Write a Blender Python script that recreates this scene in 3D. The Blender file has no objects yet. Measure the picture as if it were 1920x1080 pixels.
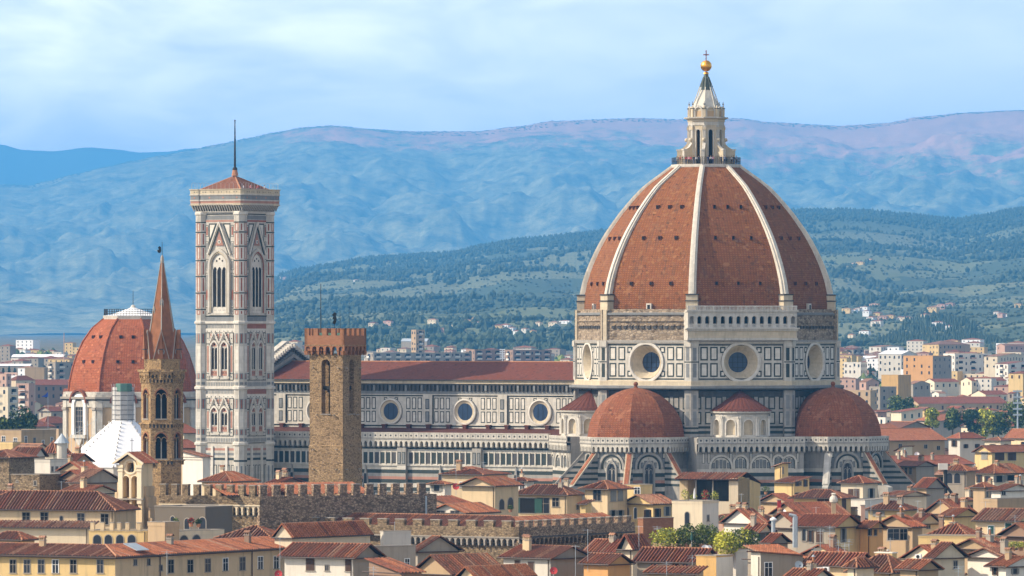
import bpy, math, random
from mathutils import Vector, Matrix
R = math.radians
SIN = lambda d: math.sin(math.radians(d))
COS = lambda d: math.cos(math.radians(d))
scene = bpy.context.scene
C = scene.collection

# ------------------------------------------------------------------ camera, sky, sun, exposure
F, HZ, CZ = 12320.0, 618.0, 56.0          # focal length in photo pixels, horizon row, eye height in metres
cam_d = bpy.data.cameras.new('camera')
cam = bpy.data.objects.new('camera', cam_d)
C.objects.link(cam)
cam.location = (0, 0, CZ)
cam.rotation_euler = (R(90), 0, 0)
cam_d.sensor_width = 36
cam_d.lens = 36 * F / 1920
cam_d.shift_y = (HZ - 540) / 1920
cam_d.clip_start = 1
cam_d.clip_end = 100000
scene.camera = cam

SUN_AZ, SUN_EL = -83.0, 35.0              # azimuth from the direction scene -> camera, to the left
sunv = Vector((SIN(SUN_AZ) * COS(SUN_EL), -COS(SUN_AZ) * COS(SUN_EL), SIN(SUN_EL)))
sd = bpy.data.lights.new('sun', 'SUN')
sd.energy = 5.0
sd.angle = R(0.5)
sd.color = (1.0, 0.87, 0.69)
so = bpy.data.objects.new('sun', sd)
C.objects.link(so)
so.rotation_euler = sunv.to_track_quat('Z', 'Y').to_euler()
so.location = (0, 0, 2000)

w = bpy.data.worlds.new('World')
scene.world = w
w.use_nodes = True
nt = w.node_tree
nt.nodes.clear()
def WN(t, **k):
    n = nt.nodes.new(t)
    for a, b in k.items(): setattr(n, a, b)
    return n
sky = WN('ShaderNodeTexSky', sky_type='NISHITA', sun_disc=False, sun_elevation=R(SUN_EL), sun_rotation=R(180 - SUN_AZ),
         altitude=0, air_density=1.0, dust_density=0.2, ozone_density=1.5)
tc = WN('ShaderNodeTexCoord')
mp = WN('ShaderNodeMapping')
mp.inputs['Scale'].default_value = (40, 40, 120)
mp.inputs['Rotation'].default_value = (0, R(3), 0)
nz = WN('ShaderNodeTexNoise')
nz.inputs['Scale'].default_value = 1.0
nz.inputs['Detail'].default_value = 6
nz.inputs['Roughness'].default_value = 0.52
nz.inputs['Distortion'].default_value = 0.4
rp = WN('ShaderNodeValToRGB')
rp.color_ramp.elements[0].position = 0.34
rp.color_ramp.elements[1].position = 0.74
L = nt.links.new
L(tc.outputs['Generated'], mp.inputs['Vector'])
L(mp.outputs['Vector'], nz.inputs['Vector'])
L(nz.outputs['Fac'], rp.inputs['Fac'])
mx = WN('ShaderNodeMix', data_type='RGBA')
cm = WN('ShaderNodeMath', operation='MULTIPLY')
cm.inputs[1].default_value = 0.75
cl = WN('ShaderNodeMapRange')                          # more cloud towards the left
cl.inputs['From Min'].default_value = 0.06; cl.inputs['From Max'].default_value = -0.07
cl.inputs['To Min'].default_value = 0.25; cl.inputs['To Max'].default_value = 1.0
sx_ = WN('ShaderNodeSeparateXYZ'); L(tc.outputs['Generated'], sx_.inputs[0]); L(sx_.outputs['X'], cl.inputs['Value'])
cl2 = WN('ShaderNodeMath', operation='MULTIPLY'); L(rp.outputs['Color'], cl2.inputs[0]); L(cl.outputs[0], cl2.inputs[1])
L(cl2.outputs[0], cm.inputs[0])
L(cm.outputs[0], mx.inputs['Factor'])
tint = WN('ShaderNodeMix', data_type='RGBA', blend_type='MULTIPLY')
tint.inputs['Factor'].default_value = 1.0
tint.inputs['B'].default_value = (1.04, 0.96, 0.88, 1)
L(sky.outputs['Color'], tint.inputs['A'])
L(tint.outputs['Result'], mx.inputs['A'])
mx.inputs['B'].default_value = (7.6, 7.9, 8.4, 1)      # thin sunlit cloud, in the sky texture's own units
sxyz = WN('ShaderNodeSeparateXYZ')
L(tc.outputs['Generated'], sxyz.inputs[0])
hr = WN('ShaderNodeMapRange')                           # the bright milky band low over the horizon
hr.inputs['From Min'].default_value = 0.085; hr.inputs['From Max'].default_value = 0.012
hr.inputs['To Min'].default_value = 0.0; hr.inputs['To Max'].default_value = 1.0
L(sxyz.outputs['Z'], hr.inputs['Value'])
hp = WN('ShaderNodeMath', operation='POWER'); hp.inputs[1].default_value = 1.0
L(hr.outputs[0], hp.inputs[0])
hb_ = WN('ShaderNodeMix', data_type='RGBA')
L(hp.outputs[0], hb_.inputs['Factor'])
L(tint.outputs['Result'], hb_.inputs['A'])
hb_.inputs['B'].default_value = (18.0, 17.4, 19.2, 1)
L(hb_.outputs['Result'], mx.inputs['A'])
mx.inputs['B'].default_value = (27.5, 25.2, 24.5, 1)
bg = WN('ShaderNodeBackground')
bg.inputs['Strength'].default_value = 0.105
L(mx.outputs['Result'], bg.inputs['Color'])
wo = WN('ShaderNodeOutputWorld')
L(bg.outputs[0], wo.inputs['Surface'])

scene.view_settings.view_transform = 'Standard'
scene.view_settings.look = 'None'
scene.view_settings.exposure = 0.42
scene.view_settings.gamma = 1.0
scene.view_settings.use_curve_mapping = False
scene.render.engine = 'CYCLES'
cy = scene.cycles
cy.max_bounces = 6
cy.diffuse_bounces = 3
cy.glossy_bounces = 2
cy.transmission_bounces = 2
cy.volume_bounces = 0
cy.transparent_max_bounces = 8
cy.use_denoising = True
cy.sample_clamp_indirect = 6

# ------------------------------------------------------------------ materials
MATS = {}
def lin(c):
    return tuple(((x / 12.92) if x <= 0.04045 else ((x + 0.055) / 1.055) ** 2.4) for x in c)
class G:
    """a material's node graph"""
    def __init__(s, name, rough=0.85, metal=0.0):
        s.m = bpy.data.materials.new(name); s.m.use_nodes = True
        s.t = s.m.node_tree
        s.b = s.t.nodes['Principled BSDF']
        s.b.inputs['Roughness'].default_value = rough
        s.b.inputs['Metallic'].default_value = metal
        s.b.inputs['Specular IOR Level'].default_value = 0.3
        MATS[name] = s.m
        s.uv = s.n('ShaderNodeUVMap').outputs[0]
        s.ob = s.n('ShaderNodeTexCoord').outputs['Object']
    def n(s, t, **k):
        n = s.t.nodes.new(t)
        for a, b in k.items(): setattr(n, a, b)
        return n
    def l(s, a, b): s.t.links.new(a, b)
    def map(s, v, sc, loc=(0, 0, 0)):
        m = s.n('ShaderNodeMapping'); m.inputs['Scale'].default_value = sc; m.inputs['Location'].default_value = loc
        s.l(v, m.inputs['Vector']); return m.outputs[0]
    def noise(s, v, scale, detail=3, rough=0.6):
        n = s.n('ShaderNodeTexNoise'); n.inputs['Scale'].default_value = scale
        n.inputs['Detail'].default_value = detail; n.inputs['Roughness'].default_value = rough
        s.l(v, n.inputs['Vector']); return n.outputs['Fac']
    def ramp(s, f, a, b, c0=(0, 0, 0), c1=(1, 1, 1)):
        n = s.n('ShaderNodeValToRGB'); e = n.color_ramp.elements
        e[0].position = a; e[1].position = b; e[0].color = (*c0, 1); e[1].color = (*c1, 1)
        s.l(f, n.inputs['Fac']); return n.outputs['Color']
    def mix(s, f, a, b, mode='MIX'):
        n = s.n('ShaderNodeMix', data_type='RGBA', blend_type=mode)
        for k, x in (('Factor', f), ('A', a), ('B', b)):
            if isinstance(x, (int, float)): n.inputs[k].default_value = x
            elif isinstance(x, tuple): n.inputs[k].default_value = (*x, 1)
            else: s.l(x, n.inputs[k])
        return n.outputs['Result']
    def rnd(s):
        return s.n('ShaderNodeObjectInfo').outputs['Random']
    def brick(s, v, wd, h, mortar, c1, c2, cm, off=0.5):
        n = s.n('ShaderNodeTexBrick'); n.inputs['Scale'].default_value = 1
        n.offset = off; n.squash = 1
        n.inputs['Brick Width'].default_value = wd; n.inputs['Row Height'].default_value = h
        n.inputs['Mortar Size'].default_value = mortar; n.inputs['Mortar Smooth'].default_value = 0.3
        n.inputs['Color1'].default_value = (*c1, 1); n.inputs['Color2'].default_value = (*c2, 1); n.inputs['Mortar'].default_value = (*cm, 1)
        s.l(v, n.inputs['Vector']); return n
    def bump(s, h, dist, strength=0.6):
        n = s.n('ShaderNodeBump'); n.inputs['Strength'].default_value = strength; n.inputs['Distance'].default_value = dist
        s.l(h, n.inputs['Height']); s.l(n.outputs[0], s.b.inputs['Normal'])
    def done(s, col):
        if isinstance(col, tuple): s.b.inputs['Base Color'].default_value = (*col, 1)
        else: s.l(col, s.b.inputs['Base Color'])
        return s.m
def mul(c, k): return tuple(x * k for x in c)

def plain(name, c, rough=0.8, metal=0.0, var=0.25, scale=0.8):
    g = G(name, rough, metal)
    f = g.noise(g.ob, scale, 4, 0.65)
    return g.done(g.mix(f, mul(c, 1 - var), mul(c, 1 + var)))

def stucco(name, c, stain=0.6):
    """lime plaster: cloudy tone, rain streaks and patches"""
    g = G(name, 0.92)
    r = g.rnd()
    a = g.mix(g.noise(g.ob, 0.22, 5, 0.65), mul(c, 0.84), mul(c, 1.14))
    st = g.ramp(g.noise(g.map(g.uv, (0.9, 0.10, 1)), 1.0, 5, 0.7), 0.50, 0.78)
    k = g.n('ShaderNodeMath', operation='MULTIPLY'); k.inputs[1].default_value = stain
    g.l(st, k.inputs[0])
    a = g.mix(k.outputs[0], a, mul((0.20, 0.165, 0.12), 0.8))
    hs = g.n('ShaderNodeHueSaturation')
    mr = g.n('ShaderNodeMapRange'); mr.inputs['To Min'].default_value = 0.86; mr.inputs['To Max'].default_value = 1.12
    g.l(r, mr.inputs['Value']); g.l(mr.outputs[0], hs.inputs['Value']); g.l(a, hs.inputs['Color'])
    g.bump(g.noise(g.ob, 3.0, 4), 0.03, 0.5)
    return g.done(hs.outputs[0])

def rooftile(name, c1, c2, pitch=0.36, moss=0.35, corr=True, gap=0.075, dark=0.22):
    """terracotta: rows down the slope, single tiles of differing tone, lichen"""
    g = G(name, 0.88)
    b = g.brick(g.uv, pitch, 0.42, gap, c1, c2, mul(c1, dark), 0.0)
    a = b.outputs['Color']
    f = g.ramp(g.noise(g.ob, 0.45, 6, 0.72), 0.30, 0.72)
    a = g.mix(f, a, mul(c2, 1.0), 'MIX') if not corr else g.mix(0.55, a, g.mix(f, mul(c1, 1.25), mul(c2, 0.75)))
    cell = g.n('ShaderNodeTexVoronoi', feature='F1'); cell.inputs['Scale'].default_value = 1.0
    g.l(g.map(g.uv, (1 / pitch, 1 / 0.55, 1)), cell.inputs['Vector'])
    sep = g.n('ShaderNodeSeparateColor'); g.l(cell.outputs['Color'], sep.inputs[0])
    a = g.mix(g.ramp(sep.outputs[0], 0.55, 0.95), a, g.mix(sep.outputs[1], mul(c1, 0.45), (c1[0] * 1.25, c1[1] * 1.7, c1[2] * 2.3)))
    m = g.ramp(g.noise(g.map(g.uv, (0.5, 0.14, 1)), 1.0, 6, 0.75), 0.52, 0.82)
    k = g.n('ShaderNodeMath', operation='MULTIPLY'); k.inputs[1].default_value = moss
    g.l(m, k.inputs[0])
    a = g.mix(k.outputs[0], a, (0.055, 0.05, 0.036))
    hs = g.n('ShaderNodeHueSaturation')
    mr = g.n('ShaderNodeMapRange'); mr.inputs['To Min'].default_value = 0.78; mr.inputs['To Max'].default_value = 1.2
    g.l(g.rnd(), mr.inputs['Value']); g.l(mr.outputs[0], hs.inputs['Value']); g.l(a, hs.inputs['Color'])
    g.bump(b.outputs['Fac'], -0.06, 0.7)
    return g.done(hs.outputs[0])

def rubble(name, c1, c2, size=0.5, mortar=(0.30, 0.24, 0.17), rows=True):
    g = G(name, 0.95)
    v = g.map(g.uv, (1 / size, 1.7 / size, 1))
    vo = g.n('ShaderNodeTexVoronoi', feature='F1'); vo.inputs['Scale'].default_value = 1; vo.inputs['Randomness'].default_value = 0.85
    g.l(v, vo.inputs['Vector'])
    ve = g.n('ShaderNodeTexVoronoi', feature='DISTANCE_TO_EDGE'); ve.inputs['Scale'].default_value = 1; ve.inputs['Randomness'].default_value = 0.85
    g.l(v, ve.inputs['Vector'])
    sep = g.n('ShaderNodeSeparateColor'); g.l(vo.outputs['Color'], sep.inputs[0])
    a = g.mix(sep.outputs[0], c1, c2)
    a = g.mix(g.ramp(sep.outputs[1], 0.72, 0.86), a, mul(c1, 0.42))
    a = g.mix(g.ramp(ve.outputs['Distance'], 0.02, 0.14), mortar, a)
    f = g.ramp(g.noise(g.map(g.ob, (1, 1, 0.4)), 0.22, 6, 0.7), 0.35, 0.75)
    a = g.mix(f, mul(c1, 0.6), a, 'MIX') if False else g.mix(g.ramp(g.noise(g.ob, 0.3, 5, 0.7), 0.35, 0.7), a, g.mix(0.5, a, mul(c1, 0.45)))
    g.bump(g.ramp(ve.outputs['Distance'], 0.0, 0.2), 0.08, 0.8)
    return g.done(a)

def marble(name, c, streak=0.5, dirt=(0.10, 0.085, 0.065), joints=True):
    """weathered marble slabs: slab to slab tone, rain streaks, grime"""
    g = G(name, 0.7)
    b = g.brick(g.uv, 1.3, 0.75, 0.012, mul(c, 0.80), mul(c, 1.08), mul(c, 0.6), 0.5)
    a = g.mix(0.6, g.mix(g.noise(g.ob, 0.5, 5, 0.7), mul(c, 0.8), mul(c, 1.12)), b.outputs['Color'])
    st = g.ramp(g.noise(g.map(g.uv, (1.1, 0.16, 1)), 1.0, 6, 0.75), 0.46, 0.80)
    k = g.n('ShaderNodeMath', operation='MULTIPLY'); k.inputs[1].default_value = streak
    g.l(st, k.inputs[0])
    a = g.mix(k.outputs[0], a, dirt)
    return g.done(a)

def dark_glass(name, c=(0.012, 0.014, 0.02), rough=0.35):
    g = G(name, rough)
    g.b.inputs['Specular IOR Level'].default_value = 0.4
    return g.done(g.mix(g.noise(g.ob, 0.7, 2), mul(c, 0.6), mul(c, 1.5)))

def leafmat(name, c):
    g = G(name, 0.75)
    f = g.noise(g.ob, 0.9, 3)
    hs = g.mix(f, mul(c, 0.55), (c[0] * 1.5, c[1] * 1.35, c[2] * 1.1))
    g.b.inputs['Subsurface Weight'].default_value = 0.0
    return g.done(hs)

white = marble('white_marble', (0.53, 0.49, 0.415), 0.6)
white_clean = marble('clean_white_marble', (0.64, 0.595, 0.51), 0.42)
white_dirty = marble('grimy_white_marble', (0.33, 0.305, 0.265), 0.6)
greenm = marble('green_serpentine', (0.032, 0.042, 0.036), 0.2, (0.02, 0.02, 0.018))
pinkm = marble('pink_marble', (0.40, 0.20, 0.14), 0.3, (0.14, 0.08, 0.06))
redm = marble('red_marble', (0.30, 0.085, 0.045), 0.3, (0.08, 0.03, 0.02))
greym = marble('grey_marble', (0.20, 0.205, 0.20), 0.5)
soot_shade = marble('soot_shade_stone', (0.055, 0.052, 0.05), 0.3, (0.2, 0.19, 0.17))  # sooty stone; also shade painted under cornices and in recesses
creamst = marble('cream_stone', (0.54, 0.45, 0.31), 0.4)
ribm = marble('rib_marble', (0.60, 0.55, 0.455), 0.6, (0.16, 0.14, 0.10))
drum_mas = rubble('rough_drum_masonry', (0.30, 0.22, 0.145), (0.44, 0.35, 0.245), 0.9, (0.22, 0.17, 0.12))
glass = dark_glass('dark_window_glass')
blueglass = dark_glass('blue_leaded_glass', (0.012, 0.03, 0.07), 0.3)
void = plain('dark_interior', (0.012, 0.010, 0.009), 0.95)
dometile = rooftile('dome_tile', (0.265, 0.085, 0.024), (0.42, 0.155, 0.05), 0.60, 0.85, True, 0.15, 0.22)
tribtile = rooftile('tribune_tile', (0.235, 0.07, 0.025), (0.35, 0.115, 0.045), 0.62, 0.5, True, 0.15, 0.22)
chapeltile = rooftile('chapel_tile', (0.29, 0.075, 0.026), (0.39, 0.115, 0.045), 0.62, 0.35, True, 0.14, 0.25)
tilegap_shade = plain('shaded_channel_tile', (0.045, 0.021, 0.014), 0.95, 0, 0.5, 0.6)  # channel tiles, with the shade between the cover tiles painted in
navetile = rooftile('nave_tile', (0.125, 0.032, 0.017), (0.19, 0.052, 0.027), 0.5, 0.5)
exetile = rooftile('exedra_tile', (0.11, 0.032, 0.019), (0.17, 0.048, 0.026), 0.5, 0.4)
tileA = rooftile('orange_roof_tile', (0.285, 0.088, 0.036), (0.42, 0.165, 0.075), 0.42, 0.45)
tileB = rooftile('brown_roof_tile', (0.155, 0.056, 0.030), (0.25, 0.10, 0.053), 0.42, 0.6)
tileC = rooftile('red_roof_tile', (0.21, 0.058, 0.027), (0.315, 0.10, 0.048), 0.42, 0.5)
tileD = rooftile('faded_roof_tile', (0.27, 0.125, 0.068), (0.39, 0.215, 0.13), 0.42, 0.5)
TILES = [tileA, tileB, tileC, tileD]
ridgecap = plain('ridge_tile', (0.36, 0.17, 0.09), 0.9, 0, 0.35, 1.5)
bargello = rubble('bargello_stone', (0.36, 0.235, 0.115), (0.48, 0.33, 0.175), 0.34, (0.24, 0.16, 0.09))
wallstone = rubble('battlement_stone', (0.26, 0.18, 0.10), (0.42, 0.31, 0.18), 0.45, (0.18, 0.13, 0.08))
shadestone = rubble('shaded_side_stone', (0.34, 0.225, 0.14), (0.48, 0.345, 0.22), 0.5, (0.13, 0.095, 0.065))  # copy of the battlement stone for shaded walls, lightened against their shade
badiast = rubble('badia_stone', (0.44, 0.275, 0.12), (0.56, 0.375, 0.18), 0.36, (0.26, 0.17, 0.09))
redbrick = G('red_brick', 0.9)
_b = redbrick.brick(redbrick.uv, 0.5, 0.16, 0.02, (0.265, 0.12, 0.055), (0.36, 0.175, 0.085), (0.25, 0.14, 0.08))
redbrick = redbrick.done(redbrick.mix(redbrick.noise(redbrick.ob, 0.6, 5), _b.outputs['Color'], redbrick.mix(0.5, _b.outputs['Color'], (0.2, 0.06, 0.03))))
spirebrick = plain('spire_brick', (0.24, 0.10, 0.046), 0.9, 0, 0.5, 0.9)
gold = plain('gilded_copper', (0.85, 0.42, 0.07), 0.32, 1.0, 0.1, 2)
bronze = plain('dark_bronze', (0.025, 0.022, 0.02), 0.6, 0.3)
iron = plain('dark_iron', (0.02, 0.019, 0.018), 0.6, 0.2)
zinc = plain('grey_zinc', (0.38, 0.42, 0.44), 0.45, 0.2, 0.2)
whitepaint = plain('white_paint', (0.78, 0.77, 0.74), 0.6, 0, 0.08)
tarp = plain('white_tarpaulin', (0.84, 0.84, 0.83), 0.7, 0, 0.06, 0.3)
scaff = plain('scaffold_sheet', (0.46, 0.44, 0.41), 0.85, 0, 0.3, 1.2)
greennet = plain('green_debris_net', (0.10, 0.19, 0.15), 0.9, 0, 0.3, 1.5)
leadgrey = plain('lantern_cone_marble', (0.50, 0.47, 0.40), 0.8, 0, 0.35, 0.8)
leaddark = plain('green_black_lead', (0.09, 0.105, 0.085), 0.7, 0, 0.3)
cream = stucco('cream_plaster', (0.66, 0.5, 0.3))
palecream = stucco('pale_cream_plaster', (0.68, 0.57, 0.4), 0.35)
ochre = stucco('ochre_plaster', (0.56, 0.34, 0.12))
yellow = stucco('yellow_plaster', (0.66, 0.47, 0.21))
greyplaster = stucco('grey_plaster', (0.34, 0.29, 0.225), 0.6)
offwhite = stucco('off_white_plaster', (0.68, 0.62, 0.52), 0.3)
pinkplaster = stucco('pink_plaster', (0.52, 0.33, 0.245), 0.35)
tanplaster = stucco('tan_plaster', (0.44, 0.31, 0.18), 0.5)
orangeplaster = stucco('orange_plaster', (0.6, 0.32, 0.12), 0.35)
brownplaster = stucco('brown_plaster', (0.28, 0.18, 0.12), 0.4)
courtyard = stucco('streaked_court_plaster', (0.17, 0.14, 0.105), 0.9)
crossm = plain('copper_red', (0.30, 0.11, 0.045), 0.5, 0.5)
WALL = dict(court=courtyard, cream=cream, pale=palecream, ochre=ochre, yellow=yellow, grey=greyplaster, white=offwhite, pink=pinkplaster,
            tan=tanplaster, orange=orangeplaster, brown=brownplaster)
stonetrim = plain('grey_stone_trim', (0.33, 0.29, 0.24), 0.9, 0, 0.2)
sh_green = plain('green_shutter_paint', (0.022, 0.075, 0.06), 0.7)
sh_brown = plain('brown_shutter_paint', (0.075, 0.04, 0.025), 0.75)
sh_grey = plain('grey_shutter_paint', (0.26, 0.25, 0.22), 0.8)
gutter = plain('copper_gutter', (0.07, 0.045, 0.035), 0.6)
leaf1 = leafmat('dark_leaf', (0.04, 0.07, 0.024))
leaf2 = leafmat('mid_leaf', (0.15, 0.20, 0.05))
leaf3 = leafmat('bright_leaf', (0.50, 0.52, 0.07))
barkm = plain('bark', (0.11, 0.08, 0.055), 0.95)
cloth_red = plain('red_cloth', (0.42, 0.05, 0.05), 0.9)

# ------------------------------------------------------------------ mesh builder
class MB:
    def __init__(s):
        s.v = []; s.f = []; s.m = []; s.u = []; s.mats = []; s.M = Matrix()
    def frame(s, ang=0, o=(0, 0, 0)):
        """x runs along the wall to the right as seen from outside, -y points outward"""
        s.M = Matrix.Translation(Vector(o)) @ Matrix.Rotation(R(ang), 4, 'Z'); return s
    def mi(s, mat):
        if mat not in s.mats: s.mats.append(mat)
        return s.mats.index(mat)
    def face(s, pts, mat, uv=None):
        i = len(s.v)
        s.v += [s.M @ Vector(p) for p in pts]
        s.f.append(tuple(range(i, i + len(pts)))); s.m.append(s.mi(mat)); s.u.append(uv)
    def q(s, x0, x1, z0, z1, y, mat):
        s.face([(x0, y, z0), (x1, y, z0), (x1, y, z1), (x0, y, z1)], mat)
    def box(s, x0, x1, y0, y1, z0, z1, mat, top=None, bot=True):
        p = [(x0, y0, z0), (x1, y0, z0), (x1, y1, z0), (x0, y1, z0), (x0, y0, z1), (x1, y0, z1), (x1, y1, z1), (x0, y1, z1)]
        for k in ((0, 1, 5, 4), (1, 2, 6, 5), (2, 3, 7, 6), (3, 0, 4, 7)): s.face([p[i] for i in k], mat)
        s.face([p[4], p[5], p[6], p[7]], top or mat)
        if bot: s.face([p[3], p[2], p[1], p[0]], mat)
    def ext(s, poly, y0, y1, mat, side=None):
        """polygon in x,z (counter-clockwise from outside) pushed from y0 (front) to y1 (back)"""
        n = len(poly)
        s.face([(x, y0, z) for x, z in poly], mat)
        s.face([(x, y1, z) for x, z in reversed(poly)], mat)
        for i in range(n):
            (a, b), (c, d) = poly[i], poly[(i + 1) % n]
            s.face([(c, y0, d), (a, y0, b), (a, y1, b), (c, y1, d)], side or mat)
    def loft(s, rings, mats, cap0=False, cap1=False, uvs=False):
        """rings: lists of points with equal counts, going up, anticlockwise seen from above"""
        n = len(rings[0]); vv = 0
        for k in range(len(rings) - 1):
            a, b = rings[k], rings[k + 1]
            mat = mats[k] if isinstance(mats, list) else mats
            dv = (Vector(a[0]) - Vector(b[0])).length
            for i in range(n):
                j = (i + 1) % n
                uv = None
                if uvs:
                    wa = (Vector(a[i]) - Vector(a[j])).length / 2; wb = (Vector(b[i]) - Vector(b[j])).length / 2
                    uv = [(-wa + i * 40, vv), (wa + i * 40, vv), (wb + i * 40, vv + dv), (-wb + i * 40, vv + dv)]
                if (Vector(b[i]) - Vector(b[j])).length < 1e-6: s.face([a[i], a[j], b[j]], mat, uv[:3] if uv else None)
                elif (Vector(a[i]) - Vector(a[j])).length < 1e-6: s.face([a[i], b[j], b[i]], mat, uv[1:] if uv else None)
                else: s.face([a[i], a[j], b[j], b[i]], mat, uv)
            vv += dv
        if cap0: s.face(list(reversed(rings[0])), mats[0] if isinstance(mats, list) else mats)
        if cap1: s.face(list(rings[-1]), mats[-1] if isinstance(mats, list) else mats)
    def ngon(s, r, z, n, a0=0, c=(0, 0)):
        return [(c[0] + r * COS(a0 + 360 / n * i), c[1] + r * SIN(a0 + 360 / n * i), z) for i in range(n)]
    def prof(s, pr, mats, n=8, a0=22.5, c=(0, 0), cap0=False, cap1=False, uvs=False):
        s.loft([s.ngon(max(r, 0.0), z, n, a0, c) for r, z in pr], mats, cap0, cap1, uvs)
    def tube(s, p0, p1, r0, mat, r1=None, n=6, cap=True):
        p0, p1 = Vector(p0), Vector(p1); r1 = r0 if r1 is None else r1
        d = (p1 - p0).normalized()
        a = d.orthogonal().normalized(); b = d.cross(a)
        r = [[p + (a * math.cos(t) + b * math.sin(t)) * k for t in [2 * math.pi * i / n for i in range(n)]] for p, k in ((p0, r0), (p1, r1))]
        s.loft(r, mat, cap, cap)
    def ball(s, c, r, mat, n=12, m=8, sz=1.0):
        rings = [s.ngon(max(r * math.sin(math.pi * k / m), 0), c[2] - sz * r * math.cos(math.pi * k / m), n, 0, c) for k in range(m + 1)]
        s.loft(rings, mat)
    def arch(s, x0, x1, z0, z1, a0, a1, sill, spring, mat, back, depth=0.5, y=0.0, pointed=0.0, seg=8, inn=None):
        """wall bay x0..x1, z0..z1 at y with an arched opening a0..a1 from sill; the opening is depth deep and closed by back (None: open)"""
        w = (a1 - a0) / 2; cx = (a0 + a1) / 2
        if a0 > x0: s.q(x0, a0, z0, z1, y, mat)
        if a1 < x1: s.q(a1, x1, z0, z1, y, mat)
        if sill > z0: s.q(a0, a1, z0, sill, y, mat)
        pts = arcpts(cx, w, spring, pointed, seg)
        for (xa, za), (xb, zb) in zip(pts, pts[1:]):
            s.face([(xa, y, za), (xb, y, zb), (xb, y, max(z1, zb)), (xa, y, max(z1, za))], mat)
        loop = [(a0, sill)] + pts + [(a1, sill)]
        inn = inn or mat
        for (xa, za), (xb, zb) in zip(loop, loop[1:]):
            s.face([(xa, y, za), (xa, y + depth, za), (xb, y + depth, zb), (xb, y, zb)], inn)
        s.face([(a0, y, sill), (a1, y, sill), (a1, y + depth, sill), (a0, y + depth, sill)], inn)
        if back: s.face([(x, y + depth, z) for x, z in [(a0, sill), (a1, sill)] + pts[::-1]], back)
    def archband(s, cx, w, z0, spring, band, y0, y1, mat, pointed=0.0, seg=10, legs=True):
        """a raised moulding round an arched opening of half width w"""
        a = arcpts(cx, w, spring, pointed, seg); b = arcpts(cx, w + band, spring, pointed, seg)
        if legs: a = [(cx - w, z0)] + a + [(cx + w, z0)]; b = [(cx - w - band, z0)] + b + [(cx + w + band, z0)]
        for i in range(len(a) - 1):
            (ax, az), (bx, bz), (cx_, cz), (dx, dz) = a[i], a[i + 1], b[i + 1], b[i]
            s.face([(dx, y0, dz), (ax, y0, az), (bx, y0, bz), (cx_, y0, cz)][::-1], mat)
            s.face([(dx, y0, dz), (cx_, y0, cz), (cx_, y1, cz), (dx, y1, dz)][::-1], mat)
            s.face([(ax, y0, az), (ax, y1, az), (bx, y1, bz), (bx, y0, bz)][::-1], mat)
    def ring(s, cx, cz, prof, mat, seg=32):
        """round moulding or splay on a wall: prof = [(radius, y)...]"""
        for (ra, ya), (rb, yb) in zip(prof, prof[1:]):
            for i in range(seg):
                t0, t1 = 2 * math.pi * i / seg, 2 * math.pi * (i + 1) / seg
                s.face([(cx + ra * math.cos(t0), ya, cz + ra * math.sin(t0)), (cx + ra * math.cos(t1), ya, cz + ra * math.sin(t1)),
                        (cx + rb * math.cos(t1), yb, cz + rb * math.sin(t1)), (cx + rb * math.cos(t0), yb, cz + rb * math.sin(t0))][::-1], mat)
    def disc(s, cx, cz, r, y, mat, seg=32):
        s.face([(cx + r * math.cos(2 * math.pi * i / seg), y, cz + r * math.sin(2 * math.pi * i / seg)) for i in range(seg)], mat)
    def holed(s, x0, x1, z0, z1, cx, cz, r, y, mat, seg=32):
        """a wall rectangle with a round hole"""
        h = r * 1.02
        X0, X1, Z0, Z1 = cx - h, cx + h, cz - h, cz + h
        s.q(x0, X0, z0, z1, y, mat); s.q(X1, x1, z0, z1, y, mat)
        if Z0 > z0: s.q(X0, X1, z0, Z0, y, mat)
        if z1 > Z1: s.q(X0, X1, Z1, z1, y, mat)
        def sq(t):
            c, d = math.cos(t), math.sin(t); k = h / max(abs(c), abs(d)); return cx + c * k, cz + d * k
        for i in range(seg):
            t0, t1 = 2 * math.pi * i / seg, 2 * math.pi * (i + 1) / seg
            a, b = sq(t0), sq(t1)
            s.face([(cx + r * math.cos(t0), y, cz + r * math.sin(t0)), (a[0], y, a[1]), (b[0], y, b[1]), (cx + r * math.cos(t1), y, cz + r * math.sin(t1))], mat)
    def panel(s, x0, x1, z0, z1, y, b=0.3, out=None, inn=None):
        """inlaid marble panel: a coloured border and a paler field, flat on the wall"""
        s.q(x0, x1, z0, z1, y - 0.02, out or greenm)
        if inn: s.q(x0 + b, x1 - b, z0 + b, z1 - b, y - 0.04, inn)
    def build(s, name, parent=None, loc=None, rz=None):
        me = bpy.data.meshes.new(name)
        me.from_pydata([tuple(p) for p in s.v], [], s.f)
        for m in s.mats: me.materials.append(m)
        uvl = me.uv_layers.new(name='UVMap').data
        k = 0
        me.polygons.foreach_set('material_index', s.m)
        for p in me.polygons:
            uv = s.u[p.index]
            if uv is None:
                n = p.normal
                if abs(n.z) > 0.985: t, b = Vector((1, 0, 0)), Vector((0, 1, 0))
                else:
                    t = Vector((-n.y, n.x, 0)).normalized(); b = n.cross(t)
                for li in p.loop_indices:
                    co = me.vertices[me.loops[li].vertex_index].co
                    uvl[li].uv = (co.dot(t), co.dot(b))
            else:
                for li, c in zip(p.loop_indices, uv): uvl[li].uv = c
        me.update()
        o = bpy.data.objects.new(name, me)
        C.objects.link(o)
        if parent: o.parent = parent
        if loc is not None: o.location = loc
        if rz is not None: o.rotation_euler = (0, 0, R(rz))
        return o
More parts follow.
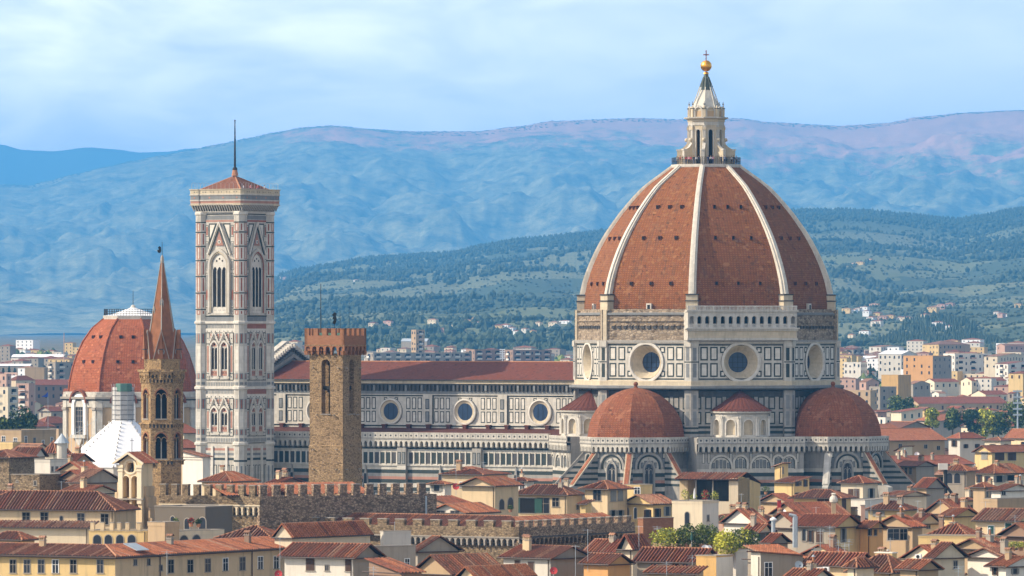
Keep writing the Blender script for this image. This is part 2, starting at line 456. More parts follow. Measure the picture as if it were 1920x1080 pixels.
def arcpts(cx, w, spring, pointed, seg):
    """points of an arch head from left to right; pointed 0 = round, 1 = equilateral and steeper"""
    if pointed <= 0:
        return [(cx - w * math.cos(math.pi * i / seg), spring + w * math.sin(math.pi * i / seg)) for i in range(seg + 1)]
    rr = w * (1 + pointed); out = []
    h = seg // 2
    tmax = math.acos((rr - w) / rr)
    for i in range(h + 1):
        t = tmax * i / h
        out.append((cx - w + rr - rr * math.cos(t), spring + rr * math.sin(t)))
    return out + [(2 * cx - x, z) for x, z in out[-2::-1]]

def tag(o, label=None, cat=None, group=None, kind=None):
    if label: o['label'] = label
    if cat: o['category'] = cat
    if group: o['group'] = group
    if kind: o['kind'] = kind
    return o
def thing(name, label, cat, loc=(0, 0, 0), rz=0, group=None):
    o = bpy.data.objects.new(name, None)
    o.empty_display_size = 2
    C.objects.link(o)
    o.location = loc; o.rotation_euler = (0, 0, R(rz))
    return tag(o, label, cat, group)
def P(px, py, Y):
    return Vector(((px - 960) * Y / F, Y, CZ - (py - HZ) * Y / F))
def ZY(py, Y): return CZ - (py - HZ) * Y / F
# ------------------------------------------------------------------ ground, hills, woods, haze
def interp(t, x):
    if x <= t[0][0]: return t[0][1]
    for (a, b), (c, d) in zip(t, t[1:]):
        if a <= x <= c:
            u = (x - a) / (c - a); u2 = u * u * (3 - 2 * u); u = 0.5 * u + 0.5 * u2
            return b + (d - b) * u
    return t[-1][1]
from mathutils import noise as mnoise
def fbm(x, y, o=4, s=1.0):
    v = 0; a = 1; n = 0
    for i in range(o):
        v += a * mnoise.noise(Vector((x * s + 31.7 * i, y * s - 17.1 * i, 3.3))); n += a; a *= 0.5; s *= 2.03
    return v / n
def groundz(y):
    return interp([(1900, 0), (2600, 8), (3300, 18), (4000, 27), (5000, 37), (6000, 40)], y)
g = G('city_ground', 0.95)
f = g.noise(g.ob, 0.02, 5, 0.7)
ground_m = g.done(g.mix(g.ramp(f, 0.42, 0.6), (0.16, 0.125, 0.10), (0.05, 0.075, 0.03)))
mb = MB()
ys = [-400, 0, 600, 1200, 1900, 2200, 2400, 2600, 2900, 3100, 3300, 3600, 3800, 4000, 4300, 4700, 5000, 6000, 9000, 15000, 25000, 34000, 50000, 70000]
xs = [-15000, -4000, -2000, -1000, -400, 0, 400, 1000, 2000, 4000, 15000]
for ya, yb in zip(ys, ys[1:]):
    for xa, xb in zip(xs, xs[1:]):
        mb.face([(xa, ya, groundz(ya)), (xb, ya, groundz(ya)), (xb, yb, groundz(yb)), (xa, yb, groundz(yb))], ground_m)
tag(mb.build('ground'), kind='structure')

def hill(name, crest, Y0, Y1, Y2, zb, mat, nx=150, ny=46, rough=8.0, pw=1.0, px0=-500, px1=2420, gully=0.0, rs=0.004, fade=None):
    """terrain: from its foot at Y0 up to the crest line (given as photo columns and rows at distance Y1), down to Y2"""
    rows = []
    def zz(px, v):
        zc = ZY(interp(crest, px), Y1)
        if v <= 1:
            y = Y0 + (Y1 - Y0) * v; k = v ** pw; k = k if pw != 1 else v * (0.75 + 0.25 * v)
        else:
            y = Y1 + (Y2 - Y1) * (v - 1); k = 1 - (v - 1) ** 1.3
        X = (px - 960) * y / F
        e = math.sin(math.pi * min(v, 1)) ** 0.8 if v < 1 else 0
        if fade: e *= max(0.0, min(1.0, (px - fade[0]) / (fade[1] - fade[0])))
        z = zb + (zc - zb) * k + rough * fbm(X, y, 7, rs) * (e * 2.2 + (0.14 if not fade else 0.14 * max(0.0, min(1.0, (px - fade[0]) / (fade[1] - fade[0])))))
        if gully: z -= gully * e * abs(fbm(X * 1.0, y * 0.35, 6, rs * 1.3)) * 1.6
        return X, y, z
    vs = [i / ny for i in range(ny + 1)] + [1.08, 1.3, 1.65, 2.0]
    for v in vs: rows.append([zz(px0 + (px1 - px0) * i / nx, v) for i in range(nx + 1)])
    verts = [p for r in rows for p in r]; n1 = nx + 1
    faces = [(j * n1 + i, j * n1 + i + 1, (j + 1) * n1 + i + 1, (j + 1) * n1 + i) for j in range(len(rows) - 1) for i in range(nx)]
    me = bpy.data.meshes.new(name); me.from_pydata(verts, [], faces); me.materials.append(mat); me.uv_layers.new(name='UVMap')
    for p in me.polygons: p.use_smooth = True
    o = bpy.data.objects.new(name, me); C.objects.link(o); tag(o, kind='structure')
    return zz
# far blue range
farm = plain('far_hill_scrub', (0.06, 0.075, 0.05), 1.0, 0, 0.2, 0.002)
hill('far_hills', [(-500, 262), (-100, 262), (0, 270), (40, 281), (100, 284), (165, 276.5), (215, 280), (260, 286), (320, 284), (350, 279), (450, 275), (700, 290), (2400, 300)], 34000, 46000, 48000, 60, farm, 200, 16, 30)
# the long ridge
g = G('ridge_scrub', 1.0)
wood = g.mix(g.ramp(g.noise(g.map(g.ob, (1, 1, 2)), 0.006, 12, 0.86), 0.38, 0.62), (0.012, 0.026, 0.012), (0.36, 0.35, 0.17))
bare = g.mix(g.noise(g.ob, 0.014, 6, 0.75), (0.85, 0.40, 0.23), (0.38, 0.21, 0.11))
sepz = g.n('ShaderNodeSeparateXYZ'); g.l(g.ob, sepz.inputs[0])
mr = g.n('ShaderNodeMapRange'); mr.inputs['From Min'].default_value = 600; mr.inputs['From Max'].default_value = 1160; mr.inputs['To Min'].default_value = -0.26; mr.inputs['To Max'].default_value = 0.17
g.l(sepz.outputs['Z'], mr.inputs['Value'])
mrx = g.n('ShaderNodeMapRange'); mrx.inputs['From Min'].default_value = -1500; mrx.inputs['From Max'].default_value = 2700; mrx.inputs['To Min'].default_value = -0.05; mrx.inputs['To Max'].default_value = 0.21
g.l(sepz.outputs['X'], mrx.inputs['Value'])
ad = g.n('ShaderNodeMath', operation='ADD'); g.l(mr.outputs[0], ad.inputs[0]); g.l(g.noise(g.map(g.ob, (1, 0.6, 1.6)), 0.0021, 11, 0.78), ad.inputs[1])
ad2 = g.n('ShaderNodeMath', operation='ADD'); g.l(ad.outputs[0], ad2.inputs[0]); g.l(mrx.outputs[0], ad2.inputs[1])
ridge_m = g.done(g.mix(g.ramp(ad2.outputs[0], 0.53, 0.64), wood, bare))
RIDGE = [(-500, 352), (-60, 345), (0, 347), (60, 349), (80, 342), (150, 325), (200, 314), (250, 302), (300, 292), (362, 281), (400, 272), (475, 259), (507, 251), (569, 239), (627, 236.5), (680, 241), (791, 246), (902, 246), (969, 238), (1035, 228), (1100, 225.5), (1200, 221), (1270, 222), (1390, 221), (1440, 228), (1560, 236), (1660, 231), (1720, 220), (1800, 213), (1920, 207), (2420, 200)]
rz = hill('ridge_hills', RIDGE, 19000, 33000, 36000, 42, ridge_m, 640, 150, 110, 1.0, gully=170, rs=0.0016)
# the nearer wooded hill
g = G('near_hill_cover', 1.0)
vor = g.n('ShaderNodeTexVoronoi', feature='F1'); vor.inputs['Scale'].default_value = 0.0024; vor.inputs['Randomness'].default_value = 1
wv = g.n('ShaderNodeVectorMath', operation='ADD'); nzv = g.n('ShaderNodeTexNoise'); nzv.inputs['Scale'].default_value = 0.012; nzv.inputs['Detail'].default_value = 4
g.l(g.ob, nzv.inputs['Vector'])
sc = g.n('ShaderNodeVectorMath', operation='SCALE'); sc.inputs['Scale'].default_value = 160; g.l(nzv.outputs['Color'], sc.inputs[0])
g.l(g.ob, wv.inputs[0]); g.l(sc.outputs[0], wv.inputs[1]); g.l(wv.outputs[0], vor.inputs['Vector'])
sp = g.n('ShaderNodeSeparateColor'); g.l(vor.outputs['Color'], sp.inputs[0])
dots = g.n('ShaderNodeTexVoronoi', feature='F1'); dots.inputs['Scale'].default_value = 0.16; dots.inputs['Randomness'].default_value = 0.5; g.l(g.ob, dots.inputs['Vector'])
olive = g.mix(g.ramp(dots.outputs['Distance'], 0.25, 0.42), (0.06, 0.075, 0.04), (0.14, 0.15, 0.075))
woods = g.mix(g.noise(g.ob, 0.05, 5, 0.7), (0.028, 0.045, 0.022), (0.075, 0.10, 0.045))
meadow = g.mix(g.noise(g.ob, 0.02, 5, 0.7), (0.15, 0.155, 0.07), (0.085, 0.11, 0.045))
a = g.mix(g.ramp(sp.outputs[0], 0.44, 0.48), woods, olive)
a = g.mix(g.ramp(sp.outputs[1], 0.80, 0.83), a, meadow)
sepz = g.n('ShaderNodeSeparateXYZ'); g.l(g.ob, sepz.inputs[0])
mr = g.n('ShaderNodeMapRange'); mr.inputs['From Min'].default_value = 220; mr.inputs['From Max'].default_value = 265; g.l(sepz.outputs['Z'], mr.inputs['Value'])
near_m = g.done(g.mix(mr.outputs[0], a, woods))
NEARC = [(-500, 655), (330, 640), (380, 624), (450, 580), (529, 516), (569, 507), (627, 498), (689, 487), (849, 478), (907, 464), (969, 453), (1100, 440), (1300, 400), (1493, 397), (1569, 396), (1635, 399), (1693, 405), (1769, 412), (1800, 414), (1835, 408), (1920, 394), (2420, 380)]
NY0, NY1 = 5400, 14500
nz_ = hill('near_hill', NEARC, NY0, NY1, 17000, 38, near_m, 240, 130, 24, 1.0, gully=28, rs=0.0021, fade=(400, 600))

# woods and groves on the near hill: nobody could count these
rng = random.Random(11)
def treeblob(mb, x, y, z, r, h, mat, cone=False):
    n = 5; a0 = rng.random() * 72
    if cone:
        A = [(x + r * COS(a0 + 72 * i), y + r * SIN(a0 + 72 * i), z - 0.5) for i in range(n)]
        for i in range(n): mb.face([A[i], A[(i + 1) % n], (x, y, z + h)], mat)
    else:
        A = [(x + r * 0.7 * COS(a0 + 72 * i), y + r * 0.7 * SIN(a0 + 72 * i), z - 0.3) for i in range(n)]
        B = [(x + r * COS(a0 + 36 + 72 * i), y + r * SIN(a0 + 36 + 72 * i), z + h * 0.55) for i in range(n)]
        for i in range(n):
            j = (i + 1) % n
            mb.face([A[i], A[j], B[i]], mat); mb.face([A[j], B[j], B[i]], mat); mb.face([B[i], B[j], (x, y, z + h)], mat)
wood_d = leafmat('hill_wood_leaf', (0.034, 0.055, 0.026)); grove_l = leafmat('olive_grove_leaf', (0.06, 0.08, 0.04))
mb = MB(); mo = MB()
for i in range(34000):
    px = 500 + rng.random() * 1480; v = rng.random()
    X, y, z = nz_(px, v)
    dens = fbm(X, y, 3, 0.0026)
    if v > 0.90 or (v > 0.55 and dens > -0.12) or dens > 0.16:
        h = 4.4 + rng.random() * 6.0
        treeblob(mb, X, y, z, 2.8 + rng.random() * 3.4, h, wood_d, rng.random() < 0.35)
    elif rng.random() < 0.6:
        treeblob(mo, X, y, z, 1.6 + rng.random() * 1.1, 2.2 + rng.random() * 1.4, grove_l)
for i in range(2600):
    px = 525 + rng.random() * 1420
    X, y, z = nz_(px, 0.985 + rng.random() * 0.03)
    treeblob(mb, X, y, z, 2.2 + rng.random() * 1.7, 5.0 + rng.random() * 7.0, wood_d, rng.random() < 0.6)
# the dark cypress spur at the foot of the hill, right
for i in range(1100):
    t = rng.random(); px = 1640 + t * 260; v = 0.03 + 0.12 * rng.random() * math.sin(math.pi * min(1, t * 1.1))
    X, y, z = nz_(px, v)
    treeblob(mb, X, y, z, 1.5 + rng.random() * 1.4, 4.5 + rng.random() * 5 * math.sin(math.pi * t) ** 0.5, wood_d, True)
tag(mb.build('hill_woods'), 'dark wooded belts covering the nearer hill behind the cathedral dome', 'woods', kind='stuff')
tag(mo.build('olive_groves'), 'pale olive groves dotted over the lower slopes of the nearer hill', 'grove', kind='stuff')
mb = MB()                                            # low scrub and trees along the far ridge and over its face
rscrub = leafmat('ridge_scrub_leaf', (0.03, 0.045, 0.022))
for i in range(1600):
    px = 0 + rng.random() * 1920; v = 0.985 + 0.02 * rng.random()
    X, y, z = rz(px, v)
    treeblob(mb, X, y, z, 3 + rng.random() * 7, 1.0 + rng.random() * 2.6, rscrub)
tag(mb.build('ridge_scrub'), 'scattered scrub along the crest of the far ridge', 'scrub', kind='stuff')

# haze: one even body of air over everything
hm = bpy.data.materials.new('pale_haze'); hm.use_nodes = True
t = hm.node_tree; t.nodes.clear()
pv = t.nodes.new('ShaderNodeVolumePrincipled'); mo_ = t.nodes.new('ShaderNodeOutputMaterial')
pv.inputs['Color'].default_value = (0.12, 0.49, 1.0, 1); pv.inputs['Density'].default_value = 5.2e-5; pv.inputs['Anisotropy'].default_value = 0.0
t.links.new(pv.outputs[0], mo_.inputs['Volume'])
mb = MB(); mb.box(-14000, 14000, -450, 49000, -2, 1280, white)
hz = mb.build('haze'); hz.data.materials.clear(); hz.data.materials.append(hm)
tag(hz, 'thin blue haze lying between the city and the hills', 'haze', kind='stuff')
# ------------------------------------------------------------------ cathedral (local x = east, y = north, origin under the dome)
DY = 1400.0
cath = thing('cathedral', 'vast marble cathedral with ribbed red tile dome, long nave and domed tribunes', 'cathedral', ((1324 - 960) * DY / F, DY, 0), -30.5)
OC = 22.5
def octfaces(): return range(0, 360, 45)           # outward normals as wall frame angles, 0 = south
def cz(py, d=26): return ZY(py, DY - d)

# --- lower octagon body, drum
RD = 28.2
AP = RD * COS(22.5)
mb = MB()
body = [(RD - 0.6, 0), (RD - 0.6, 20), (RD - 0.6, 43.2)]
mb.prof(body, white_dirty)
mb.prof([(RD + 1.1, 43.4), (RD + 1.3, 43.7), (RD + 1.3, 44.2), (RD + 0.3, 44.35)], [soot_shade, greym, white_dirty])  # lowest moulding painted dark as the cornice's shade
mb.prof([(RD + 0.5, 44.2), (RD + 0.5, 45.2), (RD, 45.4)], [creamst, creamst])
mb.prof([(RD, 53.0), (RD + 0.3, 53.1), (RD + 0.45, 53.4), (RD + 0.45, 53.7), (RD - 0.4, 53.8)], [white, white, white_dirty, white_dirty])
mb.prof([(RD - 0.5, 53.6), (RD - 0.55, 59.0), (RD - 0.2, 59.1), (RD - 0.2, 59.5), (RD - 0.7, 59.6), (RD - 0.75, 60.3)], [drum_mas, greym, greym, greym, drum_mas])
hw = RD * SIN(22.5)                                  # half width of a face
for a in octfaces():
    mb.frame(a, (0, 0, 0))
    y = -AP
    mb.holed(-hw, hw, 45.3, 53.1, 0, 49.15, 4.05, y, white)
    # inlaid panels either side of the oculus
    mb.q(-hw + 1.55, hw - 1.55, 45.5, 45.8, y - 0.02, greenm)
    mb.q(-hw + 1.55, hw - 1.55, 52.65, 52.95, y - 0.02, greenm)
    for sx in (-1, 1):
        for k in range(3):
            x1 = sx * (hw - 1.95 - k * 2.15); x0 = x1 - sx * 1.65
            if k == 2: x0 = x1 - sx * 1.2
            xa, xb = min(x0, x1), max(x0, x1)
            for za, zb in ((46.1, 49.0), (49.55, 52.4)):
                if k == 2:                           # cut by the oculus ring
                    if za < 48: zb = za + 1.3
                    else: za = zb - 1.3
                mb.panel(xa, xb, za, zb, y, 0.3, greenm, white_clean)
        mb.q(min(sx * (hw - 1.7), sx * (hw - 1.55)), max(sx * (hw - 1.7), sx * (hw - 1.55)), 45.5, 52.95, y - 0.02, greenm)
    # corbel holes and rough courses on the unfinished band
    if a != 45:
        for k in range(13):
            x = -hw + 2.3 + k * 1.42
            mb.box(x, x + 0.75, y + 0.2, y + 0.6, 56.2, 56.75, soot_shade)
            mb.box(x - 0.1, x + 0.85, y + 0.1, y + 0.6, 56.8, 57.0, drum_mas)
        mb.box(-hw + 0.5, hw - 0.5, y + 0.2, y + 0.7, 57.75, 57.95, drum_mas)
    # lower level panels (between the tribunes)
    yl = -(RD - 0.6) * COS(22.5)
    mb.q(-hw + 1, hw - 1, 41.9, 43.2, yl - 0.03, soot_shade)  # dark strip painted for the shade below the overhanging cornice
    for k in range(-4, 5):
        if abs(k) == 0: continue
        x = k * 2.3
        mb.panel(x - 0.75, x + 0.75, 39.3, 42.0, yl - 0.02, 0.28, greenm, white_dirty)
        mb.panel(x - 0.75, x + 0.75, 36.2, 38.8, yl - 0.02, 0.28, greenm, white)
    mb.q(-hw, hw, 35.3, 35.8, yl - 0.03, greenm)
    mb.q(-hw, hw, 34.2, 34.8, yl - 0.03, greenm)
mb.frame()
mb.build('drum', cath)
# corner pilasters
for k in range(8):
    mb = MB(); a = OC + 45 * k
    for side in (-1, 1):
        fa = a + 90 + side * 22.5                    # frame angle of the face on that side
        mb.frame(fa)
        xo = -side * (hw + 0.15)
        xi = -side * (hw - 1.45)
        x0, x1 = min(xo, xi), max(xo, xi)
        for z0, z1, m in ((33.6, 43.3, white_dirty), (44.9, 52.4, white), (52.4, 53.6, white)):
            pr = 0.35 if z1 < 53.5 else 0.6
            mb.box(x0, x1, -AP - pr, -AP + 1.2, z0, z1, m)
        xm0, xm1 = x0 + 0.42, x1 - 0.42
        for z0, z1 in ((46.0, 48.9), (49.5, 52.2)):
            mb.q(xm0, xm1, z0, z1, -AP - 0.37, greenm if k % 2 else greym)
        for z0, z1 in ((35.9, 38.9), (39.4, 42.3)):
            mb.q(xm0, xm1, z0, z1, -AP - 0.37, greym)
        mb.q(x0, x1, 49.1, 49.35, -AP - 0.38, greenm)
        mb.box(min(xo, xi * 1.03), max(xo, xi * 1.03), -AP + 0.05, -AP + 1.0, 53.7, 60.2, creamst if side > 0 else drum_mas)
        mb.q(x0, x1, 34.2, 34.7, -AP - 0.38, greenm); mb.q(x0, x1, 35.2, 35.6, -AP - 0.38, greenm)
    mb.build('corner_pilaster', cath)
# oculi
for a in octfaces():
    mb = MB(); mb.frame(a); y = -AP
    mb.ring(0, 49.15, [(4.35, y + 0.02), (4.3, y - 0.16)], greenm, 40)
    mb.ring(0, 49.15, [(4.3, y - 0.16), (4.22, y - 0.3), (3.75, y - 0.3), (3.65, y - 0.05)], white_clean, 40)
    mb.ring(0, 49.15, [(3.65, y - 0.05), (3.45, y + 0.2), (3.4, y + 0.15), (2.3, y + 2.0), (2.15, y + 2.05), (2.12, y + 2.5)], creamst, 40)
    o = mb.build('oculus', cath)
    g = MB(); g.frame(a)
    g.disc(0, 49.15, 2.2, y + 2.3, blueglass)
    for t in (-1.1, 0, 1.1):
        g.box(t - 0.05, t + 0.05, y + 2.22, y + 2.28, 47.1 + abs(t) * 0.35, 51.2 - abs(t) * 0.35, iron)
        g.box(-2.05 + abs(t) * 0.35, 2.05 - abs(t) * 0.35, y + 2.2, y + 2.26, 49.15 + t - 0.05, 49.15 + t + 0.05, iron)
    g.build('leaded_glass', o)

# --- dome
PROFY = [(582, 238.6), (572, 238.4), (552, 236.3), (530, 231.5), (513, 226.0), (497, 220.0), (484, 214.2), (470, 207.6), (453, 198.5), (437, 189.0), (418, 176.0), (400, 163.0), (383, 149.0), (368, 136.0), (351, 119.5), (338, 103.0), (325, 85.0), (311, 66.0)]
PROF = [(p / 8.8 / 0.991, 56 - (y_ - 618) / 8.8) for y_, p in PROFY]
def rib_r(z):
    for (r0, z0), (r1, z1) in zip(PROF, PROF[1:]):
        if z0 <= z <= z1: return r0 + (r1 - r0) * (z - z0) / (z1 - z0)
    return PROF[0][0] if z < PROF[0][1] else PROF[-1][0]
mb = MB()
dp = [(r - 0.85 + 0.25 * (i / len(PROF)), z) for i, (r, z) in enumerate(PROF)]
mb.prof([(dp[0][0], 59.6)] + dp, dometile, uvs=True)
mb.build('dome', cath)
for k in range(8):
    mb = MB(); a = R(OC + 45 * k)
    er = Vector((math.cos(a), math.sin(a), 0)); et = Vector((-math.sin(a), math.cos(a), 0))
    rings = []
    for i, (r, z) in enumerate(PROF):
        if z < 62.5: continue
        hwid = 0.82 - 0.28 * (z - 62) / 30
        inn = r - 1.5
        pts = [er * inn + et * (-hwid), er * (r - 0.35) + et * (-hwid), er * (r - 0.3) + et * (-hwid * 0.55), er * (r + 0.05) + et * (-hwid * 0.5),
               er * (r + 0.05) + et * (hwid * 0.5), er * (r - 0.3) + et * (hwid * 0.55), er * (r - 0.35) + et * hwid, er * inn + et * hwid]
        rings.append([(p.x, p.y, z) for p in pts])
    mb.loft(rings, ribm, True, True)
    # the pedestal block at its foot
    mb.M = Matrix.Rotation(a + math.pi / 2, 4, 'Z')
    r0 = PROF[0][0]
    for hw_, d, z0, z1, m in ((1.25, 0.25, 60.0, 61.9, creamst), (1.4, 0.42, 61.9, 62.15, soot_shade), (1.2, 0.2, 62.15, 63.2, creamst), (1.35, 0.38, 63.2, 63.45, soot_shade)):
        mb.box(-hw_, hw_, -r0 - d, -r0 + 1.8, z0, z1, m)
    mb.build('dome_rib', cath)
# lucarnes: three rows of three round dormers on every side in view
def dome_frame(z): 
    r = rib_r(z) - 0.8; r2 = rib_r(z + 0.5) - 0.8
    return r * COS(22.5), (r - r2) * COS(22.5) / 0.5, r * SIN(22.5)
for a in (-90, -45, 0, 45, 90):
    for z, fr in ((81.6, 0.44), (75.0, 0.47), (65.4, 0.48)):
        ap, sl, hwf = dome_frame(z)
        for k in (-1, 0, 1):
            mb = MB(); mb.frame(a)
            x = k * hwf * fr; s_ = 0.3
            mb.box(x - s_, x + s_, -ap - 0.32, -ap + 0.8 + sl, z - 0.1, z + 0.7, exetile)
            mb.q(x - s_ + 0.06, x + s_ - 0.06, z - 0.02, z + 0.62, -ap - 0.34, void)
            mb.build('lucarne', cath)
    mb = MB(); mb.frame(a)
    ap, sl, hwf = dome_frame(60.4)
    if a != 45:
        mb.box(-0.6, 0.6, -ap - 0.5, -ap + 1, 60.0, 61.5, white); mb.q(-0.33, 0.33, 60.0, 61.2, -ap - 0.52, void)
        mb.build('roof_hatch', cath)

# --- finished gallery on one side of the drum
mb = MB(); mb.frame(45)
g0 = 11.9; yg = -AP - 1.25
def galbox(x, z0, z1, pr, m): mb.box(-x, x, yg - pr, yg + 1.6, z0, z1, m)
galbox(g0 + 0.1, 53.75, 54.25, 0.15, white); galbox(g0 - 0.1, 54.25, 55.75, 0.0, creamst); galbox(g0 + 0.2, 55.75, 56.1, 0.3, white); galbox(g0 + 0.45, 56.1, 56.4, 0.6, white)
n = 14; pw = 2 * g0 / n
for i in range(n):
    x0 = -g0 + i * pw
    mb.arch(x0, x0 + pw, 56.4, 59.75, x0 + 0.38, x0 + pw - 0.38, 56.5, 58.35, white, void if 0 < i < n - 1 else white_dirty, 0.9, yg)
    for j in range(5):
        mb.box(x0 + 0.42 + j * 0.2, x0 + 0.52 + j * 0.2, yg + 0.05, yg + 0.15, 56.5, 57.1, white_clean)
    mb.box(x0 + 0.38, x0 + pw - 0.38, yg, yg + 0.2, 57.1, 57.22, white_clean)
for sx in (-1, 1):
    mb.box(min(sx * g0, sx * (g0 - 0.05)), max(sx * g0, sx * (g0 - 0.05)), yg, yg + 3.2, 53.8, 59.75, white)
galbox(g0 + 0.25, 59.75, 60.05, 0.3, white)
for i in range(80):
    x = -g0 + 0.1 + i * (2 * g0 - 0.2) / 80
    mb.box(x, x + 0.14, yg + 0.02, yg + 0.14, 60.05, 60.75, white_clean)
for i in range(14):
    x = -g0 + i * (2 * g0 - 0.35) / 13
    mb.box(x, x + 0.35, yg - 0.03, yg + 0.3, 60.05, 60.8, white)
mb.box(-g0 - 0.05, g0 + 0.05, yg - 0.05, yg + 0.3, 60.8, 61.0, white_clean)
mb.box(-g0, g0, yg + 0.7, yg + 1.6, 59.9, 60.1, white)
mb.build('marble_gallery', cath)

# --- lantern
lan = mb = MB()
zt = PROF[-1][1]
mb.prof([(6.6, zt - 1.2), (7.35, zt - 0.9), (7.55, zt - 0.3), (7.55, zt + 0.25), (3, zt + 0.3)], [creamst, white, white, creamst])
mb.prof([(3.0, zt), (3.0, zt + 9.2)], creamst)
for a in octfaces():
    mb.frame(a); y = -3.62 * COS(22.5); h = 3.62 * SIN(22.5)
    mb.arch(-h, h, zt + 0.3, zt + 8.6, -0.48, 0.48, zt + 0.4, zt + 7.2, creamst, void, 0.35, y - 0.12)
    mb.archband(0, 0.48, zt + 0.4, zt + 7.2, 0.2, y - 0.22, y - 0.1, white)
for k in range(8):
    a = 22.5 + 45 * k
    mb.M = Matrix.Rotation(R(a + 90), 4, 'Z')
    mb.box(-0.34, 0.34, -4.0, -3.2, zt + 0.3, zt + 8.6, white)
    mb.box(-0.45, 0.45, -4.1, -3.2, zt + 7.6, zt + 8.2, creamst)
    # volute buttress with its little doorway
    for x0, x1 in ((-0.33, 0.33),):
        prof = [(-6.2, zt + 0.3), (-6.2, zt + 3.35)]
        prof += [(-6.0 + 1.9 * t, zt + 3.5 + 1.25 * t ** 2.2) for t in (0, 0.25, 0.5, 0.75, 1)] + [(-4.1, zt + 5.4), (-3.5, zt + 5.5), (-3.5, zt + 0.3)]
        pts = prof
        mb.face([(x1, py, pz) for py, pz in pts], creamst); mb.face([(x0, py, pz) for py, pz in reversed(pts)], creamst)
        for (ya, za), (yb, zb) in zip(pts, pts[1:]):
            mb.face([(x0, ya, za), (x0, yb, zb), (x1, yb, zb), (x1, ya, za)], white)
    mb.box(-0.42, 0.42, -6.35, -5.6, zt + 3.2, zt + 3.5, white)
    mb.ball((0, -4.2, zt + 5.5), 0.42, creamst, 8, 6)
mb.frame()
zb = zt + 8.6
mb.prof([(3.9, zb), (3.9, zb + 0.7), (4.0, zb + 0.75), (4.0, zb + 1.2), (4.75, zb + 1.45), (4.8, zb + 1.7), (3.4, zb + 1.8)], [white, creamst, creamst, creamst, white, white])
mb.prof([(3.45, zb + 1.7), (3.45, zb + 3.6), (3.1, zb + 3.7)], creamst)
for k in range(8):
    mb.frame(45 * k)
    mb.archband(0, 0.75, zb + 1.8, zb + 3.0, 0.28, -3.5, -3.0, white)
    mb.q(-0.75, 0.75, zb + 1.8, zb + 3.0, -3.22, tanplaster)
    mb.M = Matrix.Rotation(R(22.5 + 45 * k + 90), 4, 'Z')
    mb.box(-0.32, 0.32, -3.95, -3.2, zb + 1.7, zb + 3.5, creamst)
    mb.box(-0.4, 0.4, -4.05, -3.2, zb + 3.5, zb + 3.65, soot_shade)
    mb.tube((0, -3.65, zb + 3.6), (0, -3.65, zb + 4.2), 0.28, creamst, 0.1, 6)
    mb.ball((0, -3.65, zb + 4.45), 0.22, greym, 6, 5); mb.tube((0, -3.65, zb + 4.6), (0, -3.65, zb + 5.1), 0.1, greym, 0.04, 5)
mb.frame()
ztip = ZY(139, DY)
mb.prof([(3.05, zb + 3.3), (2.75, zb + 4.3), (1.15, ztip - 3.4)], leadgrey)
mb.prof([(1.15, ztip - 3.4), (0.5, ztip - 0.3), (0.42, ztip)], leaddark)
for k in range(8):
    a = 22.5 + 45 * k
    for i in range(6):
        t0, t1 = i / 6, (i + 1) / 6
        r0 = 2.95 + (0.55 - 2.95) * t0; r1 = 2.95 + (0.55 - 2.95) * t1; z0 = zb + 3.8 + (ztip - 0.6 - zb - 3.8) * t0; z1 = zb + 3.8 + (ztip - 0.6 - zb - 3.8) * t1
        mb.tube((r0 * COS(a), r0 * SIN(a), z0), (r1 * COS(a), r1 * SIN(a), z1), 0.12, leadgrey if i < 4 else leaddark, None, 4)
lant = mb.build('lantern', cath)
mb = MB()
mb.prof([(0.42, ztip - 0.05), (0.62, ztip + 0.05), (0.5, ztip + 0.3), (0.35, ztip + 0.5)], gold, 12, 0)
mb.ball((0, 0, ZY(123.5, DY)), 1.2, gold, 24, 16)
mb.build('gilded_ball', lant)
mb = MB(); zc = ZY(113, DY)
mb.box(-0.1, 0.1, -0.1, 0.1, zc - 0.1, zc + 2.0, crossm); mb.box(-0.5, 0.5, -0.1, 0.1, zc + 1.05, zc + 1.3, crossm)
for x, z in ((0, zc + 2.05), (-0.52, zc + 1.17), (0.52, zc + 1.17)): mb.ball((x, 0, z), 0.13, crossm, 8, 6)
cr = mb.build('cross', lant); cr.rotation_euler = (0, 0, R(30.5))
mb = MB()                                            # railing of the viewing platform
for k in range(8):
    mb.frame(45 * k); h = 7.35 * SIN(22.5); y = -7.35 * COS(22.5)
    for z in (0.6, 1.0, 1.45): mb.box(-h, h, y - 0.03, y + 0.03, zt + 0.25 + z, zt + 0.31 + z, iron)
    for i in range(13): mb.box(-h + i * h / 6 - 0.03, -h + i * h / 6 + 0.03, y - 0.03, y + 0.03, zt + 0.25, zt + 1.75, iron)
mb.build('railing', lant)

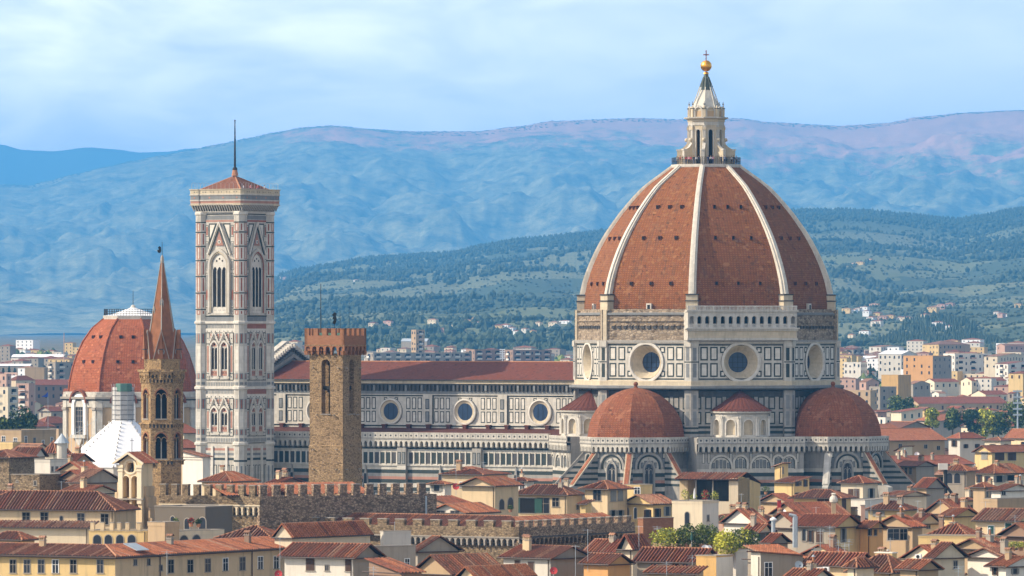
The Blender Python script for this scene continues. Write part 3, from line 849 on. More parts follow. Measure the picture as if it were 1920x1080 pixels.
# --- cornice gallery with corbelled arches, and the marble banding of the lower walls
def gallery(mb, x0, x1, y, zt_, pitch=1.3):
    """balustrade with quatrefoil holes over a row of pointed corbel arches; y = wall face"""
    n = max(1, round((x1 - x0) / pitch)); p = (x1 - x0) / n
    yo = y - 1.0
    mb.box(x0, x1, yo, y, zt_ - 0.2, zt_, white, bot=True)
    mb.box(x0, x1, yo + 0.05, yo + 0.3, zt_ - 1.15, zt_ - 0.2, white)
    mb.box(x0, x1, yo - 0.08, y, zt_ - 1.4, zt_ - 1.15, white_dirty)
    for i in range(n):
        a = x0 + i * p
        mb.disc(a + p / 2, zt_ - 0.67, 0.23, yo + 0.03, soot_shade, 8)
        mb.q(a - 0.05, a + 0.05, zt_ - 1.1, zt_ - 0.25, yo + 0.03, greym)
        mb.arch(a, a + p, zt_ - 3.0, zt_ - 1.4, a + 0.26, a + p - 0.26, zt_ - 3.0, zt_ - 2.35, white, None, 0.95, yo + 0.1, 0.4, 6)
    mb.q(x0, x1, zt_ - 3.0, zt_ - 1.4, y - 0.05, soot_shade)
    for i in range(n + 1):
        a = x0 + i * p
        mb.ext([(a - 0.2, zt_ - 3.25), (a + 0.2, zt_ - 3.25), (a + 0.26, zt_ - 2.95), (a - 0.26, zt_ - 2.95)], yo + 0.35, y, white_dirty)
def stripes(mb, x0, x1, y, rows):
    for z0, z1, m in rows: mb.q(x0, x1, z0, z1, y, m)
LOW = [(26.2, 27.0, white), (25.4, 26.2, greenm), (24.7, 25.4, white_dirty), (24.1, 24.7, pinkm), (23.3, 24.1, greenm), (22.4, 23.3, white), (21.6, 22.4, greenm)]
def lowpanels(mb, x0, x1, y, z0=17.5, z1=21.4, pitch=1.5):
    n = max(1, int((x1 - x0) / pitch)); p = (x1 - x0) / n
    for i in range(n): mb.panel(x0 + i * p + 0.2, x0 + (i + 1) * p - 0.2, z0, z1, y, 0.26, greenm, white)
    for k in range(5): mb.q(x0, x1, 16.5 - k * 3, 17.2 - k * 3, y - 0.02, greenm)

# --- tribunes: south and east (and north for other viewpoints)
TD = 30.5
RT = 10.75
TPROF = [(10.2, 33.5), (10.1, 34.6), (9.75, 36.4), (9.3, 37.6), (8.6, 38.9), (7.6, 40.2), (6.6, 41.2), (5.4, 42.1), (4.0, 42.85), (2.5, 43.4), (1.0, 43.75), (0.0, 43.9)]
def tribune(ax):
    c = (TD * SIN(ax), -TD * COS(ax))
    mb = MB(); mb.M = Matrix.Translation((c[0], c[1], 0))
    mb.prof(TPROF, tribtile, 8, 22.5, uvs=True)
    mb.tube((0, 0, 43.6), (0, 0, 44.2), 0.5, tribtile, 0.35, 8); mb.ball((0, 0, 44.6), 0.5, tribtile, 10, 8)
    d = mb.build('tribune_dome', cath)
    mb = MB(); mb.M = Matrix.Translation((c[0], c[1], 0))
    mb.prof([(RT, 0), (RT, 33.5), (2, 33.55)], [white_dirty, white])
    ap = RT * COS(22.5); h = RT * SIN(22.5)
    for a in (ax - 90, ax - 45, ax, ax + 45, ax + 90):
        mb.frame(a, (c[0], c[1], 0))
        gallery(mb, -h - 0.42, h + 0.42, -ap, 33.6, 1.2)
        stripes(mb, -h, h, -ap - 0.03, LOW)
        lowpanels(mb, -h + 0.6, h - 0.6, -ap - 0.03)
        if abs(a - ax) < 80:
            mb.q(-h, h, 27.0, 30.6, -ap - 0.03, greym)
            mb.archband(0, 2.55, 27.0, 27.5, 0.5, -ap - 0.4, -ap, white_dirty, 0, 14)
            mb.archband(0, 2.15, 27.0, 27.5, 0.25, -ap - 0.3, -ap, greenm, 0, 14)
            mb.face([(x, -ap - 0.06, z) for x, z in [(-2.15, 27.0), (2.15, 27.0)] + arcpts(0, 2.15, 27.5, 0, 12)[::-1]], white)
            for t in (-1.4, -0.7, 0.7, 1.4): mb.panel(t - 0.28, t + 0.28, 27.2, 28.4 + (1.4 - abs(t)) * 0.5, -ap - 0.08, 0.08, greenm, greym)
            for sx in (-1, 1):
                mb.panel(sx * (h - 0.75) - 0.45, sx * (h - 0.75) + 0.45, 29.2, 30.4, -ap - 0.04, 0.15, greenm, white)
    mb.build('tribune_wall', cath)
    for a in (ax - 45, ax, ax + 45):                 # gothic windows
        wm = MB(); wm.frame(a, (c[0], c[1], 0)); y = -ap
        wm.archband(0, 1.0, 19.5, 26.9, 0.28, y - 0.5, y, white_dirty, 0.7, 10)
        wm.archband(0, 0.82, 19.5, 26.9, 0.18, y - 0.3, y, greym, 0.7, 10)
        wm.face([(x, y - 0.1, z) for x, z in [(-0.82, 19.5), (0.82, 19.5)] + arcpts(0, 0.82, 26.9, 0.7, 10)[::-1]], glass)
        wm.box(-0.07, 0.07, y - 0.2, y - 0.1, 19.5, 27.3, white_dirty)
        for sx in (-1, 1): wm.archband(sx * 0.42, 0.28, 26.0, 26.5, 0.08, y - 0.2, y - 0.1, white_dirty, 0.6, 6)
        wm.ext([(-0.55, 28.1), (0.55, 28.1), (0, 29.3)], y - 0.35, y, white)
        wm.build('tribune_window', cath)
    for k, a in enumerate((ax - 67.5, ax - 22.5, ax + 22.5, ax + 67.5)):   # spur buttresses
        sm = MB(); sm.frame(a, (c[0], c[1], 0)); t = 0.62
        o, top, out = RT - 0.3, 30.3, 6.6
        pts = [(-o, 12), (-o, top), (-o - 0.5, top), (-o - out, top - out * 1.02), (-o - out - 1.6, top - out * 1.02 - 0.4), (-o - out - 1.6, 12)]
        sm.face([(-t, y_, z) for y_, z in pts], white_dirty); sm.face([(t, y_, z) for y_, z in reversed(pts)], white_dirty)
        for j in range(1, len(pts) - 1):
            (ya, za), (yb, zb_) = pts[j], pts[j + 1]
            sm.face([(-t, ya, za), (-t, yb, zb_), (t, yb, zb_), (t, ya, za)], white)
        tiled = not (ax == 0 and k == 0) and not (ax == 90 and k == 0)
        (ya, za), (yb, zb_) = pts[2], pts[3]
        for (u0, u1, mm, dz) in ((-t - 0.12, t + 0.12, white if not tiled else creamst, 0.12), (-t * 0.75, t * 0.75, tileA if tiled else white, 0.3)):
            sm.face([(u0, ya, za + dz), (u0, yb, zb_ + dz), (u1, yb, zb_ + dz), (u1, ya, za + dz)], mm)
            sm.face([(u0, ya, za), (u0, yb, zb_), (u0, yb, zb_ + dz), (u0, ya, za + dz)], mm)
            sm.face([(u1, ya, za), (u1, yb, zb_), (u1, yb, zb_ + dz), (u1, ya, za + dz)], mm)
        for j in range(5):                           # striped flanks
            za, zb2 = 28.6 - j * 1.15, 28.1 - j * 1.15
            ln = (30.3 - za) / 1.02
            for sx in (-1, 1): sm.face([(sx * (t + 0.02), -o, zb2), (sx * (t + 0.02), -o - ln - 0.2, zb2), (sx * (t + 0.02), -o - ln + 0.2, za), (sx * (t + 0.02), -o, za)], greenm)
        sm.build('spur_buttress', cath)
for ax in (0, 90, 180): tribune(ax)

# --- the walls between the tribunes, with the exedrae standing on them
def exedra(a):
    mb = MB(); mb.frame(a)
    d = 33.0; hwb = 11.6
    mb.box(-hwb, hwb, -d, -20, 0, 33.5, white_dirty, white)
    y = -d
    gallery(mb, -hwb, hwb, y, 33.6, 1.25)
    stripes(mb, -hwb, hwb, y - 0.03, LOW)
    lowpanels(mb, -hwb, hwb, y - 0.03)
    mb.q(-hwb, hwb, 27.0, 30.6, y - 0.03, white_dirty)
    for cx, w_ in ((-6.4, 2.05), (-2.15, 1.15), (2.3, 1.95), (6.0, 0.75), (8.4, 1.15)):
        sp = 30.0 - w_ - 0.55
        if sp < 27.2: sp = 27.2
        mb.archband(cx, w_ + 0.12, 27.0, sp, 0.42, y - 0.35, y, white, 0, 12)
        mb.archband(cx, w_ - 0.03, 27.0, sp, 0.16, y - 0.12, y, greenm, 0, 12)
        mb.face([(cx + x, y - 0.06, z) for x, z in [(-w_, 27.0), (w_, 27.0)] + arcpts(0, w_, sp, 0, 12)[::-1]], white)
        k = max(2, round(w_ * 2 / 0.8))
        for i in range(k):
            xx = cx - w_ + (i + 0.5) * 2 * w_ / k
            hh = math.sqrt(max(w_ ** 2 - (xx - cx) ** 2, 0.05))
            mb.panel(xx - 0.3, xx + 0.3, 27.15, sp + hh * 0.75, y - 0.08, 0.09, greenm, greym)
    for cx in (-10.2, -9.0, 10.3, -4.25, 0.1, 4.5):
        mb.panel(cx - 0.3, cx + 0.3, 28.2, 30.3, y - 0.04, 0.1, greenm, white)
    mb.frame(a)
    mb.build('choir_wall', cath)
    # the half round exedra
    c = Matrix.Rotation(R(a), 4, 'Z')
    mb = MB(); mb.M = c @ Matrix.Translation((0, -25.6, 0))
    n = 16; r = 6.0; rr = 6.55
    def half(rad, z): return [(rad * math.cos(math.pi + math.pi * i / n), rad * math.sin(math.pi + math.pi * i / n), z) for i in range(n + 1)]
    def hl(pr, mats):
        for (ra, za, m), (rb, zb_, _) in zip(pr, pr[1:]):
            A, B = half(ra, za), half(rb, zb_)
            for i in range(n): mb.face([A[i], A[i + 1], B[i + 1], B[i]], m)
    hl([(r - 0.7, 33.5, white), (r - 0.7, 37.8, white)], None)
    hl([(r + 0.05, 37.9, white), (r + 0.05, 38.3, white_dirty), (r + 0.5, 38.6, white), (r + 0.55, 38.9, white), (r - 0.5, 39.0, white)], None)
    for i in range(5):                               # five niches with paired columns between
        ang = -72 + 36 * i
        mb.M = c @ Matrix.Translation((0, -25.6, 0)) @ Matrix.Rotation(R(ang), 4, 'Z')
        ww = r * math.tan(R(18))
        mb.arch(-ww, ww, 33.5, 37.95, -1.02, 1.02, 34.0, 36.2, white, creamst, 0.6, -r + 0.05, 0, 10)
        mb.archband(0, 1.02, 34.0, 36.2, 0.2, -r - 0.08, -r + 0.05, white_clean, 0, 10)
        for x in (-ww + 0.05, ww - 0.05):
            for dx in (-0.22, 0.22):
                mb.tube((x + dx, -r - 0.02, 33.8), (x + dx, -r - 0.02, 37.5), 0.15, white_clean, 0.13, 6)
            mb.box(x - 0.42, x + 0.42, -r - 0.25, -r + 0.3, 37.45, 37.9, white)
    mb.build('exedra', cath)
    mb = MB(); mb.M = c @ Matrix.Translation((0, -25.6, 0))
    A = half(6.6, 38.95); top = (0, 0.4, 43.4)
    for i in range(n):
        la = 6.6 * math.pi / n
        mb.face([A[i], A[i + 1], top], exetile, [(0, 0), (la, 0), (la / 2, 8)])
        mb.tube(A[i], top, 0.1, exetile, 0.05, 4, False)
    mb.build('exedra_roof', cath)
for a in (-45, 45, 135, 225): exedra(a)

# --- nave and aisles
NX0, NX1 = -104.5, -24.0
mb = MB()
# clerestory
NW, NE = 11.0, 45.3
mb.box(NX0, NX1, -NW, NW, 20, 45.0, white)
for side in (0, 180):
    mb.frame(side)
    x0, x1 = (NX0, NX1) if side == 0 else (-NX1, -NX0)
    y = -NW
    mb.box(x0, x1, y - 0.55, y, 44.3, 45.25, creamst)
    mb.box(x0, x1, y - 0.35, y, 44.0, 44.3, soot_shade)
    n = int((x1 - x0) / 1.0)
    for i in range(n):
        xx = x0 + i * (x1 - x0) / n
        mb.box(xx, xx + 0.5, y - 0.42, y, 42.75, 43.95, soot_shade if i % 4 else greym)
    mb.q(x0, x1, 42.7, 44.0, y - 0.04, soot_shade)
    mb.q(x0, x1, 42.0, 42.7, y - 0.03, greym)
    mb.box(x0, x1, y - 0.25, y, 41.85, 42.05, white)
    mb.q(x0, x1, 41.55, 41.8, y - 0.02, greenm)
    for z0, z1, m in ((35.0, 35.3, greenm), (34.6, 35.0, white), (34.4, 34.6, greenm)): mb.q(x0, x1, z0, z1, y - 0.02, m)
    mb.box(x0, x1, y - 0.3, y, 35.3, 35.55, white)
bays = [-34.4, -53.2, -72.0, -90.8]
for cx in bays:
    for sgn, side in ((1, 0), (-1, 180)):
        mb.frame(side); b = cx * sgn; y = -NW
        for sx in (-1, 1):
            for k in range(4):
                x1 = b + sx * (2.95 + k * 1.45)
                if k == 0: x1 = b + sx * 1.35
                xa, xb = x1 - 0.52, x1 + 0.52
                if k == 0: xa, xb = x1 - 0.45, x1 + 0.4
                for z0, z1 in ((35.9, 38.35), (38.75, 41.3)):
                    if k == 0: z0, z1 = (35.9, 36.3) if z0 < 37 else (40.7, 41.3)
                    mb.panel(xa, xb, z0, z1, y, 0.2, greenm, white_clean)
        # pilaster between the bays
        px_ = b - sgn * 9.4
        mb.box(px_ - 1.15, px_ + 1.15, y - 0.3, y, 35.6, 41.85, white)
        mb.box(px_ + 1.15, px_ + 1.45, y - 0.05, y, 35.6, 41.85, greenm)
        for z0, z1 in ((36.0, 38.3), (38.8, 41.0)): mb.panel(px_ - 0.5, px_ + 0.5, z0, z1, y - 0.31, 0.16, greenm, greym)
mb.frame()
mb.build('nave_wall', cath)
for cx in bays:
    for sgn, side in ((1, 0), (-1, 180)):
        m2 = MB(); m2.frame(side); b = cx * sgn; y = -NW; z = 38.25
        m2.ring(b, z, [(2.95, y), (2.9, y - 0.15)], greenm, 32)
        m2.ring(b, z, [(2.9, y - 0.15), (2.8, y - 0.5), (2.5, y - 0.55), (2.45, y - 0.3)], white_clean, 32)
        m2.ring(b, z, [(2.45, y - 0.3), (2.3, y - 0.22), (1.85, y - 0.1)], creamst, 32)
        o = m2.build('nave_oculus', cath)
        m3 = MB(); m3.frame(side); m3.disc(b, z, 1.9, y - 0.08, blueglass)
        for t in (-0.6, 0.6): m3.box(b + t - 0.03, b + t + 0.03, y - 0.13, y - 0.09, z - 1.75, z + 1.75, iron)
        m3.build('leaded_glass', o)
mb = MB()
for s_ in (-1, 1):
    p = [(NX0, s_ * (NW + 0.9), 45.15), (NX1 + 0.2, s_ * (NW + 0.9), 45.15), (NX1 + 0.2, 0, 49.0), (NX0, 0, 49.0)]
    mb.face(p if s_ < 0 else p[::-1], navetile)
    mb.box(NX0, NX1, s_ * (NW + 0.9) - 0.06, s_ * (NW + 0.9) + 0.06, 44.95, 45.2, soot_shade)
mb.tube((NX0, 0, 49.0), (NX1, 0, 49.0), 0.18, ridgecap)
mb.build('nave_roof', cath)
# aisles
AW = 21.2
mb = MB()
mb.box(NX0, NX1, -AW, -NW + 0.1, 0, 33.2, white_dirty); mb.box(NX0, NX1, NW - 0.1, AW, 0, 33.2, white_dirty)
for side in (0, 180):
    mb.frame(side)
    x0, x1 = (NX0, NX1) if side == 0 else (-NX1, -NX0)
    y = -AW
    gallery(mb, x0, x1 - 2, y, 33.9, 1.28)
    mb.q(x0, x1, 30.3, 30.7, y - 0.03, greenm)
    mb.q(x0, x1, 29.8, 30.3, y - 0.03, white)
    mb.q(x0, x1, 26.9, 29.8, y - 0.03, white)
    n = int((x1 - x0) / 1.42)
    for i in range(n):
        xx = x0 + i * (x1 - x0) / n
        mb.q(xx + 0.2, xx + 1.2, 27.2, 29.6, y - 0.05, greenm if i % 3 else soot_shade)
        mb.box(xx - 0.09, xx + 0.13, y - 0.2, y, 27.0, 29.8, white_clean)
    mb.box(x0, x1, y - 0.3, y, 26.7, 27.0, white)
    stripes(mb, x0, x1, y - 0.03, [(a_ - 0.3, b_ - 0.3, m) for a_, b_, m in LOW])
    lowpanels(mb, x0, x1, y - 0.04, 17.6, 21.1, 1.7)
    for cx in bays:
        b = cx if side == 0 else -cx
        p = b - 9.4 if side == 0 else b + 9.4
        mb.box(p - 1.1, p + 1.1, y - 0.9, y, 0, 30.6, white_dirty)
        for z0, z1, m in [(a_ - 0.3, b_ - 0.3, m) for a_, b_, m in LOW]: mb.q(p - 1.1, p + 1.1, z0, z1, y - 0.92, m)
        for x in (-0.55, 0.55): mb.panel(p + x - 0.4, p + x + 0.4, 27.1, 29.7, y - 0.92, 0.15, greenm, greym)
        # gothic aisle window and its gable
        mb.archband(b, 1.1, 12, 20.5, 0.35, y - 0.4, y, white, 0.7)
        mb.face([(b + x, y - 0.08, z) for x, z in [(-1.1, 12), (1.1, 12)] + arcpts(0, 1.1, 20.5, 0.7, 10)[::-1]], glass)
        mb.ext([(b - 1.0, 20.8), (b + 1.0, 20.8), (b, 27.0)], y - 0.45, y, white_dirty)
        mb.face([(b - 0.5, y - 0.47, 21.5), (b + 0.5, y - 0.47, 21.5), (b + 0.3, y - 0.47, 25.0), (b - 0.3, y - 0.47, 25.0)], bronze)
mb.frame()
mb.build('aisle_wall', cath)
mb = MB()
for s_ in (-1, 1):
    p = [(NX0, s_ * (AW - 0.2), 33.4), (NX1, s_ * (AW - 0.2), 33.4), (NX1, s_ * NW, 34.7), (NX0, s_ * NW, 34.7)]
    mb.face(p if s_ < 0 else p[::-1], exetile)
rng = random.Random(4)
for i in range(15):
    x = NX0 + 4 + i * 5.2 + rng.random() * 2
    mb.box(x, x + 0.9, -NW - 1.1, -NW - 0.35, 34.3, 35.35, exetile); mb.box(x - 0.1, x + 1.0, -NW - 1.2, -NW - 0.3, 35.35, 35.5, tileC)
mb.build('aisle_roof', cath)
# facade seen from behind, its gable above the nave roof
mb = MB()
FX = -104.5
def slab(poly, x0, x1, mat):                         # polygon in y,z
    mb.face([(x1, y_, z) for y_, z in poly], mat); mb.face([(x0, y_, z) for y_, z in reversed(poly)], mat)
    for i in range(len(poly)):
        (a, b), (c, d) = poly[i], poly[(i + 1) % len(poly)]
        mb.face([(x0, a, b), (x1, a, b), (x1, c, d), (x0, c, d)], mat)
slab([(-21.5, 0), (21.5, 0), (21.5, 34.5), (11.5, 36), (11.5, 47.6), (0, 52.6), (-11.5, 47.6), (-11.5, 36), (-21.5, 34.5)], FX - 2.2, FX, greym)
for s_ in (-1, 1):
    for i in range(13):
        t0 = i / 13; t1 = (i + 0.62) / 13
        y0, y1 = s_ * 11.8 * (1 - t0), s_ * 11.8 * (1 - t1)
        z0, z1 = 47.9 + 5.1 * t0, 47.9 + 5.1 * t1
        mb.box(FX - 2.4, FX + 0.5, min(y0, y1), max(y0, y1), z0 - 0.7, z1, white_clean)
        mb.box(FX - 1.0, FX + 0.35, min(y0, y1), max(y0, y1), z0 - 1.5, z1 - 0.9, soot_shade)
    slab([(s_ * 12.2, 48.3), (0, 53.5), (0, 53.0), (s_ * 12.2, 47.8)] if s_ > 0 else [(0, 53.5), (s_ * 12.2, 48.3), (s_ * 12.2, 47.8), (0, 53.0)], FX - 2.6, FX - 1.2, white)
    slab([(s_ * 11.9, 46.2), (0, 50.6), (0, 49.9), (s_ * 11.9, 45.5)] if s_ > 0 else [(0, 50.6), (s_ * 11.9, 46.2), (s_ * 11.9, 45.5), (0, 49.9)], FX - 0.1, FX + 0.55, white_dirty)
mb.build('facade', cath)
# ------------------------------------------------------------------ campanile
TY = 1421.0
camp = thing('bell_tower', 'tall square white, pink and green marble bell tower with low tiled roof and mast', 'bell tower', ((440.5 - 960) * TY / F, TY, 0), -33)
def tz(y): return ZY(y, TY - 8)
W = 5.62                                            # wall plane
BC, BR = 5.05, 1.46                                 # corner buttress centre and radius
Z1, Z2, Z3, Z4 = tz(832), tz(727), tz(604), tz(399)
mb = MB()
mb.box(-W, W, -W, W, 0, Z1, white)
mb.box(-W + 1, W - 1, -W + 1, W - 1, Z1, Z4 + 2, white_dirty)
for a in range(0, 360, 90):
    mb.frame(a); y = -W; h = 4.0
    # plinth stages
    z = Z1 - 1.0
    for k, m in enumerate((pinkm, white, greym, white, greenm, white)):
        mb.q(-h, h, z - 0.52, z, y - 0.02, m); z -= 0.52
    for k in range(-3, 4):
        mb.panel(k * 1.15 - 0.42, k * 1.15 + 0.42, Z1 - 10.5, Z1 - 4.6, y - 0.02, 0.16, greenm, white)
    for k in (-1.9, 1.9): mb.box(k - 0.28, k + 0.28, y - 0.3, y, 0, Z1 - 0.6, white_clean)
    for zz in range(5): mb.q(-h, h, 3 + zz * 3.4, 3.5 + zz * 3.4, y - 0.03, greenm)
    # two storeys of paired windows, then the tall triple window
    for zb, zt_ in ((Z1, Z2), (Z2, Z3)):
        H = zt_ - zb
        mb.box(-h, h, y - 0.05, y + 0.4, zb + 0.2, zb + 1.3, white)
        for k in range(-8, 9): mb.q(k * 0.44 - 0.13, k * 0.44 + 0.13, zb + 0.35, zb + 1.15, y - 0.07, greym)
        f0, f1 = zb + 1.55, zt_ - 2.2
        mb.box(-h, h, y + 0.02, y + 0.6, zb + 1.3, f0 + 0.05, white)
        mb.q(-3.6, 3.6, f0 - 0.02, f1, y - 0.01, greenm)
        for x0, x1 in ((-3.5, -2.75), (2.75, 3.5)):
            mb.q(x0, x1, f0 + 1.55, f1 - 2.6, y - 0.03, white)
            mb.q(x0 + 0.16, x1 - 0.16, f0 + 1.8, f1 - 2.9, y - 0.05, pinkm)
            for za, zb_ in ((f0 + 0.15, f0 + 1.4), (f1 - 2.4, f1 - 0.2)):
                mb.q(x0, x1, za, zb_, y - 0.03, white); mb.disc((x0 + x1) / 2, (za + zb_) / 2, 0.14, y - 0.05, greenm, 8)
        for cx in (-1.32, 1.32):
            mb.q(cx - 1.25, cx + 1.25, f0 + 0.1, f1 - 0.1, y - 0.03, white)
            for sx in (-1, 1): mb.face([(cx + sx * t, y - 0.05, z) for t, z in ((1.15, f1 - 0.3), (0.35, f1 - 0.3), (1.15, f1 - 1.9))][::sx], pinkm)
        # frieze above
        mb.box(-h, h, y - 0.06, y + 0.4, f1, zt_ - 1.4, white_clean)
        mb.box(-h, h, y - 0.02, y + 0.4, zt_ - 1.4, zt_ - 0.3, pinkm if a % 180 else white)
        for k in range(-9, 10): mb.q(k * 0.39 - 0.1, k * 0.39 + 0.1, zt_ - 1.3, zt_ - 0.6, y - 0.04, redm if a % 180 else greym)
        mb.box(-h, h, y - 0.35, y + 0.4, zt_ - 0.3, zt_ + 0.2, white_clean)
        for k in range(-3, 4): mb.q(k * 1.1 - 0.1, k * 1.1 + 0.1, f1 + 0.12, f1 + 0.35, y - 0.08, greenm)
    # third storey
    f0, f1 = Z3, Z4
    mb.box(-h, h, y - 0.02, y + 0.4, f0 + 0.2, f0 + 1.2, greym)
    mb.box(-h, h, y - 0.1, y + 0.4, f0 + 1.2, f0 + 1.45, greenm)
    mb.q(-h, h, f0 + 1.45, f1 + 0.5, y, white)
    mb.q(-h, h, f1 - 1.9, f1 - 1.5, y - 0.03, redm if a % 180 else pinkm)
    mb.q(-h, h, f1 - 1.4, f1 - 0.5, y - 0.03, greym)
    mb.q(-h, h, f1 - 0.35, f1 - 0.1, y - 0.03, greenm)
    for sx in (-1, 1):                               # side strips of inlay
        xs = sx * 3.35
        for za, zb_, m in ((f0 + 1.7, f0 + 2.9, greym), (f0 + 3.1, f0 + 10.6, greym), (f0 + 11.2, f0 + 13.6, greym), (f0 + 14.6, f0 + 17.4, greym), (f0 + 18.4, f0 + 20.9, redm)):
            mb.panel(xs - 0.4, xs + 0.4, za, zb_, y - 0.01, 0.12, greenm, white)
            mb.q(xs - 0.18, xs + 0.18, za + 0.35, zb_ - 0.35, y - 0.06, m)
        mb.face([(xs - 0.2, y - 0.08, f0 + 4.8), (xs + 0.2, y - 0.08, f0 + 4.8), (xs + 0.2, y - 0.08, f0 + 6.6), (xs, y - 0.08, f0 + 7.2), (xs - 0.2, y - 0.08, f0 + 6.6)], redm)
        # triangles beside the gable
        mb.face([(sx * t, y - 0.03, z) for t, z in ((2.85, f1 - 2.2), (0.7, f1 - 2.2), (2.85, f1 - 7.2))][::sx], greenm)
        mb.face([(sx * t, y - 0.05, z) for t, z in ((2.6, f1 - 2.5), (1.25, f1 - 2.5), (2.6, f1 - 5.6))][::sx], white_clean)
    # cornice, corbels, parapet
    mb.box(-h, h, y - 0.25, y + 0.4, f1 - 0.1, f1 + 0.2, white_clean)
mb.frame()
# corner buttresses
for sx in (-1, 1):
    for sy in (-1, 1):
        c = (sx * BC, sy * BC); mb.frame()
        mb.prof([(BR, 0), (BR, Z4 + 0.1)], white, 8, 22.5, c)
        for z, r in ((Z1, 0.3), (Z2, 0.3), (Z3, 0.3), (Z4, 0.2)):
            mb.prof([(BR, z - 0.5), (BR + r, z - 0.3), (BR + r, z + 0.15), (BR, z + 0.3)], white_clean, 8, 22.5, c)
        for k in range(8):
            mb.frame(45 * k, (c[0], c[1], 0)); ap = BR * COS(22.5); hh = BR * SIN(22.5)
            for zb, zt_ in ((Z1, Z2), (Z2, Z3)):
                for z0, z1 in ((zb + 0.6, zb + 1.2), (zb + 1.8, zb + 3.1), (zb + 3.5, zt_ - 5.2), (zt_ - 4.6, zt_ - 2.4)):
                    long = (z1 - z0) > 3
                    mb.q(-hh + 0.16, hh - 0.16, z0, z1, -ap - 0.02, white_clean if long else greym)
                    if not long and z1 - z0 > 1: mb.q(-0.13, 0.13, z0 + 0.2, z1 - 0.2, -ap - 0.04, redm if k % 2 else pinkm)
            zz = Z3 + 1.6
            for L_ in (1.3, 3.5, 3.5, 3.4, 3.0, 3.0, 2.1):
                mb.q(-hh + 0.1, hh - 0.1, zz, zz + L_ - 0.35, -ap - 0.02, pinkm if k % 2 == 0 else white_clean)
                mb.q(-0.15, 0.15, zz + 0.2, zz + L_ - 0.5, -ap - 0.04, white_clean if k % 2 == 0 else redm)
                mb.q(-hh - 0.02, hh + 0.02, zz + L_ - 0.28, zz + L_ - 0.05, -ap - 0.05, greenm)
                zz += L_ + 0.05
            for zz in range(6): mb.q(-hh, hh, 2 + zz * 3.6, 2.5 + zz * 3.6, -ap - 0.02, greenm)
            mb.q(-0.2, 0.2, Z1 - 10, Z1 - 4.8, -ap - 0.02, greym)
            mb.q(-hh, hh, Z1 - 3.9, Z1 - 3.5, -ap - 0.03, greenm)
mb.frame()
mb.build('tower_shaft', camp)
# crown: corbel table and parapet
PW = 6.95
mb = MB()
zc = Z4 + 0.2
outline = [(-1, -1), (1, -1), (1, 1), (-1, 1)]
def crown_ring(wd, z):
    cw = 1.55 + (wd - 6.3) * 0.35                      # the octagonal corners swell out a little
    pts = []
    e = wd + 0.25
    for k, (sx, sy) in enumerate(outline):
        p = [(-e, -e + cw * 0.9), (-e + 0.0, -e + cw * 0.35), (-e + cw * 0.35, -e), (-e + cw * 1.5, -e), (-e + cw * 1.5 + 0.25, -e + 0.25)]
        p = [(-e + 0.25, -e + cw * 1.5 + 0.25), (-e, -e + cw * 1.5)] + p[1:]
        for x, y in p:
            c, s = COS(90 * k), SIN(90 * k)
            pts.append((x * c - y * s, x * s + y * c, z))
    return pts
mb.loft([crown_ring(6.15, zc), crown_ring(6.15, zc + 0.25)], white)
mb.loft([crown_ring(6.05, zc + 0.2), crown_ring(6.05, zc + 2.2)], soot_shade)
mb.loft([crown_ring(6.85, zc + 1.75), crown_ring(6.9, zc + 2.25), crown_ring(6.9, zc + 2.3), crown_ring(6.9, zc + 2.95)], [creamst, white, pinkm])
mb.loft([crown_ring(7.0, zc + 2.9), crown_ring(7.0, zc + 3.15), crown_ring(6.9, zc + 3.2), crown_ring(6.9, zc + 4.3), crown_ring(7.02, zc + 4.35), crown_ring(7.05, zc + 4.6), crown_ring(6.95, zc + 4.65),
         crown_ring(6.95, zc + 5.75), crown_ring(7.1, zc + 5.8), crown_ring(7.1, zc + 6.0), crown_ring(6.6, zc + 6.0), crown_ring(6.6, zc + 4.6)],
        [white, white, greym, white, white, white, creamst, creamst, creamst, creamst, creamst])
for a in range(0, 360, 90):
    mb.frame(a)
    for i in range(-10, 11):
        x = i * 0.64
        mb.face([(x - 0.14, -7.05, zc + 1.8), (x + 0.14, -7.05, zc + 1.8), (x + 0.12, -6.25, zc + 0.25), (x - 0.12, -6.25, zc + 0.25)], white)
        for s_ in (-1, 1): mb.face([(x + s_ * 0.14, -7.05, zc + 1.8), (x + s_ * 0.12, -6.25, zc + 0.25), (x + s_ * 0.14, -6.2, zc + 1.8)], white_dirty)
        mb.archband(x + 0.32, 0.2, zc + 1.7, zc + 1.75, 0.12, -7.02, -6.9, white)
    for i in range(-9, 10):
        if i % 3: mb.disc(i * 0.7, zc + 5.2, 0.14, -7.24 if abs(i) > 6 else -6.99, greenm, 6)
    for i in (-5.6, -1.8, 1.8, 5.6): mb.disc(i, zc + 3.75, 0.24, -7.2 if abs(i) > 5 else -6.95, pinkm, 10)
mb.frame()
for v in mb.v: v.z = zc + (v.z - zc) * 0.83
mb.build('crown_parapet', camp)
mb = MB()
rz_ = zc + 4.55
mb.loft([[(-5.9, -5.9, rz_), (5.9, -5.9, rz_), (5.9, 5.9, rz_), (-5.9, 5.9, rz_)], [(-0.5, -0.5, rz_ + 3.2), (0.5, -0.5, rz_ + 3.2), (0.5, 0.5, rz_ + 3.2), (-0.5, 0.5, rz_ + 3.2)]], tileB, False, True)
for sx, sy in outline: mb.tube((sx * 5.9, sy * 5.9, rz_), (0, 0, rz_ + 3.3), 0.2, ridgecap)
mb.box(-5.9, 5.9, -5.9, 5.9, rz_ - 0.5, rz_ - 0.02, stonetrim)
mb.build('tower_roof', camp)
mb = MB()
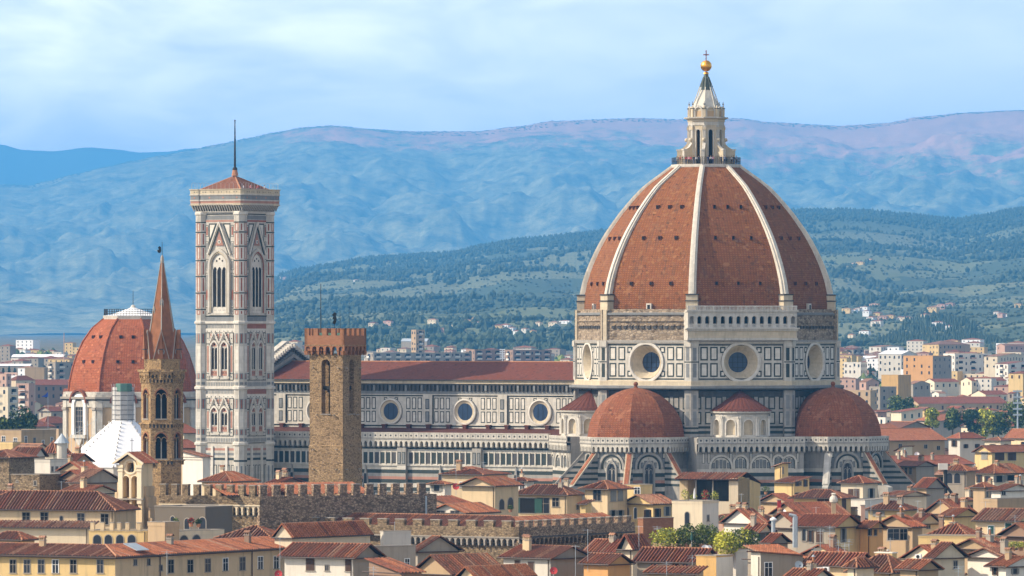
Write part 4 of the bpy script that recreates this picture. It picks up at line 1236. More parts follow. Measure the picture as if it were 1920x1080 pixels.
mb.tube((0, 0, rz_ + 3.4), (0, 0, rz_ + 4.7), 0.75, ridgecap, 0.5, 8); mb.ball((0, 0, rz_ + 4.8), 0.55, bronze, 8, 6)
mb.tube((0, 0, rz_ + 4.6), (0, 0, tz(224)), 0.26, iron, 0.1, 6); mb.ball((0, 0, tz(224)), 0.2, iron, 6, 5)
mb.build('mast', camp)
mb = MB()                                            # visitor fence: thin hoops along the parapet
for a in range(0, 360, 90):
    mb.frame(a)
    for i in range(-6, 7):
        x = i * 1.1
        mb.tube((x, -6.75, zc + 4.98), (x, -6.75, zc + 6.1), 0.02, zinc, None, 4)
        if i < 6:
            for j in range(4):
                t0, t1 = j / 4, (j + 1) / 4
                mb.tube((x + 1.1 * t0, -6.75, zc + 6.1 + 0.3 * math.sin(math.pi * t0)), (x + 1.1 * t1, -6.75, zc + 6.1 + 0.3 * math.sin(math.pi * t1)), 0.014, zinc, None, 3)
mb.build('safety_fence', camp)
# windows as parts
def bifora(a, cx, zb, zt_):
    mb = MB(); mb.frame(a); y = -W
    f0, f1 = zb + 1.55, zt_ - 2.2
    s0, sp = f0 + 2.4, f1 - 3.4
    mb.box(cx - 1.15, cx + 1.15, y - 0.25, y, f0 + 0.25, f0 + 0.55, white)
    mb.archband(cx, 0.88, f0 + 1.0, sp, 0.28, y - 0.4, y, white_clean, 0.6, 10)
    mb.face([(cx + x, y - 0.06, z) for x, z in [(-0.88, f0 + 1.0), (0.88, f0 + 1.0)] + arcpts(0, 0.88, sp, 0.6, 10)[::-1]], pinkm)
    mb.disc(cx, sp + 0.75, 0.2, y - 0.08, void, 10)
    for sx in (-1, 1):
        mb.arch(cx + (sx - 1) * 0.44 + 0.02, cx + (sx + 1) * 0.44 - 0.02, s0 - 0.3, sp + 0.35, cx + sx * 0.43 - 0.31, cx + sx * 0.43 + 0.31, s0, sp - 0.3, white, void, 0.02, y - 0.1, 0.6, 8)
        for dx in (-0.16, 0.16):
            mb.face([(cx + sx * 0.44 + dx - 0.13, y - 0.09, s0 - 1.05), (cx + sx * 0.44 + dx, y - 0.09, s0 - 0.75), (cx + sx * 0.44 + dx + 0.13, y - 0.09, s0 - 1.05), (cx + sx * 0.44 + dx, y - 0.09, s0 - 0.45)], greenm)
        # crocketed gable
        A = (cx + sx * 1.25, f1 - 2.35); B = (cx, f1 + 0.15)
        mb.tube((A[0], y - 0.3, A[1]), (B[0], y - 0.3, B[1]), 0.15, white_clean, None, 4)
        for j in range(5):
            t = (j + 0.5) / 5
            mb.ball((A[0] + (B[0] - A[0]) * t + sx * 0.16, y - 0.3, A[1] + (B[1] - A[1]) * t + 0.12), 0.15, white_clean, 5, 4)
    mb.tube((cx, y - 0.14, s0), (cx, y - 0.14, sp - 0.2), 0.09, white_clean, None, 6)
    mb.disc(cx, f1 - 1.45, 0.2, y - 0.2, greenm, 8)
    mb.build('paired_window', camp)
for a in range(0, 360, 90):
    for zb, zt_ in ((Z1, Z2), (Z2, Z3)):
        for cx in (-1.32, 1.32): bifora(a, cx, zb, zt_)
    mb = MB(); mb.frame(a); y = -W; f0, f1 = Z3, Z4
    sill = f0 + 3.3; sp = f0 + 12.2
    mb.box(-2.75, 2.75, y - 0.3, y, f0 + 1.5, f0 + 2.0, white)
    mb.archband(0, 2.35, f0 + 2.0, sp, 0.5, y - 0.55, y, white, 0.35, 14)
    mb.archband(0, 2.1, f0 + 2.0, sp, 0.25, y - 0.4, y, redm if a % 180 else creamst, 0.35, 14)
    mb.archband(0, 1.95, f0 + 2.0, sp, 0.15, y - 0.3, y, white_dirty, 0.35, 14)
    mb.face([(x, y - 0.08, z) for x, z in [(-1.95, f0 + 2.0), (1.95, f0 + 2.0)] + arcpts(0, 1.95, sp, 0.35, 14)[::-1]], white_clean)
    for k in (-1, 0, 1):
        mb.face([(k * 1.2 + x, y - 0.12, z) for x, z in [(-0.45, sill), (0.45, sill)] + arcpts(0, 0.45, sp - 1.0, 0.8, 8)[::-1]], void)
        mb.disc(k * 0.75, sp + (1.0 if k else 1.45), 0.22, y - 0.12, void, 8)
        for d in (-0.2, 0.2): mb.disc(k * 1.2 + d, f0 + 2.6, 0.1, y - 0.1, greenm, 4)
    for x in (-0.6, 0.6, -1.78, 1.78): mb.tube((x, y - 0.2, sill), (x, y - 0.2, sp - 0.9), 0.11, white_clean, None, 6)
    for sx in (-1, 1):
        mb.tube((sx * 3.0, y - 0.4, f1 - 9.0), (0, y - 0.4, f1 - 1.9), 0.2, white_clean, None, 4)
        mb.tube((sx * 2.55, y - 0.3, f1 - 9.0), (0, y - 0.3, f1 - 3.0), 0.13, greenm, None, 4)
    mb.face([(-1.1, y - 0.2, f1 - 7.0), (1.1, y - 0.2, f1 - 7.0), (0, y - 0.2, f1 - 4.0)], pinkm)
    mb.disc(0, f1 - 6.2, 0.42, y - 0.25, white_clean, 12); mb.disc(0, f1 - 6.2, 0.2, y - 0.27, greenm, 8)
    mb.build('triple_window', camp)

# ------------------------------------------------------------------ Badia spire: hexagonal tower
BY = 1130.0
bad = thing('bell_tower', 'slender six-sided brown stone bell tower with a pointed brick spire', 'bell tower', ((304 - 960) * BY / F, BY, 0), -30)
def bz(y): return ZY(y, BY - 3)
BRD = 3.62
mb = MB()
zt_ = bz(701); zs = bz(795); zl = bz(864)
mb.prof([(BRD + 0.05, 0), (BRD + 0.05, zl - 0.2)], badiast, 6, 0)
for k in range(6):
    mb.frame(60 * k + 30); ap = BRD * COS(30); h = BRD * 0.5
    # k = 0..5 faces
    for z0, z1, si, sp in ((zl, zs - 0.2, bz(860), bz(824)), (zs, zt_, bz(785), bz(742))):
        mb.arch(-h, h, z0, z1, -0.98, 0.98, si, sp, badiast, void, 0.5, -ap, 0.15, 10, redbrick)
        mb.box(-0.1, 0.1, -ap + 0.2, -ap + 0.35, si, sp + 0.1, white_dirty)
        for sx in (-1, 1):
            mb.archband(sx * 0.5, 0.36, sp - 0.4, sp - 0.1, 0.12, -ap + 0.2, -ap + 0.4, badiast, 0.2, 6)
        mb.archband(0, 0.98, sp, sp, 0.22, -ap - 0.08, -ap, redbrick, 0.15, 10, False)
        mb.box(-1.1, 1.1, -ap - 0.12, -ap + 0.2, si - 0.18, si, stonetrim)
    # string courses on little arches
    for zz in (zs, zl):
        mb.box(-h - 0.15, h + 0.15, -ap - 0.32, -ap + 0.1, zz - 0.05, zz + 0.18, badiast)
        for i in range(6):
            x = -h + (i + 0.5) * h / 3
            mb.box(x - 0.13, x + 0.13, -ap - 0.24, -ap, zz - 0.7, zz, badiast)
            mb.q(x + 0.13, x + 0.47, zz - 0.65, zz - 0.08, -ap - 0.02, soot_shade)
    mb.box(-h - 0.1, h + 0.1, -ap - 0.2, -ap + 0.1, zt_ - 0.9, zt_ - 0.7, badiast)
    for i in range(6):
        x = -h + (i + 0.5) * h / 3
        mb.box(x - 0.14, x + 0.14, -ap - 0.25, -ap, zt_ - 1.55, zt_ - 0.8, badiast)
        mb.q(x + 0.14, x + 0.46, zt_ - 1.5, zt_ - 0.9, -ap - 0.02, soot_shade)
    for i in range(5):
        x = -h + (i + 0.5) * 2 * h / 5
        mb.arch(x - h / 5, x + h / 5, zt_ - 0.7, zt_ + 0.3, x - 0.22, x + 0.22, zt_ - 0.7, zt_ - 0.35, badiast, soot_shade, 0.25, -ap - 0.35, 0, 6)
    mb.box(-h - 0.3, h + 0.3, -ap - 0.55, -ap + 0.3, zt_ + 0.3, zt_ + 0.75, badiast)
mb.frame()
mb.prof([(BRD + 0.05, zt_ - 1), (BRD + 0.05, zt_ + 0.7), (2.0, zt_ + 0.75)], badiast, 6, 0)
zp = bz(673)
mb.prof([(BRD - 0.15, zt_ + 0.7), (BRD - 0.15, zp), (2.0, zp + 0.02)], badiast, 6, 0)
mb.build('tower_shaft', bad)
mb = MB()
tip = bz(492)
mb.prof([(3.15, zp), (0.28, tip)], spirebrick, 6, 0)
for k in range(6):
    a = 60 * k
    mb.tube((3.18 * COS(a), 3.18 * SIN(a), zp), (0.3 * COS(a), 0.3 * SIN(a), tip), 0.13, white_dirty, 0.06, 4)
mb.prof([(0.28, tip), (0.36, tip + 0.3), (0.3, tip + 0.9), (0.1, tip + 1.3)], stonetrim, 6, 0)
for k in range(3):
    pass
for k in range(6):                                   # gabled dormers with quatrefoils at the foot, a lucarne higher up
    mb.frame(60 * k + 30); ap = BRD * COS(30) - 0.1; h = 1.35
    zg = bz(619)
    mb.face([(-h, -ap, zp), (h, -ap, zp), (0, -ap + 0.25, zg)], spirebrick)
    for sx in (-1, 1): mb.face([(sx * h, -ap, zp), (0, -ap + 0.25, zg), (0, -0.9, zg - 0.2), (sx * h, -ap + 1.2, zp)], spirebrick)
    for sx in (-1, 1): mb.tube((sx * h, -ap - 0.03, zp), (0, -ap + 0.2, zg), 0.09, stonetrim, None, 4)
    mb.disc(0, zp + 1.25, 0.62, -ap - 0.02, white_dirty, 14)
    for dx, dz in ((0.2, 0), (-0.2, 0), (0, 0.2), (0, -0.2)): mb.disc(dx, zp + 1.25 + dz, 0.2, -ap - 0.05, void, 8)
    mb.M = Matrix.Rotation(R(60 * k + 90), 4, 'Z')
    mb.ext([(-0.35, zp), (0.35, zp), (0.3, zp + 1.6), (0, bz(618)), (-0.3, zp + 1.6)], -BRD + 0.05, -BRD + 0.6, spirebrick)
    mb.box(-0.34, 0.34, -BRD - 0.02, -BRD + 0.5, bz(656), bz(654), soot_shade)
mb.frame(30 - 60 + 30)
for a_, zc_ in ((30, bz(572)), (-30, bz(586))):
    mb.frame(a_); r = 3.15 * COS(30) * (1 - (zc_ - zp) / (tip - zp)) + 0.12
    mb.box(-0.32, 0.32, -r - 0.12, -r + 0.5, zc_ - 0.7, zc_ + 0.6, white_dirty)
    mb.ext([(-0.4, zc_ + 0.6), (0.4, zc_ + 0.6), (0, zc_ + 1.3)], -r - 0.14, -r + 0.6, white_dirty)
    mb.face([(x, -r - 0.15, z) for x, z in [(-0.17, zc_ - 0.6), (0.17, zc_ - 0.6)] + arcpts(0, 0.17, zc_ + 0.2, 0, 6)[::-1]], void)
mb.frame()
mb.build('spire', bad)
mb = MB()
mb.tube((0, 0, tip + 1.2), (0, 0, bz(453)), 0.06, iron, 0.04, 5)
mb.ext([(-0.75, bz(473)), (-0.3, bz(474.5)), (-0.15, bz(470)), (-0.2, bz(463)), (-0.45, bz(461)), (-0.75, bz(464)), (-0.55, bz(467)), (-0.85, bz(469))], -0.08, 0.08, iron)
v = mb.build('weather_vane', bad); v.rotation_euler = (0, 0, R(30))

# ------------------------------------------------------------------ fortress tower
GY = 1050.0
gt = thing('fortress_tower', 'square rough stone tower with red brick battlements on small arches', 'tower', ((629 - 960) * GY / F, GY, 0), -27.6)
def gz(y): return ZY(y, GY - 3)
S = 3.0
mb = MB()
zt_ = gz(663); z0 = 0
o_s, o_p = gz(776), gz(683)
mid = gz(836)
for a in range(0, 360, 90):
    mb.frame(a)
    y = -S - 0.02
    mb.arch(-S - 0.02, S + 0.02, mid, zt_, -0.78 - 0.1, 0.78 - 0.1, o_s, o_p, bargello, None, 1.3, y, 0, 10)
    mb.q(-S - 0.14, S + 0.14, 0, mid, y - 0.12, bargello)
    mb.face([(-S - 0.14, y - 0.12, mid), (S + 0.14, y - 0.12, mid), (S, y, mid + 0.1), (-S, y, mid + 0.1)], bargello)
    mb.box(-1.0, 0.85, y - 0.15, y + 0.3, o_s - 0.12, o_s, stonetrim)
    for x, z in ((-2.3, gz(690)), (2.3, gz(690)), (-1.6, gz(778)), (1.5, gz(778)), (-2.2, gz(843)), (2.0, gz(843)), (-2.2, gz(880)), (2.0, gz(880))):
        mb.box(x - 0.07, x + 0.07, y - 0.5, y, z - 0.06, z + 0.08, stonetrim)
    # inner chamber face so that one looks through onto rough stone
    mb.box(-S + 1.2, -1.2, -S + 1.3, -S + 1.6, mid, zt_, bargello)
    mb.q(-0.9, 0.7, gz(731), gz(725), y + 0.7, iron)
    mb.box(-0.9, 0.7, y + 0.5, y + 0.8, gz(730), gz(724), iron)
mb.frame()
mb.box(-S + 1.3, S - 1.3, S - 1.4, S - 1.2, mid, gz(712), bargello)
mb.box(-S, S, -S, S, zt_ - 0.4, zt_, bargello)
mb.box(-S + 0.05, S - 0.05, -S + 0.05, S - 0.05, 0, o_s - 0.3, bargello)
mb.build('tower_shaft', gt)
mb = MB()
PWd = 3.62
zk0, zk1, zp0, zp1 = gz(662), gz(648), gz(648), gz(617)
for a in range(0, 360, 90):
    mb.frame(a)
    n = 6; p = 2 * PWd / n
    for i in range(n):
        x = -PWd + i * p
        mb.arch(x, x + p, zk0 + 0.3, zk1, x + 0.2, x + p - 0.2, zk0 + 0.3, zk0 + 0.65, redbrick, None, 0.6, -PWd, 0, 8)
    for i in range(n + 1):
        x = -PWd + i * p
        mb.ext([(x - 0.08, zk0 - 0.3), (x + 0.08, zk0 - 0.3), (x + 0.2, zk0 + 0.35), (x - 0.2, zk0 + 0.35)], -PWd + 0.1, -S, redbrick)
    mb.box(-PWd - 0.04, PWd + 0.04, -PWd - 0.05, -PWd + 0.3, zk1, zk1 + 0.1, bargello)
    mb.box(-PWd, PWd, -PWd, -PWd + 0.5, zp0, gz(629), redbrick)
    m_ = 5; u = 2 * PWd / (2 * m_ - 1)
    for i in range(m_):
        x = -PWd + i * 2 * u
        if i == 0 and a % 180 == 90: pass
        mb.box(x, x + u, -PWd, -PWd + 0.5, gz(629), zp1, redbrick)
        mb.box(x - 0.04, x + u + 0.04, -PWd - 0.04, -PWd + 0.54, zp1, zp1 + 0.12, redbrick)
mb.frame(); mb.box(-PWd + 0.4, PWd - 0.4, -PWd + 0.4, PWd - 0.4, zp0 - 0.3, zp0 + 0.2, stonetrim)
mb.box(-2.2, 2.2, -2.2, 2.2, zp0, gz(624), greennet)
mb.build('battlement', gt)
mb = MB()
for x, y, top, r in ((-1.9, -1.4, 532, 0.09), (0.3, 1.0, 588, 0.05), (1.6, 1.6, 563, 0.03)): mb.tube((x, y, zp0), (x, y, gz(top)), r, iron, r * 0.6, 5)
mb.build('flagpole', gt)
mb = MB()
mb.tube((-0.2, 0, zp0), (-0.2, 0, gz(585)), 0.06, iron)
V = [(-0.55, 606), (-0.3, 608), (-0.05, 607.5), (0.15, 603), (0.2, 598), (0.1, 592), (0.25, 588), (0.0, 586), (-0.4, 587.5), (-0.65, 591), (-0.35, 592), (-0.5, 597), (-0.25, 600), (-0.45, 603)]
mb.ext([(x * 0.9, gz(y)) for x, y in V][::1], -0.07, 0.07, iron)
v = mb.build('weather_vane', gt); v.rotation_euler = (0, 0, R(27.6))

# ------------------------------------------------------------------ chapel dome on the left
LY = 1650.0
sl = thing('domed_chapel', 'big ribless red tile dome on a cream drum with white arched windows, behind the spire', 'church', ((249.5 - 960) * LY / F, LY, 0), -4.5)
def lz(y): return ZY(y, LY - 14)
RS = 17.9
mb = MB()
pp = [(737, 121), (715, 118.5), (690, 113), (665, 105), (640, 93.5), (615, 76), (600, 58), (595, 50)]
pr = [(r / 7.467 / 0.97, ZY(y, LY)) for y, r in pp]
mb.prof(pr, chapeltile, 8, 22.5, uvs=True)
for k in range(8):
    a = 22.5 + 45 * k
    for (r0, z0), (r1, z1) in zip(pr, pr[1:]): mb.tube((r0 * COS(a), r0 * SIN(a), z0), (r1 * COS(a), r1 * SIN(a), z1), 0.28, chapeltile, None, 5, False)
mb.build('dome', sl)
for a in (-45, 0, 45):
    for z, ks in ((ZY(633, LY), (-0.33, 0.33)), (ZY(679, LY), (-0.33, 0.33))):
        for k in ks:
            r = None
            for (r0, z0), (r1, z1) in zip(pr, pr[1:]):
                if z0 <= z <= z1: r = r0 + (r1 - r0) * (z - z0) / (z1 - z0)
            m2 = MB(); m2.frame(a); ap = r * COS(22.5); x = k * r * SIN(22.5)
            m2.box(x - 0.38, x + 0.38, -ap - 0.25, -ap + 1.2, z - 0.2, z + 0.6, exetile); m2.q(x - 0.3, x + 0.3, z - 0.1, z + 0.5, -ap - 0.27, void)
            m2.build('lucarne', sl)
mb = MB()
zt_ = pr[-1][1]
mb.prof([(7.2, zt_ - 0.9), (7.3, zt_ - 0.5)], soot_shade, 8, 22.5)
mb.prof([(7.7, zt_ - 0.5), (7.8, zt_ + 0.4), (5.6, zt_ + 0.7), (0.7, ZY(577, LY)), (0.5, ZY(573, LY)), (0, ZY(571, LY))], [white, whitepaint, whitepaint, leadgrey, white], 8, 22.5)
mb.tube((0, 0, ZY(573, LY)), (0, 0, ZY(545, LY)), 0.09, iron, 0.05, 5)
mb.build('dome_cap', sl)
mb = MB()
for k in range(8):
    mb.frame(45 * k); ap = 7.5 * COS(22.5); h = 7.5 * SIN(22.5)
    for z in (0.9, 1.4, 2.0): mb.box(-h, h, -ap - 0.03, -ap + 0.03, zt_ + z, zt_ + z + 0.1, iron)
    for i in range(9): mb.box(-h + i * h / 4 - 0.04, -h + i * h / 4 + 0.04, -ap - 0.04, -ap + 0.04, zt_ + 0.3, zt_ + 2.1, iron)
mb.build('railing', sl)
mb = MB()
zd = lz(737); zb = 0
mb.prof([(RS - 0.2, 0), (RS - 0.2, zd)], tanplaster, 8, 22.5)
mb.prof([(RS, zd - 3.6), (RS + 0.2, zd - 3.5), (RS + 0.2, zd - 1.9)], [white, white], 8, 22.5)
mb.prof([(RS + 0.3, zd - 1.9), (RS + 0.9, zd - 1.5), (RS + 1.0, zd - 1.0), (RS + 0.1, zd - 0.9), (RS + 0.15, zd + 0.2), (RS - 0.5, zd + 0.3)], [soot_shade, stonetrim, stonetrim, white, white], 8, 22.5)
for k in range(8):
    mb.frame(45 * k); ap = (RS - 0.2) * COS(22.5); h = (RS - 0.2) * SIN(22.5)
    for sx in (-1, 1):
        x0, x1 = sorted((sx * h, sx * (h - 1.4))); mb.box(x0, x1, -ap - 0.5, -ap + 0.4, 0, zd - 0.4, white)
        mb.box(x0 - 0.1, x1 + 0.1, -ap - 0.8, -ap, zd - 4.2, zd - 3.6, stonetrim)
    mb.q(-h, h, 14.0, 15.5, -ap - 0.05, stonetrim)
mb.build('drum_wall', sl)
for k in range(8):
    m2 = MB(); m2.frame(45 * k); ap = (RS - 0.2) * COS(22.5)
    z0_, sp = zd - 10.4, zd - 3.2
    m2.archband(0, 1.95, z0_, sp, 0.95, -ap - 0.75, -ap, whitepaint, 0, 14)
    m2.archband(0, 3.0, sp + 0.5, sp + 0.7, 0.5, -ap - 1.1, -ap, tileC, 0, 12, False)
    m2.archband(0, 1.75, z0_, sp, 0.2, -ap - 0.5, -ap, white, 0, 14)
    m2.box(-3.1, 3.1, -ap - 1.0, -ap, z0_ - 0.9, z0_, white)
    m2.ext([(-0.5, z0_ - 2.6), (0.5, z0_ - 2.6), (1.5, z0_ - 0.9), (-1.5, z0_ - 0.9)], -ap - 0.7, -ap, white)
    m2.face([(x, -ap - 0.1, z) for x, z in [(-1.75, z0_), (1.75, z0_)] + arcpts(0, 1.75, sp, 0, 12)[::-1]], glass)
    for t in (-0.9, 0, 0.9): m2.box(t - 0.06, t + 0.06, -ap - 0.16, -ap - 0.1, z0_, sp + 1.4, stonetrim)
    for j in range(6): m2.box(-1.75, 1.75, -ap - 0.16, -ap - 0.1, z0_ + 0.4 + j * 1.4, z0_ + 0.5 + j * 1.4, stonetrim)
    m2.build('arched_window', sl)

# ------------------------------------------------------------------ shrouded pyramid roof with scaffold drum
QY = 1500.0
cov = thing('shrouded_pavilion', 'white sheeted pyramid roof topped by a scaffolded drum with green netting', 'building', ((231 - 960) * QY / F, QY, 0), -28)
def qz(y): return ZY(y, QY)
mb = MB(); zt_ = qz(787)
mb.prof([(14.2, 0), (14.2, qz(874)), (14.5, qz(874)), (2.3, zt_)], [offwhite, tarp, tarp], 8, 22.5)
for k in range(8):
    a = 22.5 + 45 * k
    for j in range(12):
        t0 = j / 12; r = 14.5 + (2.3 - 14.5) * t0; z = qz(874) + (zt_ - qz(874)) * t0
        mb.box(r * COS(a) - 0.12, r * COS(a) + 0.12, r * SIN(a) - 0.12, r * SIN(a) + 0.12, z, z + 0.5, scaff)
mb.build('sheeted_roof', cov)
mb = MB()
mb.prof([(2.45, zt_ - 0.5), (2.45, qz(726))], scaff, 10, 0, cap1=True)
for z in range(7): mb.prof([(2.55, zt_ + z * 1.1), (2.62, zt_ + z * 1.1 + 0.05), (2.55, zt_ + z * 1.1 + 0.1)], iron, 10, 0)
for k in range(10): mb.tube((2.6 * COS(36 * k), 2.6 * SIN(36 * k), zt_ - 0.5), (2.6 * COS(36 * k), 2.6 * SIN(36 * k), qz(720)), 0.04, zinc, None, 4)
mb.build('scaffold_drum', cov)
mb = MB(); mb.prof([(2.0, qz(734)), (2.0, qz(720)), (1.9, qz(719)), (1.9, qz(730))], greennet, 8, 10, (0.5, -0.6)); mb.build('netting', cov)
mb = MB()
for i in range(12):
    x = -14 + i * 0.95; z = qz(852) + i * 0.6
    mb.tube((x, -8.5 + i * 0.2, z - 4), (x, -8.5 + i * 0.2, z + 2.4), 0.05, zinc, None, 4)
    mb.tube((x, -8.5 + i * 0.2, z + 1.2), (x + 0.95, -8.5 + i * 0.2, z + 1.8), 0.05, zinc, None, 4)
mb.build('scaffold_stair', cov)
# ------------------------------------------------------------------ house builder
rng = random.Random(7)
YF = [(640, 3900), (660, 3500), (680, 3200), (700, 2950), (730, 2700), (760, 2500), (800, 2150), (835, 1720), (870, 1430), (890, 1300), (915, 1180), (960, 1040), (1000, 965), (1045, 885), (1080, 850), (1200, 760)]
def Yf(ye): return interp(YF, ye)
def plane(mb, poly, tile, strips, pitch=0.5):
    """a tiled roof slope; the first two points are its eave. Rounded cover tiles run up it where it is near enough to show"""
    P_ = [Vector(p) for p in poly]
    n = (P_[1] - P_[0]).cross(P_[2] - P_[0]).normalized()
    if n.z < 0: P_ = [P_[1], P_[0]] + P_[:1:-1]; n = -n
    mb.face(P_, tilegap_shade if strips else tile)
    if not strips: return
    t = (P_[1] - P_[0]).normalized(); b = n.cross(t)
    q = [((p - P_[0]).dot(t), (p - P_[0]).dot(b)) for p in P_]
    u0, u1 = min(a for a, _ in q), max(a for a, _ in q)
    k = max(1, int((u1 - u0) / pitch))
    for i in range(k):
        u = u0 + (i + 0.5) * (u1 - u0) / k
        vs = []
        for (a, c), (d, e) in zip(q, q[1:] + q[:1]):
            if (a - u) * (d - u) < 0: vs.append(c + (e - c) * (u - a) / (d - a))
        if len(vs) < 2 or max(vs) - min(vs) < 0.4: continue
        va, vb = min(vs) - 0.04, max(vs) - 0.05
        w = pitch * 0.30; h = 0.15
        jig = rng.uniform(-0.04, 0.04)
        A = [P_[0] + t * (u + dx + jig) + b * va + n * (dz + 0.01) for dx, dz in ((-w, 0), (-w * 0.5, h), (w * 0.5, h), (w, 0))]
        B = [p + b * (vb - va) for p in A]
        tm = tile if rng.random() < 0.62 else rng.choice(TILES)
        for j in range(3): mb.face([A[j], A[j + 1], B[j + 1], B[j]], tm)
        mb.face(A, soot_shade)
def wallwin(name, parent, fr, o, u, z, wd, h, style, setin=0.0):
    """one window: surround, pane, shutters. u = centre along the wall frame, z = sill"""
    mb = MB(); mb.frame(fr, o)
    x0, x1 = u - wd / 2, u + wd / 2
    if style == 'arch':
        pts = [(x0, z), (x1, z)] + arcpts(u, wd / 2, z + h - wd / 2, 0, 8)[::-1]
        mb.archband(u, wd / 2, z, z + h - wd / 2, 0.12, -0.06, 0, stonetrim, 0, 8)
        mb.face([(x, -0.02, zz) for x, zz in pts], glass)
        mb.box(x0 - 0.15, x1 + 0.15, -0.12, 0, z - 0.12, z, stonetrim)
        return mb.build('window', parent)
    mb.q(x0, x1, z, z + h, -0.02, void if rng.random() < 0.4 else glass)
    fm = whitepaint if style in ('w', 'g', 'gc') else stonetrim
    for a, b_, c, d in ((x0 - 0.1, x0, z, z + h), (x1, x1 + 0.1, z, z + h), (x0 - 0.1, x1 + 0.1, z + h, z + h + 0.1)): mb.box(a, b_, -0.07, 0.02, c, d, fm)
    mb.box(x0 - 0.18, x1 + 0.18, -0.14, 0.02, z - 0.1, z, stonetrim)
    if style in ('w', 'd'):
        mb.box(u - 0.03, u + 0.03, -0.05, -0.01, z, z + h, fm)
        if h > 1.2: mb.box(x0, x1, -0.05, -0.01, z + h * 0.62, z + h * 0.62 + 0.05, fm)
    w_ = mb.build('window', parent)
    sm = {'g': sh_green, 'b': sh_brown, 'gc': sh_green, 'bc': sh_brown, 's': sh_grey, 'sc': sh_grey}.get(style)
    if sm:
        for sx in (-1, 1):
            m2 = MB(); m2.frame(fr, o)
            if style.endswith('c'): a, b_ = (x0, u - 0.01) if sx < 0 else (u + 0.01, x1)
            else: a, b_ = (x0 - wd * 0.5, x0 - 0.02) if sx < 0 else (x1 + 0.02, x1 + wd * 0.5)
            m2.box(a, b_, -0.11, -0.05, z, z + h, sm)
            for k in range(6): m2.box(a + 0.04, b_ - 0.04, -0.125, -0.11, z + h * (k + 0.3) / 6.2, z + h * (k + 0.75) / 6.2, sm)
            m2.build('shutter', w_)
    return w_
def chimney(parent, x, y, z, h=1.3, s_=0.4, wall=None, kind=0):
    mb = MB(); wall = wall or rng.choice([tanplaster, palecream, greyplaster, tanplaster, cream, brownplaster])
    mb.box(x - s_, x + s_, y - s_ * 0.75, y + s_ * 0.75, z - 1.2, z + h, wall)
    mb.box(x - s_ - 0.08, x + s_ + 0.08, y - s_ * 0.75 - 0.08, y + s_ * 0.75 + 0.08, z + h, z + h + 0.1, stonetrim)
    if kind == 0:
        for dx in (-s_ * 0.8, 0, s_ * 0.8): mb.box(x + dx - 0.06, x + dx + 0.06, y - s_ * 0.7, y + s_ * 0.7, z + h + 0.1, z + h + 0.4, wall)
        zz = z + h + 0.4
        plane(mb, [(x - s_ - 0.12, y - s_ * 0.9, zz), (x + s_ + 0.12, y - s_ * 0.9, zz), (x + s_ + 0.12, y, zz + 0.3), (x - s_ - 0.12, y, zz + 0.3)], tileD, False)
        plane(mb, [(x + s_ + 0.12, y + s_ * 0.9, zz), (x - s_ - 0.12, y + s_ * 0.9, zz), (x - s_ - 0.12, y, zz + 0.3), (x + s_ + 0.12, y, zz + 0.3)], tileD, False)
    else:
        mb.tube((x, y, z + h), (x, y, z + h + 0.9), 0.16, ridgecap, None, 8); mb.tube((x, y, z + h + 0.95), (x, y, z + h + 1.2), 0.26, zinc, 0.05, 8)
    return mb.build('chimney', parent)
HOUSES = []
